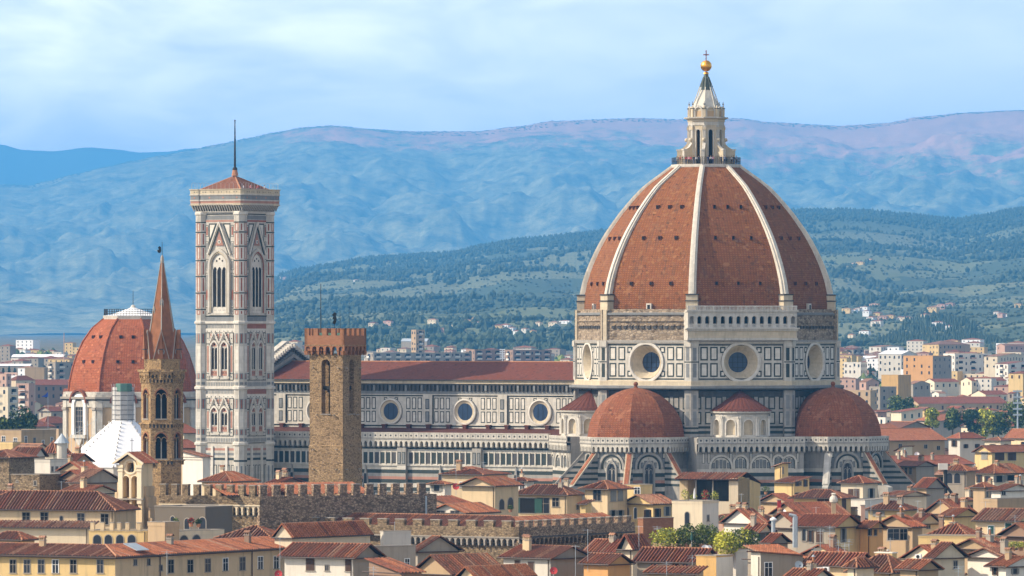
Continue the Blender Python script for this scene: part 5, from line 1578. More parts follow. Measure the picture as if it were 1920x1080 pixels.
def house(label, xl, xc, xr, ye, wall, roof='hip', tile=None, rise=None, Y=None, ang=30, wr=None, wl=None, wins=None, rwins=None, auto=True, over=0.55, chim=1,
          cat='house', name='house', style=None, group=None, rows=2, zb=-3, gap=3.4, rwall=None, roofz=None, terrace=None, windowed=True):
    Y = Y or Yf(ye); s = F / Y
    if wl and Y < 1350:
        wl = min(wl, 7.5); xc = xl + wl * COS(ang) * s
    Wl = wl or (xc - xl) / s / COS(ang); Wr = wr or max((xr - xc) / s / SIN(ang), 2.0)
    ze = ZY(ye, Y)
    far = Y > 1900; vfar = Y > 2850
    c = P(xc, 0, Y)
    wm = WALL[wall] if isinstance(wall, str) else wall
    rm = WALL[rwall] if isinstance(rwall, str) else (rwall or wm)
    tile = tile or rng.choice(TILES)
    style = style or rng.choice(['g', 'b', 'd', 'bc', 'w', 's', 'b', 'gc'])
    loc = (c.x, Y, 0)
    mb = MB() if vfar else None
    root = None
    if not vfar:
        root = thing(name, label, cat, loc, -ang, group)
    W = mb or MB()
    t_ = 0.0
    if roof in ('flat', 'terrace'):
        W.face([(-Wl, 0, ze), (0, 0, ze), (0, Wr, ze), (-Wl, Wr, ze)], stonetrim)
    W.face([(-Wl, 0, zb), (0, 0, zb), (0, 0, ze), (-Wl, 0, ze)], wm)
    W.face([(0, 0, zb), (0, Wr, zb), (0, Wr, ze), (0, 0, ze)], rm)
    W.face([(0, Wr, zb), (-Wl, Wr, zb), (-Wl, Wr, ze), (0, Wr, ze)], wm)
    W.face([(-Wl, Wr, zb), (-Wl, 0, zb), (-Wl, 0, ze), (-Wl, Wr, ze)], rm)
    def topz(x, y): return ze
    # roof
    o = over if not vfar else 0.3
    RM = mb or MB()
    strips = Y < 1350
    rise = rise if rise is not None else (0.30 * min(Wl, Wr) / 2 + 0.3)
    X0, X1, Y0, Y1 = -Wl - o, o, -o, Wr + o
    er = ze - 0.02
    ridge = []
    if roof == 'hip':
        d = min(X1 - X0, Y1 - Y0) / 2; zr = ze + rise
        if X1 - X0 >= Y1 - Y0: A, B = (X0 + d, (Y0 + Y1) / 2, zr), (X1 - d, (Y0 + Y1) / 2, zr)
        else: A, B = ((X0 + X1) / 2, Y0 + d, zr), ((X0 + X1) / 2, Y1 - d, zr)
        k = [(X0, Y0, er), (X1, Y0, er), (X1, Y1, er), (X0, Y1, er)]
        if X1 - X0 >= Y1 - Y0: fs = [[k[0], k[1], B, A], [k[1], k[2], B], [k[2], k[3], A, B], [k[3], k[0], A]]; hips = [(k[0], A), (k[1], B), (k[2], B), (k[3], A), (A, B)]
        else: fs = [[k[0], k[1], A], [k[1], k[2], B, A], [k[2], k[3], B], [k[3], k[0], A, B]]; hips = [(k[0], A), (k[1], A), (k[2], B), (k[3], B), (A, B)]
        for f_ in fs: plane(RM, f_, tile, strips)
        if not vfar:
            for a, b_ in hips:
                if (Vector(a) - Vector(b_)).length > 0.1: RM.tube(a, b_, 0.13, ridgecap, None, 5)
        topz = lambda x, y: zr
    elif roof == 'gx' or roof == 'gy':               # ridge along the left face / along the right face
        zr = ze + rise
        if roof == 'gx':
            m = (Y0 + Y1) / 2
            fs = [[(X0, Y0, er), (X1, Y0, er), (X1, m, zr), (X0, m, zr)], [(X1, Y1, er), (X0, Y1, er), (X0, m, zr), (X1, m, zr)]]; rg = ((X0, m, zr), (X1, m, zr))
            m_ = Wr / 2
            for x in (0, -Wl): W.face([(x, 0, ze), (x, Wr, ze), (x, m_, zr - 0.05)] if x == 0 else [(x, Wr, ze), (x, 0, ze), (x, m_, zr - 0.05)], rm)
        else:
            m = (X0 + X1) / 2
            fs = [[(X1, Y0, er), (X1, Y1, er), (m, Y1, zr), (m, Y0, zr)], [(X0, Y1, er), (X0, Y0, er), (m, Y0, zr), (m, Y1, zr)]]; rg = ((m, Y0, zr), (m, Y1, zr))
            for y in (0, Wr): W.face([(-Wl, y, ze), (0, y, ze), (-Wl / 2, y, zr - 0.05)] if y == 0 else [(0, y, ze), (-Wl, y, ze), (-Wl / 2, y, zr - 0.05)], wm)
        for f_ in fs: plane(RM, f_, tile, strips)
        if not vfar:
            RM.tube(*rg, 0.13, ridgecap, None, 5)
            for f_ in fs:
                RM.tube(f_[0], f_[3], 0.10, tile, None, 4); RM.tube(f_[1], f_[2], 0.10, tile, None, 4)
    elif roof in ('sx', 'sy', 'sxr', 'syr'):          # single pitch: eave on the left face (sx) / right face (sy); r = rising the other way
        a, b_ = (er, er + rise)
        z4 = {'sx': (a, a, b_, b_), 'sxr': (b_, b_, a, a), 'sy': (b_, a, a, b_), 'syr': (a, b_, b_, a)}[roof]
        k = [(X0, Y0, z4[0]), (X1, Y0, z4[1]), (X1, Y1, z4[2]), (X0, Y1, z4[3])]
        rot = {'sx': 0, 'sy': 1, 'sxr': 2, 'syr': 3}[roof]
        plane(RM, k[rot:] + k[:rot], tile, strips)
        kk = [(-Wl, 0, z4[0]), (0, 0, z4[1]), (0, Wr, z4[2]), (-Wl, Wr, z4[3])]
        for i in range(4):
            p, q_ = kk[i], kk[(i + 1) % 4]
            W.face([(p[0], p[1], ze), (q_[0], q_[1], ze), (q_[0], q_[1], q_[2] - 0.05), (p[0], p[1], p[2] - 0.05)], wm if i % 2 == 0 else rm)
    elif roof in ('flat', 'terrace'):
        ph = terrace if terrace is not None else 0.5
        if ph:
            for x0, x1, y0, y1 in ((-Wl - 0.05, 0.05, -0.05, 0.2), (-0.2, 0.05, 0.2, Wr), (-Wl - 0.05, -Wl + 0.2, 0.2, Wr), (-Wl + 0.2, -0.2, Wr - 0.25, Wr)):
                RM.box(x0, x1, y0, y1, ze - 0.05, ze + ph, wm)
                if not vfar: RM.box(x0 - 0.05, x1 + 0.05, y0 - 0.05, y1 + 0.05, ze + ph, ze + ph + 0.08, stonetrim)
    if roof in ('hip', 'gx', 'gy') and not vfar:
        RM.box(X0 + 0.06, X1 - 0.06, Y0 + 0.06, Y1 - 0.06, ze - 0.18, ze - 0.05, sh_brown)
        RM.tube((X0, Y0 - 0.05, ze - 0.08), (X1 + 0.05, Y0 - 0.05, ze - 0.08), 0.09, gutter, None, 5)
        if roof != 'gx': RM.tube((X1 + 0.05, Y0 - 0.05, ze - 0.08), (X1 + 0.05, Y1, ze - 0.08), 0.09, gutter, None, 5)
    if roof in ('sx', 'sy') and not vfar:
        RM.tube((X0, Y0 - 0.05, ze - 0.08), (X1 + 0.05, Y0 - 0.05, ze - 0.08), 0.08, gutter, None, 5)
    # windows
    W_l, W_r = [], []
    def U(px): return -(xc - px) / s / COS(ang)
    def V(px): return (px - xc) / s / SIN(ang)
    for lst, out, fn, sgn in ((wins, W_l, U, -1), (rwins, W_r, V, 1)):
        for it in (lst or []):
            x0, x1, y0, y1 = it[:4]; st = it[4] if len(it) > 4 else style
            u = fn((x0 + x1) / 2); wd = abs(fn(x1) - fn(x0)); Ya = Y + (-u * SIN(ang) if sgn < 0 else u * COS(ang))
            out.append((u, ZY(y1, Ya), wd, (y1 - y0) * Ya / F, st))
    if auto and windowed:
        for ln, out, ex, sgn in ((Wl, W_l, wins, -1), (Wr, W_r, rwins, 1)):
            if ex is not None or ln < 2.6: continue
            n = max(1, int(ln / gap)); 
            for r in range(rows):
                zz = ze - 2.6 - r * 3.5
                for i in range(n):
                    if rng.random() < 0.16: continue
                    u = sgn * ln * (i + 0.5) / n
                    out.append((u, zz + (0.0 if rng.random() < 0.8 else 0.4), 0.95, 1.65 if rng.random() < 0.8 else 1.0, style if rng.random() < 0.8 else 'd'))
    if far:
        for lst, fr in ((W_l, 0), (W_r, 90)):
            W.frame(fr)
            for u, z, wd, h, st in lst:
                W.q(u - wd / 2, u + wd / 2, z, z + h, -0.06, {'g': sh_green, 'gc': sh_green, 'b': sh_brown, 'bc': sh_brown}.get(st, glass))
            W.frame()
    if rows >= 4:
        for sgn, ln, fr in ((-1, Wl, 0), (1, Wr, 90)):
            if ln < 6: continue
            for r in range(5):
                for i in range(max(1, int(ln / 6.5))):
                    u = sgn * ln * (i + 0.5) / max(1, int(ln / 6.5)); z = ze - 2.75 - 3.3 * r
                    B_ = MB() if not vfar else W
                    B_.frame(fr); B_.box(u - 1.7, u + 1.7, -1.0, 0.0, z - 0.15, z, whitepaint); B_.box(u - 1.7, u + 1.7, -1.0, -0.9, z, z + 0.9, offwhite if rng.random() < .7 else pinkplaster)
                    B_.q(u - 1.3, u + 1.3, z, z + 2.2, -0.05, void); B_.frame()
                    if not vfar: B_.build('balcony', root)
    if vfar:
        ob = mb.build(name, None, loc, -ang)
        tag(ob, label, cat, group); HOUSES.append(ob); return ob
    W.build('wall', root)
    rf = RM.build('roof' if roof not in ('flat', 'terrace') else 'parapet', root) if RM.f else root
    if not far:
        for lst, fr in ((W_l, 0), (W_r, 90)):
            for u, z, wd, h, st in lst:
                if z > 0: wallwin('window', root, fr, (0, 0, 0), u, z, wd, h, st)
        # drain pipe at the corner
        if Y < 1350 and rng.random() < 0.6 and roof not in ('flat',):
            m2 = MB(); m2.tube((-0.3, -0.1, max(ze - 14, 0)), (-0.3, -0.1, ze), 0.06, gutter, None, 5); m2.build('drainpipe', root)
    if roof in ('hip', 'gx', 'gy') and Y < 2300:
        for k in range(chim):
            x = -Wl * rng.uniform(0.15, 0.85); y = Wr * rng.uniform(0.2, 0.8)
            zz = ze + rise * 0.5
            chimney(rf, x, y, zz, rng.uniform(0.9, 1.6), rng.uniform(0.28, 0.5), None, 0 if rng.random() < 0.75 else 1)
    HOUSES.append(root)
    return root
def antenna(px, y1, y0, Y, label, bars=3, group='aerials on the rooftops'):
    """thin roof mast with cross rods; y1 top row, y0 foot row"""
    b = P(px, y0, Y); t_ = P(px, y1, Y); h = t_.z - b.z
    mb = MB()
    mb.tube((0, 0, -0.6), (0, 0, h), 0.035, zinc, None, 5)
    a = rng.uniform(-60, 60); c, s_ = COS(a), SIN(a)
    for k in range(bars):
        z = h - 0.15 - k * 0.32; l = 0.75 - 0.12 * k
        mb.tube((-l * c, -l * s_, z), (l * c, l * s_, z), 0.018, zinc, None, 4)
    if bars > 1: 
        mb.tube((0.6 * s_, -0.6 * c, h - 0.35), (-0.9 * s_, 0.9 * c, h - 0.35), 0.018, zinc, None, 4)
        for k in range(5):
            u = 0.5 - k * 0.3; mb.tube((u * s_ - 0.3 * c, -u * c - 0.3 * s_, h - 0.35), (u * s_ + 0.3 * c, -u * c + 0.3 * s_, h - 0.35), 0.012, zinc, None, 4)
    tag(mb.build('aerial', None, b), label, 'aerial', group)
def dish(px, py, Y, r, label, az=20, mat=None):
    c = P(px, py, Y)
    root = thing('satellite_dish', label, 'satellite dish', c, az)
    mb = MB(); mb.M = Matrix.Rotation(R(-20), 4, 'X')
    pr = [(0.0, 0.22), (0.35, 0.19), (0.7, 0.11), (1.0, 0.0)]
    mb.ring(0, 0, [(r * a, r * b * 1.2) for a, b in pr[::-1]], mat or whitepaint, 20)
    mb.build('reflector', root)
    mb = MB(); mb.tube((0, -r * 0.9, -r * 0.1), (0, -0.05, -r * 0.85), 0.03, iron, None, 4); mb.box(-0.07, 0.07, -r * 0.95, -r * 0.8, -r * 0.18, 0.0, iron); mb.build('feed_arm', root)
    mb = MB(); mb.tube((0, r * 0.3, -r - 0.9), (0, r * 0.3, 0.05), 0.05, zinc, None, 5); mb.build('mount', root)
# ------------------------------------------------------------------ fortress palace walls in front of the tower
def merlons(root, fr, o, x0, x1, yf, z0, z1, n, mat, th=0.7, fill=0.52):
    p = (x1 - x0) / n
    for i in range(n):
        mb = MB(); mb.frame(fr, o); a = x0 + i * p
        mb.box(a, a + p * fill, yf, yf + th, z0, z1, mat)
        mb.box(a - 0.05, a + p * fill + 0.05, yf - 0.05, yf + th + 0.05, z1, z1 + 0.12, stonetrim)
        mb.build('merlon', root)
def corbels(mb, x0, x1, yf, z0, z1, p, mat, back=0.5):
    n = max(1, round((x1 - x0) / p)); p = (x1 - x0) / n
    for i in range(n):
        a = x0 + i * p
        mb.arch(a, a + p, z0 + (z1 - z0) * 0.35, z1, a + 0.14, a + p - 0.14, z0 + (z1 - z0) * 0.35, z1 - p * 0.42 - 0.1, mat, None, back, yf, 0.1, 8)
    for i in range(n + 1):
        a = x0 + i * p
        mb.ext([(a - 0.1, z0), (a + 0.1, z0), (a + 0.18, z0 + (z1 - z0) * 0.4), (a - 0.18, z0 + (z1 - z0) * 0.4)], yf + 0.05, yf + back, mat)
    mb.q(x0, x1, z0, z1, yf + back - 0.02, soot_shade)
JY = 1000.0
pal = thing('fortress_palace', 'long stone fortress wall with square battlements in front of the square tower', 'palace', (P(487, 0, JY).x, JY, 0), 0)
js = F / JY
jl = (487 - 292) / js / COS(30); jr = (808 - 487) / js / COS(31)
zt_, zm, zk, zc_ = ZY(911, JY), ZY(931, JY), ZY(947, JY), ZY(965, JY)
mb = MB(); mb.frame(-30)
mb.box(-jl, 0, 0, 0.8, zk, zm, wallstone); mb.box(-jl, 0.05, -0.1, 0.8, zk - 0.2, zk, palecream)
mb.q(-jl, 0, 0, zk - 0.2, 0.75, greyplaster)
corbels(mb, -7.3, -0.2, 0.05, zk - 1.6, zk - 0.2, 0.98, palecream, 0.6)
mb.q(-10.5, 0, 0, zk - 1.8, 0.6, wallstone)
mb.build('stone_wall', pal)
merlons(pal, -30, (0, 0, 0), -jl + 0.2, 0.1, 0.0, zm, zt_, 9, wallstone)
mb = MB(); mb.frame(31)
mb.box(0, jr, 0.0, 1.0, 0, zm, shadestone)
mb.box(jr, jr + 0.8, 0, 14, 0, zm, shadestone)
mb.tube((jr - 1.2, -0.2, 20), (jr - 1.2, -0.2, ZY(930, 1015)), 0.16, zinc, None, 6)
mb.build('shaded_wall', pal)
merlons(pal, 31, (0, 0, 0), 0.1, jr, 0.0, zm, zt_, 13, shadestone)
mb = MB()
mb.frame(31); plane(mb, [(-4, 3.2, zm + 0.1), (jr * 0.72, 3.2, zm + 0.1), (jr * 0.72, 10, zt_ + 0.1), (-4, 10, zt_ + 0.1)], tileA, True)
mb.frame(-30); plane(mb, [(-jl + 9, 3.0, zm - 0.2), (0, 3.0, zm - 0.2), (0, 8, zm + 1.0), (-jl + 9, 8, zm + 1.0)], tileC, True)
mb.build('court_roof', pal)
for k, px in enumerate((402, 478, 590, 632)):
    pass
KY = 985.0
wing = thing('fortress_wing', 'lower battlemented stone wing with a row of small corbel arches', 'palace', (P(973, 0, KY).x, KY, 0), -32)
ks = F / KY
kl = (973 - 502) / ks / COS(32); kr = (1197 - 973) / ks / SIN(32)
zt_, zm, zk, zc_ = ZY(978, KY), ZY(989, KY), ZY(1007, KY), ZY(1024, KY)
mb = MB()
mb.box(-kl, 0, 0, 0.8, zk, zm, wallstone); mb.box(-kl, 0.12, -0.12, 0.8, zk - 0.18, zk, stonetrim)
mb.q(-kl, 0, 0, zk, 0.7, wallstone)
corbels(mb, -kl * 0.44, 0.0, 0.0, zc_, zk - 0.18, 1.05, stonetrim, 0.7)
mb.build('stone_wall', wing)
mb = MB(); mb.frame(90)
mb.box(0, kr, 0, 0.8, zk, zm, shadestone); mb.box(-0.1, kr, -0.12, 0.8, zk - 0.18, zk, soot_shade)  # string course near black here, this side's shade put into its colour
mb.q(0, kr, 0, zk, 0.7, shadestone)
corbels(mb, 0, kr, 0.0, zc_, zk - 0.18, 1.2, shadestone, 0.7)
mb.build('shaded_wall', wing)
merlons(wing, 0, (0, 0, 0), -kl, 0.15, 0.0, zm, zt_, 14, wallstone)
merlons(wing, 90, (0, 0, 0), 0.1, kr + 0.2, 0.0, zm, zt_, 13, shadestone)
mb = MB()
plane(mb, [(-kl, 1.2, zm - 0.3), (0, 1.2, zm - 0.3), (-5.5, 6.5, zt_ + 0.55), (-kl, 6.5, zt_ + 0.55)], tileB, True)
plane(mb, [(-1.2, 1.2, zm - 0.3), (-1.2, kr, zm - 0.3), (-6, kr, zt_ + 0.4), (-6, 6, zt_ + 0.4)], tileA, True)
mb.tube((-kl, 6.5, zt_ + 0.6), (-5.5, 6.5, zt_ + 0.6), 0.12, ridgecap)
mb.build('wing_roof', wing)

# ------------------------------------------------------------------ bell gable by the spire
VY = 1000.0
vs_ = F / VY
bg_ = thing('bell_gable', 'cream belfry gable with paired arched openings and small tile roof, before the spire tower', 'belfry', (P(266, 0, VY).x, VY, 0), -30)
def vz(y): return ZY(y, VY)
wl = (266 - 222) / vs_ / COS(30); wr = (284 - 266) / vs_ / SIN(30)
mb = MB()
m = -wl / 2; ze = vz(868)
mb.arch(-wl, 0, vz(935), vz(892), m - 1.35, m - 0.1, vz(934), vz(899), cream, None, 1.2, 0, 0, 8) if False else None
for z0, z1, si, sp in ((vz(936), vz(889), vz(935), vz(900)), (vz(960), vz(936), vz(956), vz(940))):
    mb.arch(-wl, m, z0, z1, m - 1.4, m - 0.18, si, sp, cream, None, 1.1, 0, 0, 8)
    mb.arch(m, 0, z0, z1, m + 0.18, m + 1.4, si, sp, cream, None, 1.1, 0, 0, 8)
mb.arch(-wl, 0, vz(889), ze, m - 0.62, m + 0.62, vz(886), vz(873), cream, None, 1.1, 0, 0.3, 8)
mb.ring(m, vz(875.5), [(1.25, -0.02), (1.2, -0.14), (0.95, -0.14), (0.9, 0)], palecream, 20)
for sx in (-1, 1): mb.archband(m + sx * 0.79, 0.61, vz(935), vz(900), 0.16, -0.1, 0, palecream, 0, 8)
mb.q(-wl, 0, 0, vz(960), 0, cream)
mb.ext([(-wl, ze), (0, ze), (m, ze + 1.35)], 0, wr, cream)
mb.box(-0.02, 0.02, 0, wr, 0, ze, cream); mb.box(-wl - 0.02, -wl + 0.02, 0, wr, 0, ze, cream)
mb.q(-wl, 0, 0, ze, wr, tanplaster)
for x in (-wl + 0.35, -0.35):
    mb.box(x - 0.4, x + 0.4, -0.25, 0, vz(945), ze - 0.6, palecream); mb.box(x - 0.6, x + 0.6, -0.45, 0.1, ze - 0.75, ze - 0.3, palecream); mb.box(x - 0.5, x + 0.5, -0.35, 0.1, ze - 1.3, ze - 1.1, palecream)
mb.box(-wl - 0.4, 0.4, -0.35, 0.2, vz(936) - 0.1, vz(936) + 0.1, stonetrim)
for k in range(4):                                   # stepped buttresses either side
    mb.box(-wl - 0.5 - k * 0.45, -wl, 0.2, 1.6, 0, vz(905) - k * 1.5, cream); mb.box(0, 0.4 + k * 0.35, 0.6, wr, 0, vz(912) - k * 1.6, tanplaster, soot_shade)
mb.build('gable_wall', bg_)
mb = MB(); o = 0.75
plane(mb, [(m, -o, ze + 1.6), (m, wr + o, ze + 1.6), (-wl - o, wr + o, ze - 0.1), (-wl - o, -o, ze - 0.1)][::-1], tileB, True)
plane(mb, [(o, -o, ze - 0.1), (o, wr + o, ze - 0.1), (m, wr + o, ze + 1.6), (m, -o, ze + 1.6)], tileC, True)
for sx in (-1, 1): mb.tube((m + sx * (wl / 2 + o), -o, ze - 0.15), (m, -o, ze + 1.5), 0.2, palecream, None, 4)
mb.tube((m, 0.4, ze + 1.5), (m, 0.4, vz(822)), 0.04, iron, None, 4); mb.box(m - 0.3, m + 0.3, 0.37, 0.43, vz(827), vz(826), iron)
mb.build('pitched_roof', bg_)
for dx, z in ((0, vz(880)),):
    mb = MB(); mb.M = Matrix.Translation((m, 0.5, z))
    mb.prof([(0.42, -0.5), (0.34, -0.3), (0.24, 0.1), (0.12, 0.3), (0.0, 0.34)], bronze, 10, 0); mb.build('bell', bg_)

# ------------------------------------------------------------------ the long yellow corner house at the front left
AY = 880.0
fa = thing('corner_house', 'long two-winged yellow house with red roof and tall windows, front left', 'house', (P(216, 0, AY).x, AY, 0), -30)
s_ = F / AY
al = (216 + 70) / s_ / COS(30); ar = (530 - 216) / s_ / SIN(30); ze = ZY(1044, AY); d = 4.6; zr = ze + 1.35
mb = MB()
mb.face([(-al, 0, 0), (0, 0, 0), (0, 0, ze), (-al, 0, ze)], yellow); mb.face([(0, 0, 0), (0, ar, 0), (0, ar, ze), (0, 0, ze)], tanplaster if False else cream)
mb.face([(0, ar, 0), (-2 * d, ar, 0), (-2 * d, ar, ze), (0, ar, ze)], cream); mb.face([(-2 * d, ar, 0), (-2 * d, 2 * d, 0), (-2 * d, 2 * d, ze), (-2 * d, ar, ze)], cream)
mb.build('wall', fa)
mb = MB(); o = 0.7
plane(mb, [(-al, -o, ze), (o, -o, ze), (-d, d, zr), (-al, d, zr)], tileB, True); plane(mb, [(o, -o, ze), (o, ar + o, ze), (-d, ar + o, zr), (-d, d, zr)], tileA, True)
plane(mb, [(-2 * d - o, 2 * d + o, ze), (-al, 2 * d + o, ze), (-al, d, zr), (-d, d, zr)], tileB, False); plane(mb, [(-2 * d - o, ar + o, ze), (-2 * d - o, 2 * d + o, ze), (-d, d, zr), (-d, ar + o, zr)], tileB, False)
mb.tube((o, -o, ze + 0.1), (-d, d, zr + 0.05), 0.17, ridgecap); mb.tube((-d, d, zr), (-al, d, zr), 0.16, ridgecap); mb.tube((-d, d, zr), (-d, ar, zr), 0.16, ridgecap)
mb.tube((-al, -o - 0.05, ze - 0.12), (o, -o - 0.05, ze - 0.12), 0.11, gutter); mb.tube((o + 0.05, -o, ze - 0.12), (o + 0.05, ar + o, ze - 0.12), 0.11, gutter)
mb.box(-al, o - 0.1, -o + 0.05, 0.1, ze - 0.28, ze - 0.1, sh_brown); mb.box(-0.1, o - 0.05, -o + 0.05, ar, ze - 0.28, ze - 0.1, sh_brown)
rf = mb.build('roof', fa)
def fu(px): return -(216 - px) / s_ / COS(30)
def fv(px): return (px - 216) / s_ / SIN(30)
for x0, x1, st in ((10, 21.5, 'd'), (39, 48, 'd'), (67, 76, 'd'), (95, 104, 'w'), (130, 139, 'd'), (182, 192, 'd')):
    u = fu((x0 + x1) / 2); Ya = AY - u * SIN(30); wallwin('window', fa, 0, (0, 0, 0), u, ZY(1074, Ya), 0.95, 24 * Ya / F, st)
for x0, x1, y0, y1, st in ((247, 253, 1049, 1060, 'd'), (270, 276, 1048, 1060, 'd'), (291, 297, 1060, 1070, 'd'), (306, 317, 1050, 1074, 'd'), (340, 351, 1050, 1073, 'd'), (371, 382, 1048, 1072, 'd'),
                           (403, 413, 1047, 1070, 'w'), (433, 444, 1045, 1069, 'd'), (466, 476, 1044, 1067, 'w'), (495, 505, 1043, 1066, 'w'), (525, 532, 1044, 1065, 'w')):
    v = fv((x0 + x1) / 2); Ya = AY + v * COS(30); wallwin('window', fa, 90, (0, 0, 0), v, ZY(y1, Ya), (x1 - x0) * Ya / F / SIN(30) * 0.85, (y1 - y0) * Ya / F, st)
mb = MB(); v = fv(262)
mb.M = Matrix.Translation((-1.0, v, ze + 1.0)) @ Matrix.Rotation(R(22), 4, 'Y')
mb.box(-1.2, 1.2, -1.5, 1.5, 0.1, 0.2, zinc); mb.build('skylight', rf)
for x, y in ((-14, 0.4), (-2.2, ar * 0.75), (-3.4, ar * 0.35)): chimney(rf, x, y + 3, zr - 0.3, 0.8, 0.4)
for v in (fv(292), fv(455)):
    m2 = MB(); m2.tube((0.12, v, 5), (0.12, v, ze), 0.08, gutter); m2.build('drainpipe', fa)

# ------------------------------------------------------------------ houses read off one by one, front to back
# label, xl, xc, xr, eave row, wall ...
H = house
# left side
H('cream house with long red roof and deep square windows, behind the front yellow house', -60, 214, 232, 957, 'cream', 'hip', tileB, 2.7, Y=985, ang=18, wr=9.0, chim=0, auto=False,
  wins=[(38, 52, 961, 980, 'd'), (73, 87, 961, 981, 'd'), (110, 116, 968, 985, 'arch'), (144, 157, 963, 982, 'd'), (189, 203, 964, 983, 'd')])
H('low cream range with a tiled ledge under the deep square windows', -60, 166, 172, 990, 'pale', 'sx', tileD, 0.9, Y=970, ang=18, wr=2.6, auto=False, chim=0)
H('cream terrace block with four round arches and short posts, below the bell gable', 164, 275, 300, 997, 'yellow', 'terrace', None, Y=955, ang=18, wr=6, auto=False, terrace=0.12, cat='terrace', name='terrace_block',
  wins=[(173, 188, 1003, 1026, 'arch'), (195, 209, 1003, 1026, 'arch'), (217, 231, 1003, 1027, 'arch'), (239, 254, 1003, 1027, 'arch')])
tb = HOUSES[-1]
for px in (171, 190, 208, 222, 238, 260):
    mb = MB(); u = -(275 - px) / (F / 955) / COS(18); zt_ = ZY(997, 955)
    mb.box(u - 0.28, u + 0.28, -0.1, 0.45, zt_, zt_ + 1.25, cream); mb.box(u - 0.34, u + 0.34, -0.16, 0.5, zt_ + 1.25, zt_ + 1.35, stonetrim)
    mb.build('post', tb)
H('small brown roof at the left edge beside the long yellow house', -20, 40, 62, 1012, 'tan', 'hip', tileB, 1.1, Y=930, auto=False, chim=0)
H('pale low house with two round arches beside the terrace posts', 300, 335, 415, 1003, 'pale', 'flat', None, Y=950, ang=35, auto=False, rwins=[(336, 352, 1004, 1022, 'arch'), (358, 374, 1003, 1021, 'arch')])
H('square tan block with a dark cornice before the plant wall', 276, 309, 334, 986, 'tan', 'flat', None, Y=945, ang=35, auto=False)
H('grey streaked courtyard wall house under the stone battlement', 287, 385, 432, 952, 'court', 'flat', None, Y=975, ang=30, auto=False, terrace=0.1, wins=[(318, 326, 968, 988, 'arch'), (345, 355, 972, 992, 'arch'), (373, 386, 970, 994, 'arch')])
H('brown stone house at the left edge with a tiled roof', -45, 17, 24, 858, wallstone, 'hip', tileB, 1.3, Y=1180, wr=8, auto=False, chim=0)
H('rough stone block with a plain top and two holes, left of the bell gable', 18, 74, 113, 892, wallstone, 'flat', None, Y=1110, auto=False, terrace=0.15, wins=[(63, 68, 902, 910, 'd'), (64, 68, 918, 923, 'd'), (29, 32, 901, 904, 'd')], rwall=bargello)
H('small red gabled roof below the rough stone block', -20, 24, 47, 938, 'tan', 'gx', tileB, 1.4, Y=1020, auto=False, chim=1)
H('white house with bright red roof, above the green awning', 25, 64, 82, 856, 'white', 'gx', tileC, 1.7, Y=1230, ang=30, auto=False, chim=0, wins=[(47, 52, 859, 868, 's'), (55, 59, 859, 868, 's')])
H('round-roofed orange house under the grey metal cone', 84, 104, 124, 850, 'pale', 'hip', tileA, 2.4, Y=1270, auto=False, chim=0)
H('grey flat-roofed terrace house with three dark windows', 64, 94, 130, 867, 'white', 'terrace', None, Y=1200, auto=False, terrace=0.5, rwins=[(96, 99, 875, 884, 'd'), (103, 107, 875, 884, 'd'), (111, 114, 875, 883, 'd')])
H('tan gabled house with dark red roof in front of the white sheeted pyramid', 118, 140, 169, 866, 'tan', 'gx', tileC, 1.5, Y=1240, ang=40, auto=False, chim=1, rwins=[(142, 147, 866, 872, 'd')])
H('dark red low roof between the white sheeted pyramid and the bell gable', 108, 125, 186, 884, 'tan', 'gy', tileC, 1.6, Y=1150, ang=50, wl=9, auto=False, chim=1)
H('dark red lower roof with a thin white chimney, left of the bell gable', 108, 118, 178, 900, 'brown', 'gy', tileC, 1.6, Y=1110, ang=50, wl=9, auto=False, chim=1)
H('grey plain gable house just left of the bell gable', 130, 152, 224, 905, 'grey', 'gx', tileD, 2.2, Y=1090, ang=50, auto=False, chim=0)
H('small pale house with a shallow tiled roof beneath the grey plain gable', 110, 160, 216, 925, 'pale', 'gx', tileA, 1.2, Y=1050, ang=50, auto=False, chim=1)
H('white house between the brown spire tower and the marble bell tower', 340, 352, 385, 857, 'white', 'sy', tileB, 1.2, Y=1300, ang=45, wl=6, auto=False, chim=0)
H('red roofed house glimpsed between the spire tower and the marble tower, upper', 330, 345, 372, 812, 'pale', 'gy', tileC, 2.2, Y=1620, ang=45, wl=12, auto=False, chim=0)
H('red roofed house glimpsed between the spire tower and the marble tower, lower', 330, 342, 372, 840, 'tan', 'gy', tileC, 1.8, Y=1480, ang=45, wl=9, auto=False, chim=0)
H('tile roof with a square chimney block at the foot of the marble bell tower', 377, 432, 478, 903, 'cream', 'hip', tileA, 1.6, Y=1120, auto=False, chim=1)
H('low tile roof at the foot of the fortress tower, left', 505, 522, 566, 906, 'brown', 'gx', tileC, 0.9, Y=1110, ang=45, auto=False, chim=3)
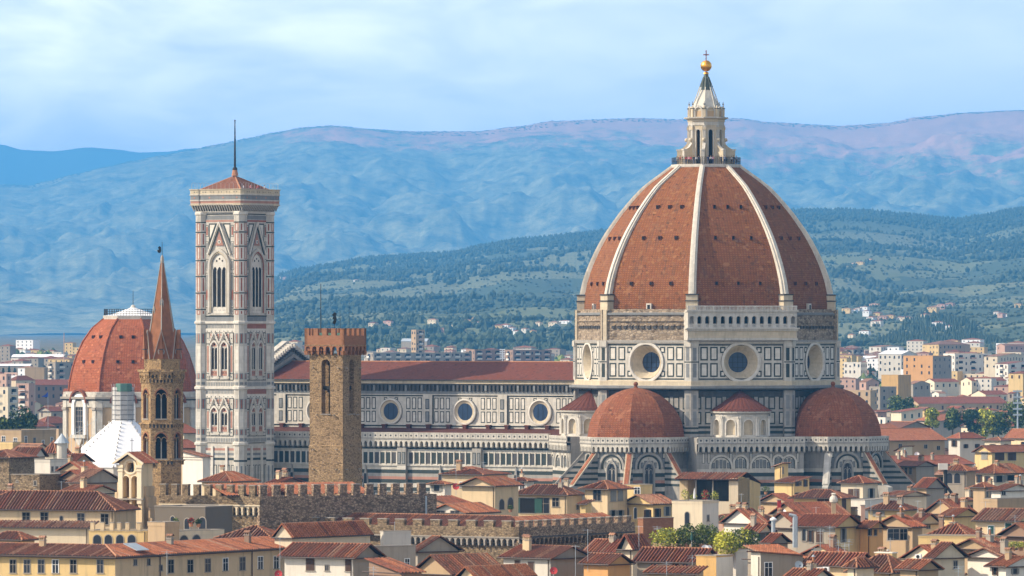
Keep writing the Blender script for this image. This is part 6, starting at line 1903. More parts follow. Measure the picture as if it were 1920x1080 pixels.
# front centre left
H('small brown hipped roof behind the front yellow house', 408, 508, 519, 1010, 'tan', 'hip', tileB, 1.65, Y=925, ang=22, wr=7.5, auto=False, chim=0)
H('house with the big bright orange roof slope and a plain cream gable', 514, 548, 690, 1008, 'pale', 'gy', tileA, 1.9, Y=915, ang=38, auto=False, chim=0, over=0.35)
H('white-walled house with brown hipped roof and shuttered windows, front centre left', 531, 662, 684, 1046, 'white', 'gx', tileB, 1.75, Y=868, ang=30, wr=6.5, auto=False, chim=0, over=0.75,
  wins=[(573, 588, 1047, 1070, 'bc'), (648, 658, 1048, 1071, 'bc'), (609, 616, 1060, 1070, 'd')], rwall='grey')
H('grey plaster block with one tall window, right of the white-walled house', 664, 676, 778, 1027, 'grey', 'flat', None, Y=872, ang=50, auto=False, terrace=0.1, rwins=[(758, 766, 1048, 1068, 'w')])
H('grey gabled house with a broad plain side, beside the grey plaster block', 776, 783, 860, 1034, 'grey', 'gx', tileB, 2.0, Y=885, ang=55, auto=False, chim=0)
H('small white roof-terrace room in front of the stone battlements', 713, 719, 770, 998, 'white', 'flat', None, Y=930, ang=55, auto=False, terrace=0.1)
H('low red lean-to roof at the bottom edge, under the grey plaster block', 690, 700, 790, 1074, 'brown', 'sy', tileC, 1.6, Y=840, ang=55, wl=8, auto=False)
H('broad dark brown roof in front of the corbelled wing', 776, 800, 944, 1077, 'tan', 'gy', tileB, 2.4, Y=850, ang=48, wl=12, auto=False, chim=0)
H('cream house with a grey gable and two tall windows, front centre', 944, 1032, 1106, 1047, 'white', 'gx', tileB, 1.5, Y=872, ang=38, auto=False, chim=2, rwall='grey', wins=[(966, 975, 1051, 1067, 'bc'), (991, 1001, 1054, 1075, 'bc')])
H('bright tile roof with a cream gable at the bottom edge, centre', 862, 892, 996, 1084, 'cream', 'gy', tileA, 1.4, Y=820, ang=40, auto=False, chim=0)
# in front of the nave
H('pale house with two red roofs standing before the nave', 829, 905, 952, 890, 'cream', 'hip', tileC, 1.0, Y=1225, auto=False, chim=1, wins=[(862, 866, 904, 914, 'w')])
H('narrow raised red roof on top of the pale house before the nave', 850, 880, 908, 882, 'pink', 'hip', tileC, 0.6, Y=1250, auto=False, chim=0)
H('tiny white house with an orange roof beside the battlement end', 806, 834, 846, 908, 'white', 'hip', tileA, 0.5, Y=1150, auto=False, chim=0, wins=[(814, 824, 910, 921, 's')])
H('cream villa with a pediment and arched windows, right of the battlement end', 866, 928, 967, 911, 'cream', 'gy', tileA, 1.45, Y=1120, ang=35, wr=7, auto=False, chim=0, over=0.7, rwins=[(936, 945, 936, 955, 'arch'), (952, 962, 933, 953, 'arch')])
H('low white gabled house with two dark windows under the cream villa', 806, 872, 930, 962, 'white', 'gy', tileA, 1.4, Y=1040, ang=35, auto=False, chim=0, wins=[(818, 834, 958, 968, 'd'), (845, 861, 958, 968, 'd')])
H('red slope roof beside the dark battlement end', 806, 825, 890, 948, 'brown', 'sy', tileC, 1.4, Y=1080, ang=50, wl=6, auto=False)
H('house with a wide brown roof and a dark glazed terrace below', 966, 1063, 1092, 928, 'cream', 'hip', tileB, 1.65, Y=1130, ang=30, auto=False, chim=2, wins=[(975, 1003, 934, 962, 'g'), (1008, 1030, 934, 962, 'd'), (1036, 1048, 934, 950, 'd')], rwins=[(1081, 1085, 945, 955, 'd')])
H('little white house with a red roof behind the wide brown roof', 958, 988, 1001, 902, 'white', 'hip', tileC, 0.6, Y=1220, auto=False, chim=1, wins=[(975, 983, 904, 917, 'w')])
H('pale square tower house with a hipped roof and one dark window', 1097, 1139, 1177, 917, 'cream', 'hip', tileA, 1.35, Y=1130, ang=38, auto=False, chim=0, over=0.9, wins=[(1113, 1127, 919, 939, 'd')], rwins=[(1145, 1155, 920, 940, 'sc'), (1159, 1168, 919, 939, 'sc'), (1146, 1153, 957, 970, 's'), (1160, 1167, 957, 969, 's')])
H('narrow yellow annex at the right of the pale tower house', 1088, 1098, 1103, 945, 'yellow', 'sx', tileA, 0.6, Y=1080, auto=False)
H('yellow house with arched and brown windows below a faded roof', 1172, 1186, 1262, 945, 'yellow', 'gy', tileD, 1.5, Y=1130, ang=50, wl=8, auto=False, chim=0,
  rwins=[(1188, 1193, 952, 972, 'arch'), (1210, 1217, 956, 974, 'b'), (1230, 1236, 954, 973, 'b'), (1248, 1255, 950, 967, 's')], wins=[(1175, 1180, 952, 972, 'arch')])
H('small pale block with one window behind the pale tower house', 1172, 1200, 1224, 912, 'yellow', 'flat', None, Y=1250, auto=False, terrace=0.3, wins=[(1190, 1200, 914, 926, 'w')])
H('dark red brick house end below the yellow house with brown windows', 1196, 1206, 1264, 973, redbrick, 'flat', None, Y=1050, ang=50, auto=False, terrace=0.1)
H('plain white tower house with a single arched window', 1261, 1317, 1349, 944, 'pale', 'terrace', None, Y=1060, ang=30, auto=False, terrace=0.35, wins=[(1285, 1293, 960, 988, 'arch')], rwins=[(1326, 1330, 966, 977, 'd')], rwall='white')
# front right of centre
H('low tile roofs with a cream gable, left of the roof garden', 1102, 1150, 1190, 1036, 'cream', 'gx', tileC, 1.7, Y=905, ang=40, auto=False, chim=1)
H('cream gable end with a steep tiled edge, left of the roof garden', 1166, 1186, 1210, 1030, 'pale', 'gy', tileC, 2.0, Y=890, ang=40, auto=False, chim=0)
H('orange walled low house under a dark roof, bottom centre', 1095, 1140, 1182, 1058, 'orange', 'gx', tileB, 1.3, Y=868, ang=40, auto=False, chim=0)
H('grey-blue walled house with a wide red roof below the roof garden', 1196, 1312, 1346, 1055, 'grey', 'gx', tileC, 1.8, Y=868, ang=30, auto=False, chim=0, rwall='ochre', wins=[(1222, 1232, 1057, 1066, 's'), (1262, 1274, 1057, 1066, 's'), (1280, 1290, 1057, 1066, 's')])
H('small red lean-to roof with creeper at the bottom edge', 1214, 1306, 1312, 1076, 'tan', 'sx', tileA, 0.9, Y=842, ang=28, auto=False)
H('plain beige side wall house below the yellow bamboo', 1306, 1343, 1376, 1044, 'ochre', 'flat', None, Y=858, ang=35, auto=False, terrace=0.1, rwall='white')
H('plain white-grey wall house right of the yellow bamboo', 1372, 1380, 1414, 1034, 'white', 'flat', None, Y=880, ang=45, auto=False, terrace=0.15)
H('roof garden house, a low terrace filled with shrubs', 1226, 1372, 1420, 1026, 'tan', 'terrace', None, Y=930, ang=22, wr=12, auto=False, terrace=0.5)
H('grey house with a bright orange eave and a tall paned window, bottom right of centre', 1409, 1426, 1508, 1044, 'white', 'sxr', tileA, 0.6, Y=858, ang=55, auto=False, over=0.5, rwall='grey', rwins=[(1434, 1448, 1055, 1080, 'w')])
H('orange tiled strip roof over the grey house with the tall paned window', 1404, 1412, 1510, 1049, 'grey', 'sy', tileA, 1.7, Y=866, ang=48, wl=5, auto=False)
H('red tiled house beside the white tower house', 1360, 1366, 1432, 982, 'white', 'gy', tileC, 2.2, Y=1000, ang=52, wl=10, auto=False, chim=2)
H('small white house with a green awning by the bamboo', 1400, 1422, 1448, 998, 'white', 'gx', tileA, 1.2, Y=960, ang=40, auto=False, chim=1, rwins=[(1425, 1436, 1000, 1014, 'g')])
H('grey house with a long red roof left of the yellow gable', 1440, 1446, 1516, 990, 'grey', 'gy', tileC, 2.2, Y=965, ang=52, wl=9, auto=False, chim=2, rwins=[(1447, 1456, 993, 1005, 'd')])
H('tan gabled house with a red roof and a white chimney stack', 1452, 1466, 1590, 966, 'tan', 'gy', tileC, 1.9, Y=1040, ang=56, wl=11, auto=False, chim=0)
H('grey house with black shutters and a yellow gable end', 1494, 1566, 1616, 988, 'grey', 'gx', tileC, 1.7, Y=952, ang=36, auto=False, chim=0, rwall='yellow', wins=[(1507, 1513, 992, 1014, 's'), (1519, 1524, 995, 1016, 'b'), (1532, 1543, 992, 1017, 'bc')], rwins=[(1579, 1585, 991, 1016, 's')])
H('small grey gable house with a red roof in the lower middle', 1436, 1446, 1478, 1018, 'grey', 'gx', tileC, 1.3, Y=925, ang=50, auto=False, chim=0)
H('low red roof crowded with aerials, bottom right', 1508, 1518, 1596, 1044, 'cream', 'gy', tileC, 1.5, Y=890, ang=50, wl=9, auto=False, chim=1)
H('low cream house with two fan units under a red roof', 1513, 1600, 1640, 1062, 'cream', 'gx', tileC, 1.7, Y=858, ang=32, auto=False, chim=0)
H('sunlit tile roof with a pale hip at the bottom edge', 1590, 1606, 1640, 1064, 'pale', 'hip', tileA, 1.2, Y=845, ang=45, auto=False, chim=0)
H('small mixed tile roofs at the bottom edge beside the grey dish', 1476, 1520, 1560, 1086, 'pale', 'gx', tileA, 1.2, Y=822, ang=40, auto=False, chim=2)
# before the tribunes
H('yellow house with a brown roof and a white-hung roof terrace', 1453, 1488, 1519, 905, 'yellow', 'sx', tileB, 1.0, Y=1240, ang=40, auto=False, chim=0, rwins=[(1493, 1497, 901, 911, 'b'), (1500, 1503, 903, 910, 'd'), (1509, 1513, 900, 912, 'b'), (1493, 1499, 924, 933, 'b')])
H('narrow yellow stair tower on the yellow house with the roof terrace', 1453, 1466, 1476, 876, 'yellow', 'syr', tileD, 0.8, Y=1262, ang=40, auto=False, chim=0, rwins=[(1467, 1469, 876, 888, 'd')])
H('low yellow house under a wide dark brown roof', 1490, 1574, 1598, 934, 'yellow', 'hip', tileB, 1.4, Y=1150, ang=25, auto=False, chim=0, over=0.8, wins=[(1534, 1546, 936, 944, 'bc'), (1547, 1558, 936, 944, 'bc')], rwins=[(1579, 1587, 936, 957, 'bc')])
H('pale grey-yellow house with a red hipped roof before the east tribune', 1578, 1618, 1648, 906, 'pale', 'hip', tileC, 1.35, Y=1230, ang=36, auto=False, chim=0, wins=[(1592, 1601, 917, 935, 'bc'), (1603, 1611, 917, 935, 'bc')], rwins=[(1631, 1638, 916, 937, 's')])
H('plain beige side house below the red hipped roof, before the east tribune', 1578, 1622, 1690, 938, 'white', 'flat', None, Y=1190, ang=36, auto=False, terrace=0.05)
H('low pale yard house behind the arched-window tower house', 1660, 1690, 1740, 930, 'pale', 'gx', tileD, 0.8, Y=1240, ang=45, auto=False, chim=0)
H('little red roof between the loggia villa and the yellow house', 1428, 1432, 1460, 942, 'tan', 'gy', tileC, 1.5, Y=1190, ang=50, wl=8, auto=False, chim=0)
# right side
H('pale yellow house with a dark roof and a wide shuttered window', 1630, 1694, 1722, 956, 'yellow', 'hip', tileB, 1.35, Y=1080, ang=28, auto=False, chim=2, wins=[(1639, 1659, 958, 967, 'sc')])
H('broad dark red roofs below the arched-window tower house', 1740, 1752, 1828, 964, 'tan', 'gy', tileC, 2.3, Y=1060, ang=50, wl=12, auto=False, chim=2)
H('white and tan tower house with a pair of arched windows', 1770, 1812, 1831, 883, 'grey', 'hip', tileA, 1.2, Y=1290, ang=30, auto=False, chim=1, rwall='tan', wins=[(1776, 1787, 887, 906, 'arch'), (1790, 1801, 887, 906, 'arch')])
H('grey plain house with a low flat roof, left of the arched-window tower house', 1684, 1718, 1754, 874, 'tan', 'gx', tileB, 1.0, Y=1410, ang=45, auto=False, chim=1, wins=[(1690, 1694, 877, 889, 'd'), (1698, 1702, 877, 889, 'd'), (1706, 1710, 877, 889, 'd')], rwall='grey')
H('yellow gabled wall house beside the black stove pipe', 1720, 1737, 1772, 915, 'tan', 'gx', tileC, 1.9, Y=1260, ang=46, auto=False, chim=0, rwall='grey')
H('long orange roof range right of the east tribune', 1654, 1676, 1830, 872, 'tan', 'gy', tileC, 1.9, Y=1480, ang=55, wl=13, auto=False, chim=4)
H('cream house with tall openings under a tile roof, right edge', 1832, 1864, 1936, 888, 'pale', 'hip', tileA, 1.9, Y=1330, ang=50, auto=False, chim=1, wins=[(1836, 1841, 891, 905, 'b'), (1850, 1855, 893, 906, 'b')], rwins=[(1868, 1880, 892, 904, 's'), (1890, 1904, 891, 901, 's')])
H('cream house with a big orange roof and brown shutters, upper right edge', 1830, 1860, 1940, 848, 'yellow', 'gy', tileA, 1.6, Y=1600, ang=48, auto=False, chim=0, wins=[(1842, 1852, 847, 861, 'sc')], rwins=[(1866, 1884, 849, 863, 'bc'), (1892, 1908, 849, 863, 'bc')])
H('small white house with a grey lean-to roof right of the east tribune', 1680, 1692, 1712, 846, 'pale', 'syr', tileC, 1.3, Y=1560, ang=40, auto=False, chim=0, rwins=[(1697, 1700, 847, 851, 'd')])
H('small tile roof over dark openings, right of the arched-window tower house', 1826, 1846, 1866, 914, 'tan', 'hip', tileA, 0.9, Y=1240, ang=40, auto=False, chim=0, rwins=[(1850, 1853, 917, 932, 'd'), (1858, 1861, 916, 930, 'd')])
H('cream house with a broad faded roof and dark green shutters, right edge', 1832, 1908, 1960, 977, 'cream', 'gx', tileD, 1.75, Y=1005, ang=26, auto=False, chim=0, wins=[(1855, 1865, 986, 1001, 'gc'), (1886, 1897, 981, 1002, 'gc')], rwall='yellow')
H('long low yellow wall house below the dark red roof, right', 1725, 1866, 1886, 1009, 'yellow', 'flat', None, Y=960, ang=20, wr=5, auto=False, terrace=0.25)
H('dark red roof behind the long low yellow wall', 1742, 1812, 1846, 1006, 'cream', 'hip', tileC, 1.9, Y=985, ang=28, auto=False, chim=2)
H('orange house with one small window under a lean roof', 1614, 1632, 1657, 990, 'orange', 'gx', tileA, 1.0, Y=955, ang=50, auto=False, chim=1, rwins=[(1628, 1632, 992, 1004, 'b'), (1640, 1643, 993, 1004, 'b')])
H('red roof over a dark loggia beside the orange house', 1650, 1658, 1716, 988, 'tan', 'gy', tileC, 1.6, Y=975, ang=50, wl=9, auto=False, chim=1, rwins=[(1662, 1684, 992, 1012, 'd'), (1686, 1700, 992, 1012, 'd')])
H('yellow gabled cottage with a red roof in the middle right', 1706, 1722, 1764, 982, 'cream', 'gx', tileC, 1.5, Y=1010, ang=48, auto=False, chim=1, rwins=[(1738, 1745, 985, 991, 'd')])
H('pale house with a slim gable behind the long low yellow wall', 1768, 1790, 1836, 968, 'yellow', 'gx', tileA, 1.2, Y=1030, ang=48, auto=False, chim=1)
H('broad hipped roof with a yellow chimney block at the bottom right', 1596, 1672, 1722, 1074, 'cream', 'hip', tileB, 2.2, Y=850, ang=40, auto=False, chim=1)
H('red roof with a square fan unit, bottom right', 1700, 1712, 1790, 1050, 'pale', 'gy', tileC, 1.9, Y=880, ang=52, wl=9, auto=False, chim=1)
H('cream streaked gable house, bottom right', 1742, 1752, 1812, 1046, 'pale', 'gx', tileB, 2.0, Y=870, ang=52, auto=False, chim=0, rwins=[(1790, 1797, 1052, 1066, 'd')])
H('orange tiled house with tan walls at the bottom right', 1690, 1722, 1762, 1068, 'tan', 'gx', tileA, 1.2, Y=838, ang=45, auto=False, chim=0)
H('white house with a bright orange roof in the bottom right corner', 1858, 1886, 1950, 1062, 'white', 'gx', tileA, 1.2, Y=850, ang=45, auto=False, chim=1, wins=[(1865, 1870, 1064, 1078, 'b')], rwins=[(1900, 1908, 1066, 1076, 's')])
H('dark roofed pale house left of the white corner house', 1820, 1832, 1906, 1046, 'white', 'gy', tileB, 1.2, Y=880, ang=52, wl=8, auto=False, chim=1)
H('low brown roof behind the dark roofed pale house', 1796, 1810, 1900, 1030, 'tan', 'gy', tileB, 1.4, Y=920, ang=52, wl=9, auto=False, chim=2)
H('dark open shed roof above green plants at the right edge', 1882, 1894, 1960, 1006, 'brown', 'gy', tileB, 1.8, Y=930, ang=50, wl=7, auto=False, chim=0)
H('tan house with stacks of wood on its flat roof, right edge', 1846, 1870, 1960, 940, 'tan', 'flat', None, Y=1130, ang=45, auto=False, terrace=0.4)
H('small roofs with blue and white sheets hung out, right edge', 1860, 1876, 1940, 920, 'white', 'gx', tileA, 1.1, Y=1200, ang=48, auto=False, chim=2, rwins=[(1878, 1886, 921, 928, 'w')])

# ------------------------------------------------------------------ loggia villa before the tribunes
OY = 1165.0
lv = thing('loggia_villa', 'cream villa with a deep dark roofed loggia full of plants and a sloping side wall', 'villa', (P(1384, 0, OY).x, OY, 0), -22)
os_ = F / OY
ol = (1384 - 1271) / os_ / COS(22); orr = (1430 - 1384) / os_ / SIN(22)
def oz(y): return ZY(y, OY)
mb = MB()
mb.box(-ol, 0, 0, 6, 0, oz(941), palecream)
mb.box(-1.75, 0, 0, 6, oz(941), oz(897), palecream); mb.box(-ol, -ol + 1.5, 1.2, 6, oz(941), oz(900), cream); mb.box(-ol, 0, 5.5, 6, oz(941), oz(896), soot_shade)  # loggia back wall painted near black for its shade
mb.face([(0, 0, 0), (0, orr, 0), (0, orr, oz(916) + 0.6), (0, 2.0, oz(896) + 0.2), (0, 0, oz(896) + 0.2)], yellow)
mb.face([(0, orr, 0), (-ol, orr, 0), (-ol, orr, oz(916)), (0, orr, oz(916))], palecream)
for x in (-ol + 3.4, -ol + 6.6): mb.tube((x, 0.4, oz(941)), (x, 0.4, oz(900)), 0.13, stonetrim, None, 8)
mb.build('wall', lv)
mb = MB()
plane(mb, [(-ol - 0.5, -0.6, oz(900)), (0.1, -0.6, oz(900)), (0.1, 4.5, oz(893) + 0.5), (-ol - 0.5, 4.5, oz(893) + 0.5)], tileA, True)
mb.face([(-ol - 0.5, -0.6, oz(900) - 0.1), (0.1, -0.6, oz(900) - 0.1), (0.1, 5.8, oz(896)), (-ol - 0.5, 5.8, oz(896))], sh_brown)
plane(mb, [(-ol, orr + 0.5, oz(916)), (0.25, orr + 0.5, oz(916) + 0.5), (0.25, 4.5, oz(893) + 0.5), (-ol, 4.5, oz(893) + 0.5)], tileB, True)
mb.build('roof', lv)
for x, z in ((-ol + 10.6, 20),):
    wallwin('window', lv, 0, (0, 0, 0), -1.0, oz(963), 0.8, 1.4, 'd')

# ------------------------------------------------------------------ plants
def leaves(mb, c, r, n, size, mats, up=0.0, hollow=0.35):
    for i in range(n):
        while True:
            v = Vector((rng.uniform(-1, 1), rng.uniform(-1, 1), rng.uniform(-1, 1)))
            if hollow < v.length < 1: break
        p = Vector((c[0] + v.x * r[0], c[1] + v.y * r[1], c[2] + v.z * r[2]))
        a = Vector((rng.gauss(0, 1), rng.gauss(0, 1), rng.gauss(0, 1) + up)).normalized(); b = a.orthogonal().normalized()
        b = (Matrix.Rotation(rng.uniform(0, 6.3), 3, a) @ b)
        d = a.cross(b); s1 = size * rng.uniform(0.6, 1.3)
        mb.face([p - b * s1, p - d * s1 * 0.55, p + b * s1, p + d * s1 * 0.55], rng.choice(mats))
def tree(name, label, cat, c, h, rad, mats, n=420, crown_lo=0.25, group=None, lobes=5, leaf=0.35, ch=None):
    root = thing(name, label, cat, c, 0, group); ch = ch or h * (1 - crown_lo)
    mb = MB()
    mb.tube((0, 0, -1), (0, 0, h - ch * 0.6), rad * 0.09, barkm, rad * 0.06, 7)
    cs = []
    for k in range(lobes):
        a = 360 / lobes * k + rng.uniform(-25, 25); q_ = rng.uniform(0.25, 0.5) * rad; zz = h - ch * rng.uniform(0.25, 0.85)
        e = (q_ * COS(a), q_ * SIN(a), zz); cs.append(e)
        mb.tube((0, 0, h - ch * 0.65), e, rad * 0.045, barkm, rad * 0.015, 5)
    mb.build('trunk', root)
    mb = MB()
    for e in cs + [(0, 0, h - ch * 0.25)]:
        q_ = rad * rng.uniform(0.45, 0.68)
        leaves(mb, e, (q_, q_, min(q_ * 0.9, ch * 0.34)), n // (lobes + 1), leaf, mats)
    mb.build('crown', root)
def cypress(label, c, h, r, n=420):
    root = thing('cypress', label, 'tree', c)
    mb = MB(); mb.tube((0, 0, -4), (0, 0, h * 0.5), r * 0.15, barkm, 0.05, 6); mb.build('trunk', root)
    mb = MB()
    for k in range(9):
        t = (k + 0.5) / 9; q_ = r * (math.sin(math.pi * (0.12 + 0.86 * t)) ** 0.7) * (1.15 - 0.75 * t)
        leaves(mb, (rng.uniform(-.1, .1) * r, 0, h * (0.04 + 0.92 * t)), (q_, q_, h * 0.085), n // 9, 0.55, [leaf1], 0, 0.2)
    mb.build('crown', root)
L_ = [leaf1, leaf2]; LB = [leaf2, leaf3]
# roof garden
gar = [(1240, 1027, 1000, 2.0, LB, 'rounded yellow-green shrub at the left end of the roof garden'), (1258, 1027, 999, 2.0, LB, 'second yellow-green shrub from the left in the roof garden'),
       (1275, 1026, 1000, 1.7, L_, 'dark green shrub beside the silvery bush in the roof garden'), (1287, 1022, 992, 1.7, [leaf2, leaf1], 'silvery green bush under the arched window of the white tower house'),
       (1302, 1028, 1004, 1.2, L_, 'low dark shrub in the middle of the roof garden'), (1316, 1024, 992, 1.4, [leaf2], 'feathery green bush right of the blue parasol in the roof garden'),
       (1330, 1024, 994, 1.8, [leaf2, leaf1], 'tall grey-green bush against the white tower house'), (1340, 1034, 1004, 1.5, LB, 'yellow-green bush left of the bright bamboo'),
       (1380, 1032, 1002, 1.6, L_, 'dense green shrub right of the bright bamboo'), (1394, 1032, 1001, 1.7, LB, 'light green shrub second from the right in the roof garden'), (1408, 1032, 1003, 1.4, L_, 'green shrub at the right end of the roof garden'),
       (1356, 1042, 1006, 1.5, [leaf3], 'bright yellow bamboo clump spilling over the front of the roof garden'), (1369, 1042, 1008, 1.4, [leaf3, leaf2], 'greener bamboo clump beside the bright yellow bamboo')]
for px, y0, y1, r, ms, lb in gar:
    Yg = 915 if y0 < 1036 else 880
    c = P(px, y0 + 2, Yg); h = (y0 + 2 - y1) * Yg / F
    root = thing('shrub', lb, 'shrub', c)
    mb = MB(); mb.prof([(0.35, -0.3), (0.45, 0.4)], ridgecap, 8, 0, cap1=True); mb.build('pot', root)
    h *= 1.25; r *= 1.15
    mb = MB(); leaves(mb, (0, 0, h * 0.55), (r * 0.8, r * 0.7, h * 0.5), 420, 0.19, ms, 0, 0.1); leaves(mb, (rng.uniform(-.4, .4), -0.2, h * 0.75), (r * 0.5, r * 0.5, h * 0.36), 160, 0.15, ms, 0, 0.1); mb.build('foliage', root)
for px, y0, y1, r, ms, lb, Yg in ((1284, 941, 919, 0.9, LB, 'green potted plant at the left of the dark loggia', 1150), (1300, 941, 926, 0.9, LB, 'low green plant left of the white parasol in the loggia', 1150), (1322, 941, 920, 1.0, [leaf2, cloth_red], 'reddish flowering plant in the middle of the loggia', 1150),
                                 (1340, 941, 922, 0.9, LB, 'green plant at the right of the dark loggia', 1150), (1358, 985, 968, 1.0, L_, 'dark green bush beside the white tower house wall', 1040), (1436, 925, 912, 1.0, L_, 'small dark tree between the loggia villa and the yellow house', 1220),
                                 (1900, 1030, 1016, 1.0, LB, 'bright green plant left in the dark shed at the right edge', 905), (1914, 1030, 1016, 1.0, LB, 'bright green plant right in the dark shed at the right edge', 905), (957, 958, 948, 0.6, L_, 'potted plant by the arched windows of the cream villa', 1100),
                                 (358, 985, 972, 0.7, [leaf1, cloth_red], 'red potted plant against the grey courtyard wall', 960), (330, 985, 972, 0.6, L_, 'spiky green pot plant against the grey courtyard wall', 960), (372, 986, 974, 0.6, [leaf1], 'dark pot plant beside the red potted plant', 960)):
    c = P(px, y0, Yg); h = (y0 - y1) * Yg / F
    root = thing('potted_plant', lb, 'plant', c)
    mb = MB(); mb.prof([(0.25, -0.2), (0.34, 0.3)], ridgecap, 8, 0, cap1=True); mb.build('pot', root)
    mb = MB(); leaves(mb, (0, 0, h * 0.6), (r * 0.8, r * 0.7, h * 0.5), 160, 0.15, ms, 0, 0.1); mb.build('foliage', root)
# parasols
for px, y0, y1, Yg, m_, lb in ((1297, 1018, 996, 905, sh_green, 'closed blue-green parasol in the roof garden'), (1302, 941, 915, 1148, whitepaint, 'closed white parasol in front of the dark loggia')):
    c = P(px, y0, Yg); h = (y0 - y1) * Yg / F
    root = thing('parasol', lb, 'parasol', c)
    mb = MB(); mb.tube((0, 0, -0.5), (0, 0, h), 0.03, zinc); mb.build('pole', root)
    mb = MB(); mb.prof([(0.2, h * 0.25), (0.17, h * 0.55), (0.05, h * 0.98)], m_, 8, 0); mb.build('folded_canopy', root)

# ------------------------------------------------------------------ small roof things
mcap = P(116, 831, 1235)
mc = thing('roof_cone', 'grey metal cone cap on a white drum, left of the white sheeted pyramid', 'roof cap', mcap)
mb = MB(); mb.prof([(1.5, 0), (0.2, 1.65), (0.15, 1.8)], zinc, 12, 0, cap1=True); mb.build('cone', mc)
mb = MB(); mb.prof([(0.95, -7), (0.95, 0.05)], offwhite, 12, 0); mb.build('drum', mc)
stack = thing('chimney_stack', 'tall white chimney with a bulbous top, on the tan gabled house', 'chimney', P(1563, 966, 1035))
mb = MB(); mb.box(-0.35, 0.35, -0.35, 0.35, -3, 1.9, tanplaster); mb.build('shaft', stack)
mb = MB(); mb.prof([(0.38, 1.9), (0.62, 2.1), (0.66, 2.5), (0.5, 2.9), (0.3, 3.0), (0.3, 3.3), (0.45, 3.35), (0.2, 3.5)], offwhite, 10, 0, cap1=True); mb.build('cap', stack)
ybl = thing('chimney_block', 'wide yellow chimney block with a pale slab, on the broad hipped roof', 'chimney', P(1661, 1050, 855), -40)
mb = MB(); mb.box(-1.4, 1.4, -0.5, 0.5, -1.5, 0.9, yellow); mb.build('shaft', ybl)
mb = MB(); mb.box(-1.5, 1.5, -0.6, 0.6, 0.9, 1.05, offwhite); mb.build('slab', ybl)
pipe = thing('stove_pipe', 'black bent stove pipe on the white and tan tower house', 'pipe', P(1773, 900, 1270))
mb = MB(); mb.tube((0, 0, -6), (0, 0, 2.2), 0.35, iron, None, 8); mb.tube((0, 0, -1), (2.2, -0.5, -4), 0.3, iron, None, 8); mb.build('flue', pipe)
mb = MB(); mb.box(-1.4, 0.4, -0.4, 0.5, 2.0, 3.2, offwhite); mb.build('vent_box', pipe)
for k, (px, y0, y1, Yg, r, lb) in enumerate(((1489, 1013, 967, 905, 0.22, 'left of the two bright steel flue pipes beside the grey house'), (1493, 1013, 968, 906, 0.2, 'right of the two bright steel flue pipes beside the grey house'))):
    c = P(px, y0, Yg); h = (y0 - y1) * Yg / F
    root = thing('steel_flue', lb, 'flue pipe', c)
    mb = MB(); mb.tube((0, 0, -1), (0, 0, h), r, zinc, None, 8); mb.build('pipe', root)
    mb = MB(); mb.tube((0, 0, h), (-0.7, 0, h + 0.15), r, zinc, None, 8); mb.build('elbow', root)
vent = thing('roof_vent', 'round metal roof vent with a white hood on the grey house roof', 'vent', P(1450, 990, 950))
mb = MB(); mb.tube((0, 0, -1), (0, 0, 1.1), 0.3, zinc, None, 10); mb.build('pipe', vent)
mb = MB(); mb.prof([(0.5, 1.1), (0.5, 1.3), (0.1, 1.6)], whitepaint, 10, 0, cap1=True); mb.build('hood', vent)
for px, y0, y1, Yg, lb in ((1461, 958, 938, 1040, 'red painted flue on the tan gabled house'), (1618, 975, 948, 975, 'pink flue pipe on the red roof beside the orange house')):
    c = P(px, y0, Yg); h = (y0 - y1) * Yg / F
    root = thing('red_flue', lb, 'flue pipe', c)
    mb = MB(); mb.box(-0.3, 0.3, -0.3, 0.3, -1, h, pinkplaster if px > 1500 else cloth_red); mb.build('shaft', root)
    mb = MB(); mb.box(-0.4, 0.4, -0.4, 0.4, h, h + 0.12, stonetrim); mb.build('cap', root)
for px, py, Yg, lb in ((1537, 1069, 852, 'left fan unit on the low cream house'), (1549, 1068, 853, 'right fan unit on the low cream house'), (1722, 1044, 868, 'square fan unit on the red roof, bottom right')):
    root = thing('air_conditioner', lb, 'air conditioner', P(px, py + 4, Yg), -25)
    mb = MB(); mb.box(-0.42, 0.42, -0.2, 0.2, 0, 0.62, whitepaint); mb.build('case', root)
    mb = MB(); mb.ring(0, 0.31, [(0.24, -0.22), (0.2, -0.25), (0.05, -0.23)], iron, 14); mb.disc(0, 0.31, 0.2, -0.212, void, 14); mb.build('fan_grille', root)
for px, py, Yg, r, lb, az, m_ in ((1468, 961, 1010, 0.55, 'white dish on the tan gabled house', -20, None), (1322, 1028, 878, 0.5, 'left of the two white dishes below the roof garden', 0, None), (1330, 1028, 879, 0.45, 'right of the two white dishes below the roof garden', 25, None),
                              (1582, 1045, 868, 0.5, 'white dish among the aerials on the low red roof', -15, None), (1498, 1059, 850, 0.55, 'pale grey dish beside the grey house at the bottom', 15, zinc), (1038, 1070, 845, 0.5, 'red dish on the cream house with the grey gable', 0, cloth_red),
                              (1884, 996, 975, 0.5, 'white dish between the dark green shutters', 20, None), (1216, 1032, 880, 0.5, 'white dish at the left end of the wide red roof', 10, None), (855, 912, 1130, 0.6, 'dark red dish in front of the pale house before the nave', 0, cloth_red),
                              (522, 1076, 840, 0.5, 'red dish with a white rim at the bottom edge, left', 0, cloth_red), (1719, 852, 1500, 0.6, 'small white dish on the long orange roof range', 0, None)):
    dish(px, py, Yg, r, lb, az, m_)
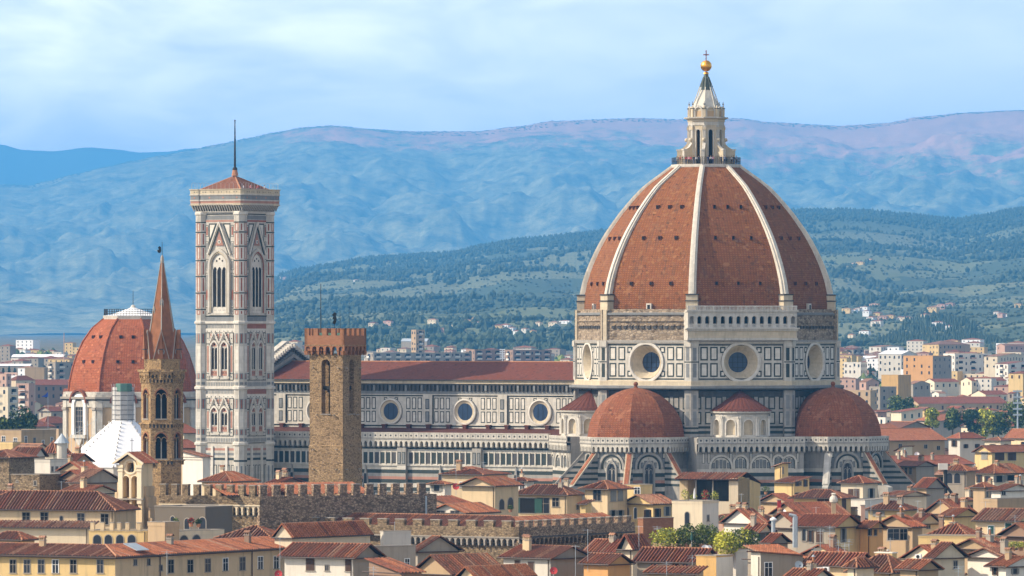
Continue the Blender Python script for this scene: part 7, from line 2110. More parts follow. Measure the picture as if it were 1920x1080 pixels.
for px, y1, y0, Yg, lb, n in ((525, 1008, 1062, 845, 'thin aerial mast in front of the front yellow house, at its right end', 1), (313, 1032, 1070, 840, 'double rod aerial rising before the left part of the front yellow house', 3), (700, 1062, 1084, 830, 'aerial at the bottom edge below the grey plaster block', 3),
                              (606, 1036, 1044, 872, 'short white pole on the brown hipped roof, front centre left', 1), (740, 978, 1010, 960, 'pole rising behind the small white roof-terrace room', 1), (1102, 992, 1062, 870, 'tall aerial mast right of the cream house with the grey gable', 1), (1079, 1022, 1075, 850, 'dark pole in front of the grey gable', 1),
                              (1198, 985, 1030, 890, 'mast over the cream gable end left of the roof garden', 1), (1232, 986, 1010, 930, 'T-shaped aerial left of the roof garden', 2), (1298, 1040, 1080, 845, 'thin aerial before the grey-blue walled house', 2), (1250, 1052, 1082, 842, 'short hooked aerial at the bottom edge', 2),
                              (1538, 990, 1046, 890, 'tall aerial at the left of the low crowded red roof', 3), (1556, 985, 1040, 892, 'aerial mast before the grey wall with black shutters', 4), (1572, 1012, 1042, 888, 'many-rod aerial in the middle of the low crowded red roof', 5), (1584, 1018, 1040, 886, 'many-rod aerial right of the middle on the low crowded red roof', 5), (1592, 1010, 1038, 884, 'slim aerial at the right of the low crowded red roof', 3), (1528, 1026, 1040, 880, 'low fan-shaped aerial on the yellow wall', 4),
                              (1530, 950, 972, 1010, 'short pole on the tan gabled house roof', 1), (1633, 935, 975, 985, 'white pole left of the pale yellow house', 1), (1721, 938, 965, 1060, 'pole on the pale yellow house roof', 1), (1763, 938, 968, 1040, 'pair pole over the broad dark red roofs, left', 2), (1848, 940, 970, 1020, 'white pole above the broad faded roof', 1),
                              (1669, 1008, 1042, 860, 'tall thin aerial over the broad hipped roof', 2), (1836, 995, 1020, 930, 'aerial right of the long low yellow wall', 3), (1903, 965, 995, 985, 'thin aerial over the green shuttered house', 2), (1797, 1060, 1084, 838, 'aerial on the cream streaked gable house', 3), (1390, 925, 955, 1100, 'thin mast beside the loggia villa', 1),
                              (1425, 930, 960, 1060, 'thin pole on the red tiled house beside the white tower house', 1), (968, 878, 905, 1220, 'thin mast on the little white house before the nave', 1), (855, 872, 900, 1225, 'thin mast at the left of the pale house before the nave', 1), (907, 866, 890, 1230, 'thin mast at the right of the pale house before the nave', 1), (1605, 912, 940, 1200, 'small aerial before the east tribune', 3),
                              (115, 902, 920, 1080, 'thin white pole on the dark red lower roof', 1), (38, 925, 945, 1010, 'aerial on the small red gabled roof at left', 3), (248, 545, 583, 1648, 'thin rod above the left chapel dome', 1)):
    if px == 248: continue
    antenna(px, y1, y0, Yg, lb, n)
# ------------------------------------------------------------------ town behind the cathedral, read off the photo
def Ym(ye, h):
    """distance at which a roof edge h metres above the rising ground shows at row ye"""
    Y = 1500.0
    for Y in range(1500, 5200, 10):
        if ZY(ye, Y) <= groundz(Y) + h: return float(Y)
    return 5200.0
def M(label, xl, xc, xr, ye, h, wall, roof='flat', rise=1.0, tile=None, name='house', cat='house', **k):
    Y = k.pop('Y', None) or Ym(ye, h)
    k.setdefault('terrace', 0.3)
    return house(label, xl, xc, xr, ye, wall, roof, tile, rise, Y=Y, name=name, cat=cat, zb=groundz(Y) - 4, chim=k.pop('chim', 0), **k)
AP_ = dict(name='apartment_block', cat='apartment block', rows=4, gap=3.0)
M('big orange-yellow office block with ribbon windows, right of the dome', 1696, 1749, 1788, 668, 22, 'orange', rwall='grey', rows=3, gap=4, ang=35, name='office_block', cat='office')
M('long white apartment block with rows of balconies, behind the dark cypress', 1784, 1790, 1862, 664, 20, 'white', ang=62, wl=12, **AP_)
M('grey end block at the right of the long white balcony block', 1858, 1864, 1896, 666, 19, 'grey', ang=60, wl=10, **AP_)
M('white square school block left of the round-crowned tree', 1583, 1614, 1627, 680, 13, 'white', ang=30, name='school_block', cat='school', rows=3, gap=2.4)
M('low white vaulted hall roof right of the dome, left part', 1566, 1636, 1652, 672, 10, 'white', 'gx', 1.6, whitepaint, name='market_hall', cat='hall', windowed=False)
M('larger white hall roof with apartments below, right of the dome', 1648, 1690, 1722, 664, 18, 'white', 'gx', 2.0, whitepaint, name='market_hall', cat='hall', rows=3, gap=2.5)
M('pale yellow palace with a wide red hipped roof, right of the dome', 1732, 1760, 1822, 646, 14, 'yellow', 'hip', 2.6, tileD, ang=55, name='palace', cat='palace', rwall='tan')
M('ochre building with a plain side wall, right of the dome', 1654, 1684, 1710, 704, 17, 'ochre', ang=40, windowed=False)
M('tan flat-topped house just right of the east tribune dome', 1578, 1632, 1646, 733, 18, 'tan', ang=25, rows=2)
M('grey-violet block beside the tan flat-topped house', 1642, 1650, 1682, 726, 16, 'grey', ang=55, wl=8, rows=3)
M('long red barrack roof right of the dome', 1712, 1722, 1896, 757, 10, 'tan', 'gy', 3.0, tileC, ang=64, wl=16, rows=1)
M('grey house with five green shuttered windows, right of the dome', 1732, 1746, 1834, 789, 15, 'grey', 'hip', 2.4, tileA, ang=60, wl=11, rwins=[(1754, 1760, 792, 802, 'gc'), (1770, 1776, 792, 802, 'gc'), (1785, 1791, 792, 802, 'gc'), (1801, 1807, 792, 802, 'gc'), (1814, 1822, 792, 802, 'w')], style='gc')
M('white house with a tall glazed front and white shed roof, right of the dome', 1672, 1690, 1732, 772, 16, 'pale', 'sx', 1.4, tileC, ang=50, rows=1)
M('cream house with a shallow red roof beside the green shuttered house', 1828, 1838, 1918, 800, 14, 'pale', 'gy', 2.0, tileC, ang=58, wl=12, rows=1)
M('pale house end at the right edge above the shallow red roof', 1872, 1906, 1950, 786, 15, 'pale', 'hip', 1.4, tileD, ang=40)
M('broad orange roofs right of the east tribune dome', 1640, 1652, 1776, 826, 17, 'tan', 'gy', 3.0, tileA, ang=60, wl=16, rows=1, Y=1720)
M('dark roofed house under the white glazed house', 1650, 1690, 1746, 802, 14, 'grey', 'gx', 1.8, tileB, ang=50, rows=1, Y=1980)
M('white house with a red roof in the middle of the right side', 1780, 1800, 1846, 822, 16, 'white', 'hip', 1.5, tileC, ang=45, rows=1, Y=1750)
M('cream corner house with a brown flat roof at the right', 1848, 1876, 1898, 826, 17, 'pale', 'hip', 0.8, tileB, ang=40, rows=1, Y=1690)
M('cream gabled house at the right edge behind the brown shutters', 1890, 1930, 1960, 822, 17, 'cream', 'gx', 2.4, tileA, ang=50, rows=1, Y=1740)
M('white and red modern block at the right edge', 1868, 1890, 1950, 682, 17, 'white', 'gx', 1.2, tileC, ang=50, **AP_)
M('plain yellow block at the right edge under the white and red block', 1892, 1918, 1940, 700, 17, 'yellow', 'hip', 1.0, tileC, ang=30, rows=1)
M('red roofed house row left of the dark cypress', 1740, 1752, 1800, 716, 11, 'pale', 'gy', 1.6, tileC, ang=58, wl=9, rows=1)
M('red roofed house row right of the dark cypress', 1810, 1822, 1890, 714, 11, 'pale', 'gy', 1.8, tileC, ang=60, wl=10, rows=1)
M('grey gabled house beside the ochre building', 1700, 1712, 1746, 720, 12, 'grey', 'gx', 1.6, tileD, ang=50, rows=1)
M('small yellow house with two blue windows before the office block', 1765, 1795, 1806, 697, 11, 'yellow', 'flat', ang=35, rows=1)
M('red gabled roofs at the right, below the plain yellow block', 1834, 1848, 1892, 740, 12, 'pale', 'gy', 1.9, tileC, ang=52, wl=10, rows=1)
M('dark flat-roofed workshop range behind the barrack roof', 1700, 1760, 1850, 746, 8, 'grey', 'flat', ang=30, windowed=False, name='workshop', cat='workshop')
M('pink house behind the east tribune dome', 1612, 1624, 1650, 716, 16, 'pink', 'gx', 1.6, tileD, ang=45)
M('pale terrace house close behind the east tribune dome', 1646, 1660, 1684, 784, 13, 'white', 'flat', ang=45, rows=1)
M('orange roof slope close behind the east tribune dome', 1640, 1648, 1690, 806, 12, 'brown', 'gy', 1.6, tileA, ang=50, wl=10, rows=1, Y=1960)
M('red roofed block near the dome, far right plain', 1566, 1600, 1622, 655, 14, 'grey', 'gx', 1.0, tileC, **AP_)
M('white hall with a small lantern, far right plain', 1630, 1652, 1700, 650, 11, 'white', 'gx', 1.0, tileD)
M('red and cream range at the right edge of the far plain', 1872, 1884, 1940, 648, 13, 'pink', 'gy', 1.4, tileD, ang=60, wl=10)
M('long red roofed range behind the balcony block', 1846, 1870, 1940, 668, 20, 'pale', 'gx', 1.5, tileD, ang=30)
# left
M('pink apartment block with red balconies, left of the chapel dome', 30, 54, 64, 720, 22, 'pink', ang=30, **AP_)
M('pale beige apartment block at the left edge', -30, 15, 32, 727, 22, 'pale', ang=30, **AP_)
M('pink block at the left edge behind the beige one', -30, 12, 20, 702, 20, 'pink', ang=30, **AP_)
M('red hipped roof house behind the pink apartment block', 14, 30, 64, 713, 17, 'pale', 'hip', 2.2, tileC, ang=50)
M('long brown roofed building left of the chapel dome', 60, 66, 132, 722, 14, 'brown', 'gy', 2.6, tileC, ang=64, wl=16)
M('plain tan square block left of the chapel dome', 46, 83, 88, 690, 18, 'tan', ang=12, windowed=False)
M('grey and cream balcony block left of the chapel dome', 86, 104, 146, 680, 18, 'grey', ang=50, **AP_)
M('long white shed roof at the far left', -30, 56, 60, 686, 10, 'grey', 'gx', 1.2, whitepaint, ang=12, name='shed', cat='shed', windowed=False)
M('wider white shed roof behind, at the far left', 20, 118, 124, 669, 9, 'white', 'gx', 1.6, whitepaint, ang=12, name='shed', cat='shed', windowed=False)
M('red roofed house below the trees, left', 30, 62, 98, 800, 16, 'tan', 'hip', 2.6, tileC, ang=45, rows=1)
M('red roofed house close left of the chapel dome', 62, 84, 130, 794, 17, 'brown', 'hip', 2.4, tileC, ang=50, rows=1)
M('small red roof with a glazed attic beside the chapel dome', 88, 96, 124, 771, 18, 'grey', 'gy', 1.6, tileC, ang=55, wl=9, rows=1)
M('tan wall house under the chapel drum', 92, 110, 134, 806, 18, 'tan', 'flat', ang=50, windowed=False)
M('long low white-edged terrace building at the left edge', -30, 40, 98, 814, 20, 'tan', 'flat', ang=30, rows=1, terrace=0.9, Y=1560)
M('yellow house under the white-edged terrace', -20, 24, 44, 832, 22, 'yellow', 'flat', ang=35, rows=1, Y=1450)
M('faded red roofs behind the bright red roof, left', 22, 60, 92, 846, 23, 'pale', 'gx', 1.5, tileD, ang=40, rows=1, Y=1380)
# behind the nave
M('long violet-brown apartment slab behind the nave roof, left part', 690, 700, 884, 662, 14, 'grey', ang=62, wl=12, **AP_)
M('big brown block behind the nave roof, left of the antenna', 880, 890, 960, 656, 15, 'brown', ang=62, wl=12, **AP_)
M('big brown block behind the nave roof, right of the antenna', 952, 962, 1034, 657, 15, 'brown', ang=62, wl=12, **AP_)
M('blue-grey vaulted hall behind the nave roof', 752, 800, 806, 640, 10, 'grey', 'gx', 2.2, zinc, ang=20, name='hall', cat='hall', windowed=False)
M('pale tower block rising behind the vaulted hall', 771, 780, 796, 619, 26, 'tan', ang=45, name='tower_block', cat='tower block', rows=4, gap=2)

# fillers: rows of roofs between those read off, each a house with its own place in its row
ORD = ['first', 'second', 'third', 'fourth', 'fifth', 'sixth', 'seventh', 'eighth', 'ninth', 'tenth', 'eleventh', 'twelfth', 'thirteenth', 'fourteenth', 'fifteenth', 'sixteenth', 'seventeenth', 'eighteenth', 'nineteenth', 'twentieth']
CN = dict(cream='cream', pale='pale cream', ochre='ochre', yellow='yellow', grey='grey', white='white', pink='pink', tan='tan', orange='orange', brown='brown')
frng = random.Random(23)
def row(px0, px1, Y, top, wpx, where, jit=1.5, group='houses filling the town', skip=()):
    i = 0; x = px0
    while x < px1 and i < 20:
        wd = wpx * frng.uniform(0.75, 1.35); xc = x + wd * frng.uniform(0.3, 0.65)
        if not any(a < xc < b for a, b in skip):
            col = frng.choice(['cream', 'pale', 'yellow', 'white', 'tan', 'pink', 'cream', 'pale', 'grey', 'tan'])
            rf = frng.choice(['hip', 'gx', 'gy', 'gx', 'hip'])
            z = top + frng.uniform(-jit, jit); ye = HZ + (CZ - z) * F / Y
            house('%s %s-roofed house, %s from left in the row %s' % (CN[col].replace('pale cream', 'cream-white'), {'hip': 'hip', 'gx': 'pitch', 'gy': 'gable'}[rf], ORD[i], where),
                  x, xc, x + wd, ye, col, rf, frng.choice(TILES), None, Y=Y + frng.uniform(-12, 12), ang=frng.choice([28, 33, 45, 52]), zb=groundz(Y) - 4, group=group, chim=2 if Y < 1800 else 0)
            i += 1
        x += wd * frng.uniform(0.92, 1.1)
row(1010, 1930, 888, 20.6, 44, 'close above the bottom edge')
row(1400, 1930, 985, 21.4, 42, 'second up from the bottom edge', skip=[(1225, 1460), (1730, 1890)])
row(1440, 1930, 1095, 22.4, 40, 'below the east tribune', skip=[(1560, 1660), (1440, 1480)])
row(800, 1930, 930, 20.3, 62, 'low behind the bottom edge roofs')
row(1200, 1930, 1040, 21.0, 58, 'in the middle of the front quarter', skip=[(1190, 1450)])
row(1340, 1930, 1150, 22.0, 54, 'just before the choir walls', skip=[(1430, 1530)])
row(1690, 1950, 1290, 23.6, 46, 'beside the east tribune foot')
row(1670, 1950, 1440, 22.8, 42, 'one street behind the east tribune')
row(1650, 1950, 1620, 20.5, 40, 'two streets behind the east tribune')
row(1640, 1950, 1840, 18.5, 36, 'three streets behind the east tribune')
row(1630, 1950, 2080, 16.5, 34, 'this side of the green shuttered house')
row(1590, 1950, 2350, 17.5, 30, 'this side of the long barrack roof', skip=[(1700, 1900)])
row(1575, 1950, 2800, 21.5, 26, 'beyond the long barrack roof')
row(1570, 1950, 3050, 25.0, 22, 'before the office block', skip=[(1690, 1750)])
row(-30, 130, 1330, 21.5, 40, 'behind the rough stone block at left')
row(-30, 130, 1900, 17.0, 30, 'before the trees at left')
row(-30, 135, 2900, 22.5, 24, 'behind the trees at left')
row(-30, 140, 3300, 29.0, 20, 'beyond the long brown roof at left')
row(205, 300, 1010, 22.0, 46, 'behind the terrace posts at left')
row(0, 215, 1070, 22.0, 50, 'behind the long red roof at left')
row(560, 860, 940, 20.5, 56, 'in front of the lower battlements')
row(545, 660, 900, 20.0, 40, 'just below the big bright roof')

# the far plain: small pale blocks, the nearest as buildings of their own, the rest one mass
fr2 = random.Random(5)
far_w = [offwhite, whitepaint, palecream, pinkplaster, offwhite, yellow, greyplaster]
VIS = [(-20, 150), (505, 580), (682, 1090), (1562, 1940)]
def vis(px): return any(a < px < b for a, b in VIS)
def far_block(mb, px, Y, w_, d_, h, wl_, tl):
    X = (px - 960) * Y / F; z0 = groundz(Y); c, s = COS(-30), SIN(-30)
    def T(x, y, z): return (x * c - y * s, x * s + y * c, z)
    k = [(-w_, -d_), (w_, -d_), (w_, d_), (-w_, d_)]
    for i in range(4):
        (a, b), (e, f_) = k[i], k[(i + 1) % 4]; mb.face([T(a, b, -3), T(e, f_, -3), T(e, f_, h), T(a, b, h)], wl_)
    if tl: 
        for i in range(4):
            (a, b), (e, f_) = k[i], k[(i + 1) % 4]; mb.face([T(a * 1.06, b * 1.06, h), T(e * 1.06, f_ * 1.06, h), T(0, 0, h + 0.35 * min(w_, d_))], tl)
    else: mb.face([T(a, b, h) for a, b in k], stonetrim)
    n = max(1, int(w_ / 1.6)); m = max(1, int(h / 2.6))
    for j in range(m):
        for i in range(n):
            x = -w_ + (i + 0.5) * 2 * w_ / n
            mb.face([T(x - 0.4, -d_ - 0.05, h - 1.9 - 2.5 * j), T(x + 0.4, -d_ - 0.05, h - 1.9 - 2.5 * j), T(x + 0.4, -d_ - 0.05, h - 0.8 - 2.5 * j), T(x - 0.4, -d_ - 0.05, h - 0.8 - 2.5 * j)], glass)
    return X, z0
cnt = 0
mass = MB()
for k in range(760):
    Y = fr2.uniform(3250, 4950); px = fr2.uniform(-25, 1945)
    if not vis(px): continue
    s = F / Y
    tall = fr2.random() < 0.22
    w_ = fr2.uniform(2.2, 6.0) * (1.3 if tall else 1); d_ = fr2.uniform(2.5, 5.0); h = fr2.uniform(4, 8) if not tall else fr2.uniform(9, 14)
    if 690 < px < 1035: h = min(h, 7)
    wl_ = fr2.choice(far_w); tl = None if fr2.random() < 0.4 else fr2.choice([tileD, tileC, tileA])
    X, z0 = (px - 960) * Y / F, groundz(Y)
    side = 'left of the chapel dome' if px < 160 else 'behind the nave roof' if px < 1100 else 'right of the great dome'
    if cnt < 95 and Y < 4000:
        mb = MB(); far_block(mb, px, Y, w_, d_, h, wl_, tl)
        o = mb.build('distant_building', None, (X, Y, z0))
        tag(o, 'tiny %s-roofed building in the hazy plain %s' % ('flat' if tl is None else 'red', side), 'distant building', 'distant %s-roofed buildings %s' % ('flat' if tl is None else 'red', side)); cnt += 1
    else:
        a = MB(); far_block(a, px, Y, w_, d_, h, wl_, tl)
        for f_, m_ in zip(a.f, a.m): mass.face([a.v[i] + Vector((X, Y, z0)) for i in f_], a.mats[m_])
tag(mass.build('far_town'), 'hazy mass of small pale buildings across the plain to the foot of the hills', 'town', kind='stuff')
# trees among the far roofs
mb = MB()
for k in range(420):
    Y = fr2.uniform(2900, 4900); px = fr2.uniform(-25, 1945)
    if not vis(px): continue
    for j in range(3): treeblob(mb, (px - 960) * Y / F + fr2.uniform(-5, 5), Y + fr2.uniform(-5, 5), groundz(Y), 2.0 + fr2.random() * 2.2, 4 + fr2.random() * 4, leaf1 if fr2.random() < .6 else leaf2)
tag(mb.build('far_trees'), 'dark tree clumps scattered between the distant roofs of the plain', 'trees', kind='stuff')

# villas on the hill slopes
VC = {}
def hill_at(fn, px, py):
    best = None
    for i in range(161):
        v = i / 160; X, y, z = fn(px, v)
        row_ = HZ - (z - CZ) * F / y
        if best is None or abs(row_ - py) < best[0]: best = (abs(row_ - py), X, y, z)
    return best[1:]
vil = [(1588, 503), (1594, 500), (1600, 498), (1607, 497), (1613, 495), (1620, 493), (1626, 492), (1632, 490), (1830, 474), (1838, 471), (1843, 469), (1848, 468), (1854, 467), (1868, 460), (1876, 458),
       (1588, 588), (1602, 584), (1610, 582), (1622, 584), (1628, 578), (1640, 577), (1648, 575), (1655, 573), (1626, 590), (1634, 596), (1646, 592), (1656, 598), (1670, 597), (1688, 598), (1640, 612), (1647, 612), (1700, 600),
       (1742, 588), (1750, 584), (1758, 581), (1766, 578), (1774, 577), (1782, 576), (1736, 596), (1765, 580), (1870, 590), (1878, 592), (1886, 594), (1910, 574), (1597, 634), (1622, 626), (1760, 610), (1780, 616),
       (856, 612), (868, 608), (880, 606), (888, 610), (896, 614), (902, 609), (862, 620), (876, 604), (890, 600), (820, 617), (832, 620), (936, 618), (948, 616), (960, 620), (970, 625), (985, 623), (1000, 628), (1010, 614), (1040, 610), (1060, 606), (812, 606), (535, 521), (529, 519), (660, 523), (668, 527), (688, 489), (1010, 530), (690, 600), (708, 604), (728, 610), (740, 606), (700, 612), (720, 598)]
for k, (px, py) in enumerate(vil):
    X, y, z = hill_at(nz_, px, py + 2)
    mb = MB(); w_ = fr2.uniform(2.6, 6); d_ = fr2.uniform(2.4, 4.2); h = fr2.uniform(3.2, 5.6)
    wl_ = fr2.choice([offwhite, whitepaint, palecream, pinkplaster, yellow])
    far_block(mb, px, y, w_, d_, h, wl_, fr2.choice([tileD, tileA, tileC]))
    o = mb.build('villa', None, (X, y, z))
    side = 'in the upper cluster right of the dome' if px > 1560 and py < 510 else 'in the lower cluster right of the dome' if px > 1560 else 'above the nave roof, left of the dome'
    tag(o, 'tiny pale villa on the near hill %s' % side, 'villa', 'villas %s' % side)

# trees nearer by
tl = [(18, 772, 745, 16, L_, 'dark round tree at the left edge before the pale beige block'), (38, 800, 756, 20, [leaf1], 'big dark green tree left of the pink apartment block'), (8, 812, 770, 14, [leaf1, leaf2], 'dark tree at the very left edge above the terrace building'),
      (70, 785, 752, 15, LB, 'yellow-green tree beside the pink apartment block'), (58, 800, 766, 12, L_, 'small dark tree under the yellow-green tree'), (100, 760, 740, 16, L_, 'dark tree mass below the long brown roofed building'), (26, 815, 796, 10, LB, 'light green shrub tree by the terrace building'),
      (1670, 703, 686, 16, [leaf1], 'round dark tree left of the office block, left half'), (1690, 705, 687, 16, [leaf1], 'round dark tree left of the office block, right half'), (1725, 712, 697, 9, [leaf1, leaf2], 'grey-green tree in front of the office block'),
      (1684, 760, 738, 15, L_, 'dark spreading tree left of the barrack roof'), (1704, 758, 742, 10, L_, 'smaller tree at the left end of the barrack roof'), (1748, 782, 757, 10, LB, 'bright green tree in front of the barrack, left'), (1786, 780, 762, 11, L_, 'grey-green tree in front of the barrack, middle'),
      (1822, 786, 764, 12, [leaf1], 'dark tree in front of the barrack, right of the middle'), (1848, 786, 762, 13, LB, 'light green tree in front of the barrack, right'), (1872, 788, 768, 12, L_, 'dark green tree right of the light green one by the barrack'), (1905, 778, 750, 18, L_, 'big tree at the right end of the barrack'), (1862, 792, 780, 8, LB, 'low yellow-green tree above the shallow red roof')]
for px, y0, y1, rp, ms, lb in tl:
    Y = Ym(y0, 4.0) if y0 < 800 else 1750.0
    Y = min(Y, 2750) if px > 1600 and y0 > 730 else Y
    if px > 1740 and 750 < y0 < 800: Y = 2380.0
    c = P(px, y0 + 4, Y); s = F / Y
    gz_ = groundz(Y) - 1; tree('broadleaf_tree', lb, 'tree', (c.x, Y, gz_), ZY(y1, Y) - gz_, rp * 1.7 / s, ms, 1500, 0.12, 'trees among the roofs', 7, 0.55, (y0 + 4 - y1) / s * 2.0)
Y = Ym(712, 5); c = P(1814, 714, Y); cypress('tall dark cypress standing before the long white balcony block', c, 38 * Y / F, 8.5 * Y / F)
Y = Ym(712, 5); c = P(1717, 712, Y); cypress('thin dark cypress before the orange-yellow office block', c, 17 * Y / F, 2.6 * Y / F, 200)
Y = Ym(708, 5); c = P(1632, 706, Y); cypress('dark cypress right of the white school block', c, 24 * Y / F, 4 * Y / F, 220)
for k, (px, y1) in enumerate(((6, 690), (17, 686), (28, 690), (35, 694))):
    Y = Ym(702, 5); c = P(px, 702, Y); cypress('dark pointed tree before the long white shed, %s from the left' % ORD[k], c, (702 - y1) * Y / F, 3.2 * Y / F, 200)
# masts and poles of the plain
for px, y1, y0, Y, r, lb, m_ in ((120, 624, 672, 3900, 0.32, 'tall red and white chimney mast left of the chapel dome', pinkplaster), (1908, 731, 800, 2300, 0.35, 'pale lamp mast at the right end of the barrack', zinc), (942, 655, 680, 3700, 0.3, 'steel antenna mast between the two big brown blocks', whitepaint), (90, 735, 800, 2200, 0.08, 'flagpole beside the red roofs, left', zinc)):
    c = P(px, y0, Y); h = (y0 - y1) * Y / F
    root = thing('mast', lb, 'mast', c)
    mb = MB(); mb.tube((0, 0, -6), (0, 0, h), r, m_, r * 0.7, 6); mb.build('pole', root)
    if 'antenna' in lb or 'lamp' in lb:
        mb = MB()
        for j in range(5): mb.box(-1.6, 1.6, -0.3, 0.3, h * (0.3 + 0.16 * j), h * (0.3 + 0.16 * j) + 0.6, m_)
        mb.build('cross_arm', root)
    if 'flagpole' in lb:
        mb = MB(); mb.ext([(0, h), (-0.3, h - 0.2), (-1.0, h - 1.0), (-2.2, h - 1.5), (-1.2, h - 1.7), (0, h - 1.6)], -0.06, 0.06, plain('blue_cloth', (0.02, 0.05, 0.28), 0.9)); mb.build('flag', root)

# ------------------------------------------------------------------ people on the dome platform and the bell tower
skin_m = plain('skin', (0.55, 0.33, 0.23), 0.7, 0, 0.05); hair_m = plain('dark_hair', (0.03, 0.02, 0.015), 0.8)
SH = [plain(n, c, 0.9, 0, 0.1) for n, c in (('white_shirt', (0.7, 0.7, 0.7)), ('red_shirt', (0.45, 0.05, 0.06)), ('navy_shirt', (0.03, 0.05, 0.13)), ('black_shirt', (0.02, 0.02, 0.025)), ('pink_shirt', (0.6, 0.25, 0.3)), ('pale_blue_shirt', (0.3, 0.4, 0.6)))]
TR = [plain(n, c, 0.9, 0, 0.1) for n, c in (('dark_trousers', (0.025, 0.025, 0.035)), ('denim', (0.06, 0.09, 0.18)), ('khaki_shorts', (0.32, 0.25, 0.16)))]
def person_mesh(arms):
    """one continuous skinned body; arms: per side elbow and wrist offsets from the shoulder"""
    vs, es, rs = [], [], []
    def add(p, r, parent=None):
        vs.append(p); rs.append(r if isinstance(r, tuple) else (r, r))
        if parent is not None: es.append((parent, len(vs) - 1))
        return len(vs) - 1
    pel = add((0, 0, 0.95), (0.16, 0.12)); wa = add((0, 0, 1.10), (0.145, 0.105), pel); ch = add((0, 0, 1.32), (0.175, 0.12), wa); nb = add((0, 0.01, 1.46), (0.07, 0.07), ch)
    nk = add((0, 0, 1.53), (0.055, 0.06), nb); hd = add((0, -0.015, 1.62), (0.078, 0.095), nk); add((0, -0.01, 1.72), (0.06, 0.075), hd); add((0, -0.115, 1.605), 0.016, hd)
    for sx in (-1, 1):
        h = add((sx * 0.1, 0, 0.88), 0.095, pel); k = add((sx * 0.105, -0.02, 0.49), 0.06, h); a = add((sx * 0.11, 0.015, 0.09), 0.042, k); add((sx * 0.125, -0.15, 0.04), 0.035, a)
        (ex, ey, ez), (wx, wy, wz) = arms[(sx + 1) // 2]
        s = add((sx * 0.20, 0, 1.41), 0.06, ch); e = add((sx * (0.2 + ex), ey, 1.41 + ez), 0.042, s); w_ = add((sx * (0.2 + wx), wy, 1.41 + wz), 0.028, e)
        d = (Vector(vs[w_]) - Vector(vs[e])).normalized(); pm = Vector(vs[w_]) + d * 0.06; p = add(tuple(pm), (0.034, 0.02), w_)
        side = Vector((0, 1, 0)) if abs(d.z) > 0.5 else Vector((1, 0, 0))
        for j in range(4): add(tuple(pm + d * (0.07 + 0.012 * (j in (1, 2))) + side * (j - 1.5) * 0.019 + Vector((0, -0.015, -0.006))), 0.008, p)
        add(tuple(Vector(vs[w_]) + d * 0.045 - side * 0.05), 0.009, p)
    me = bpy.data.meshes.new('figure'); me.from_pydata(vs, es, []); o = bpy.data.objects.new('figure', me); C.objects.link(o)
    m = o.modifiers.new('skin', 'SKIN'); m.use_smooth_shade = True
    for v, r in zip(me.skin_vertices[0].data, rs): v.radius = r
    me.skin_vertices[0].data[0].use_root = True
    o.modifiers.new('sub', 'SUBSURF').levels = 1
    dg = bpy.context.evaluated_depsgraph_get(); out = bpy.data.meshes.new_from_object(o.evaluated_get(dg))
    bpy.data.objects.remove(o); bpy.data.meshes.remove(me)
    out.name = 'person'
    out.materials.clear()
    for m_ in (skin_m, SH[0], TR[0]): out.materials.append(m_)
    for p in out.polygons:
        c = p.center; armx = abs(c.x) > 0.23
        p.material_index = 0 if c.z > 1.475 or (armx and (Vector((0, 0, 1.41)) - c).length > 0.42) else (2 if c.z < 0.98 and not armx else 1)
    return out
ARMS = [(((0.05, 0.03, -0.28), (0.07, -0.04, -0.53)), ((0.05, 0.03, -0.28), (0.07, -0.04, -0.53))), (((0.06, -0.04, -0.27), (0.04, -0.26, -0.33)), ((0.06, -0.04, -0.27), (0.04, -0.26, -0.33))), (((0.05, 0.02, -0.28), (0.07, -0.05, -0.52)), ((0.08, -0.14, -0.2), (0.0, -0.2, 0.04)))]
PM = [person_mesh(a) for a in ARMS]
hb = MB(); hb.ball((0, 0.01, 1.68), 0.097, hair_m, 10, 7, 1.05)
hv = [v for v in hb.v]
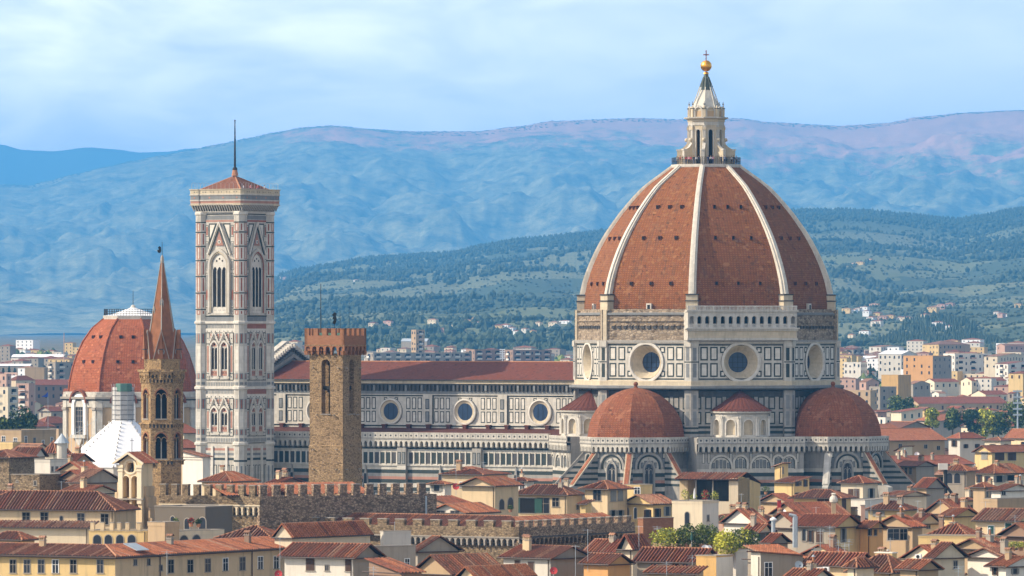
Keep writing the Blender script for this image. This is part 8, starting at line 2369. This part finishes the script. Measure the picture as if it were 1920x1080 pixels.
hm_ = hb.build('hair'); hair_mesh = hm_.data; bpy.data.objects.remove(hm_)
prn = random.Random(9)
SN = ['white', 'red', 'navy', 'black', 'pink', 'pale blue']; TN = ['dark trousers', 'jeans', 'khaki shorts']
def person(loc, rz, si, ti, k, where, group):
    o = bpy.data.objects.new('person', PM[k]); C.objects.link(o); o.location = loc; o.rotation_euler = (0, 0, R(rz))
    for i, m_ in ((1, SH[si]), (2, TR[ti])): o.material_slots[i].link = 'OBJECT'; o.material_slots[i].material = m_
    o.scale = [prn.uniform(0.95, 1.04)] * 3
    tag(o, 'person in %s top and %s, %s' % (SN[si], TN[ti], where), 'person', group)
    h = bpy.data.objects.new('hair', hair_mesh); C.objects.link(h); h.parent = o
    h.location = (0, 0.012, 0.012)
zt0 = PROF[-1][1] + 0.28
for k, (px, si, ti) in enumerate(((1268, 0, 1), (1274, 1, 2), (1279, 3, 0), (1285, 1, 1), (1290, 4, 0), (1294, 1, 0), (1299, 3, 1), (1304, 0, 0), (1308, 2, 0), (1326, 2, 1), (1331, 0, 0), (1335, 4, 1), (1351, 2, 0), (1357, 5, 1), (1361, 3, 0), (1371, 0, 0), (1375, 3, 1), (1381, 5, 0))):
    t = math.asin(max(-1, min(1, (px - 1324) / 60.0)))
    rad = 6.75
    where = '%s from left at the lantern railing' % ORD[k]
    person((cath.location.x + rad * math.sin(t), DY - rad * math.cos(t), zt0), math.degrees(t) + prn.uniform(-30, 30), si, ti, k % 3, where, 'visitors on the dome platform')
zr0 = zc + 0
czt = Z4 + 0.2 + 4.2
for k, (u, si, ti) in enumerate(((2.6, 0, 1), (3.6, 4, 0), (4.5, 1, 1), (5.3, 0, 0))):
    w_ = camp.matrix_basis @ Vector((6.35, -6.0 + u * 2.2, czt)) if False else None
    a = R(-33); x, y = 6.25, -5.6 + k * 2.6
    person((camp.location.x + x * math.cos(a) - y * math.sin(a), camp.location.y + x * math.sin(a) + y * math.cos(a), czt), 57 + prn.uniform(-25, 25), si, ti, k % 3, '%s from left on the tower terrace' % ORD[k], 'visitors on the bell tower')
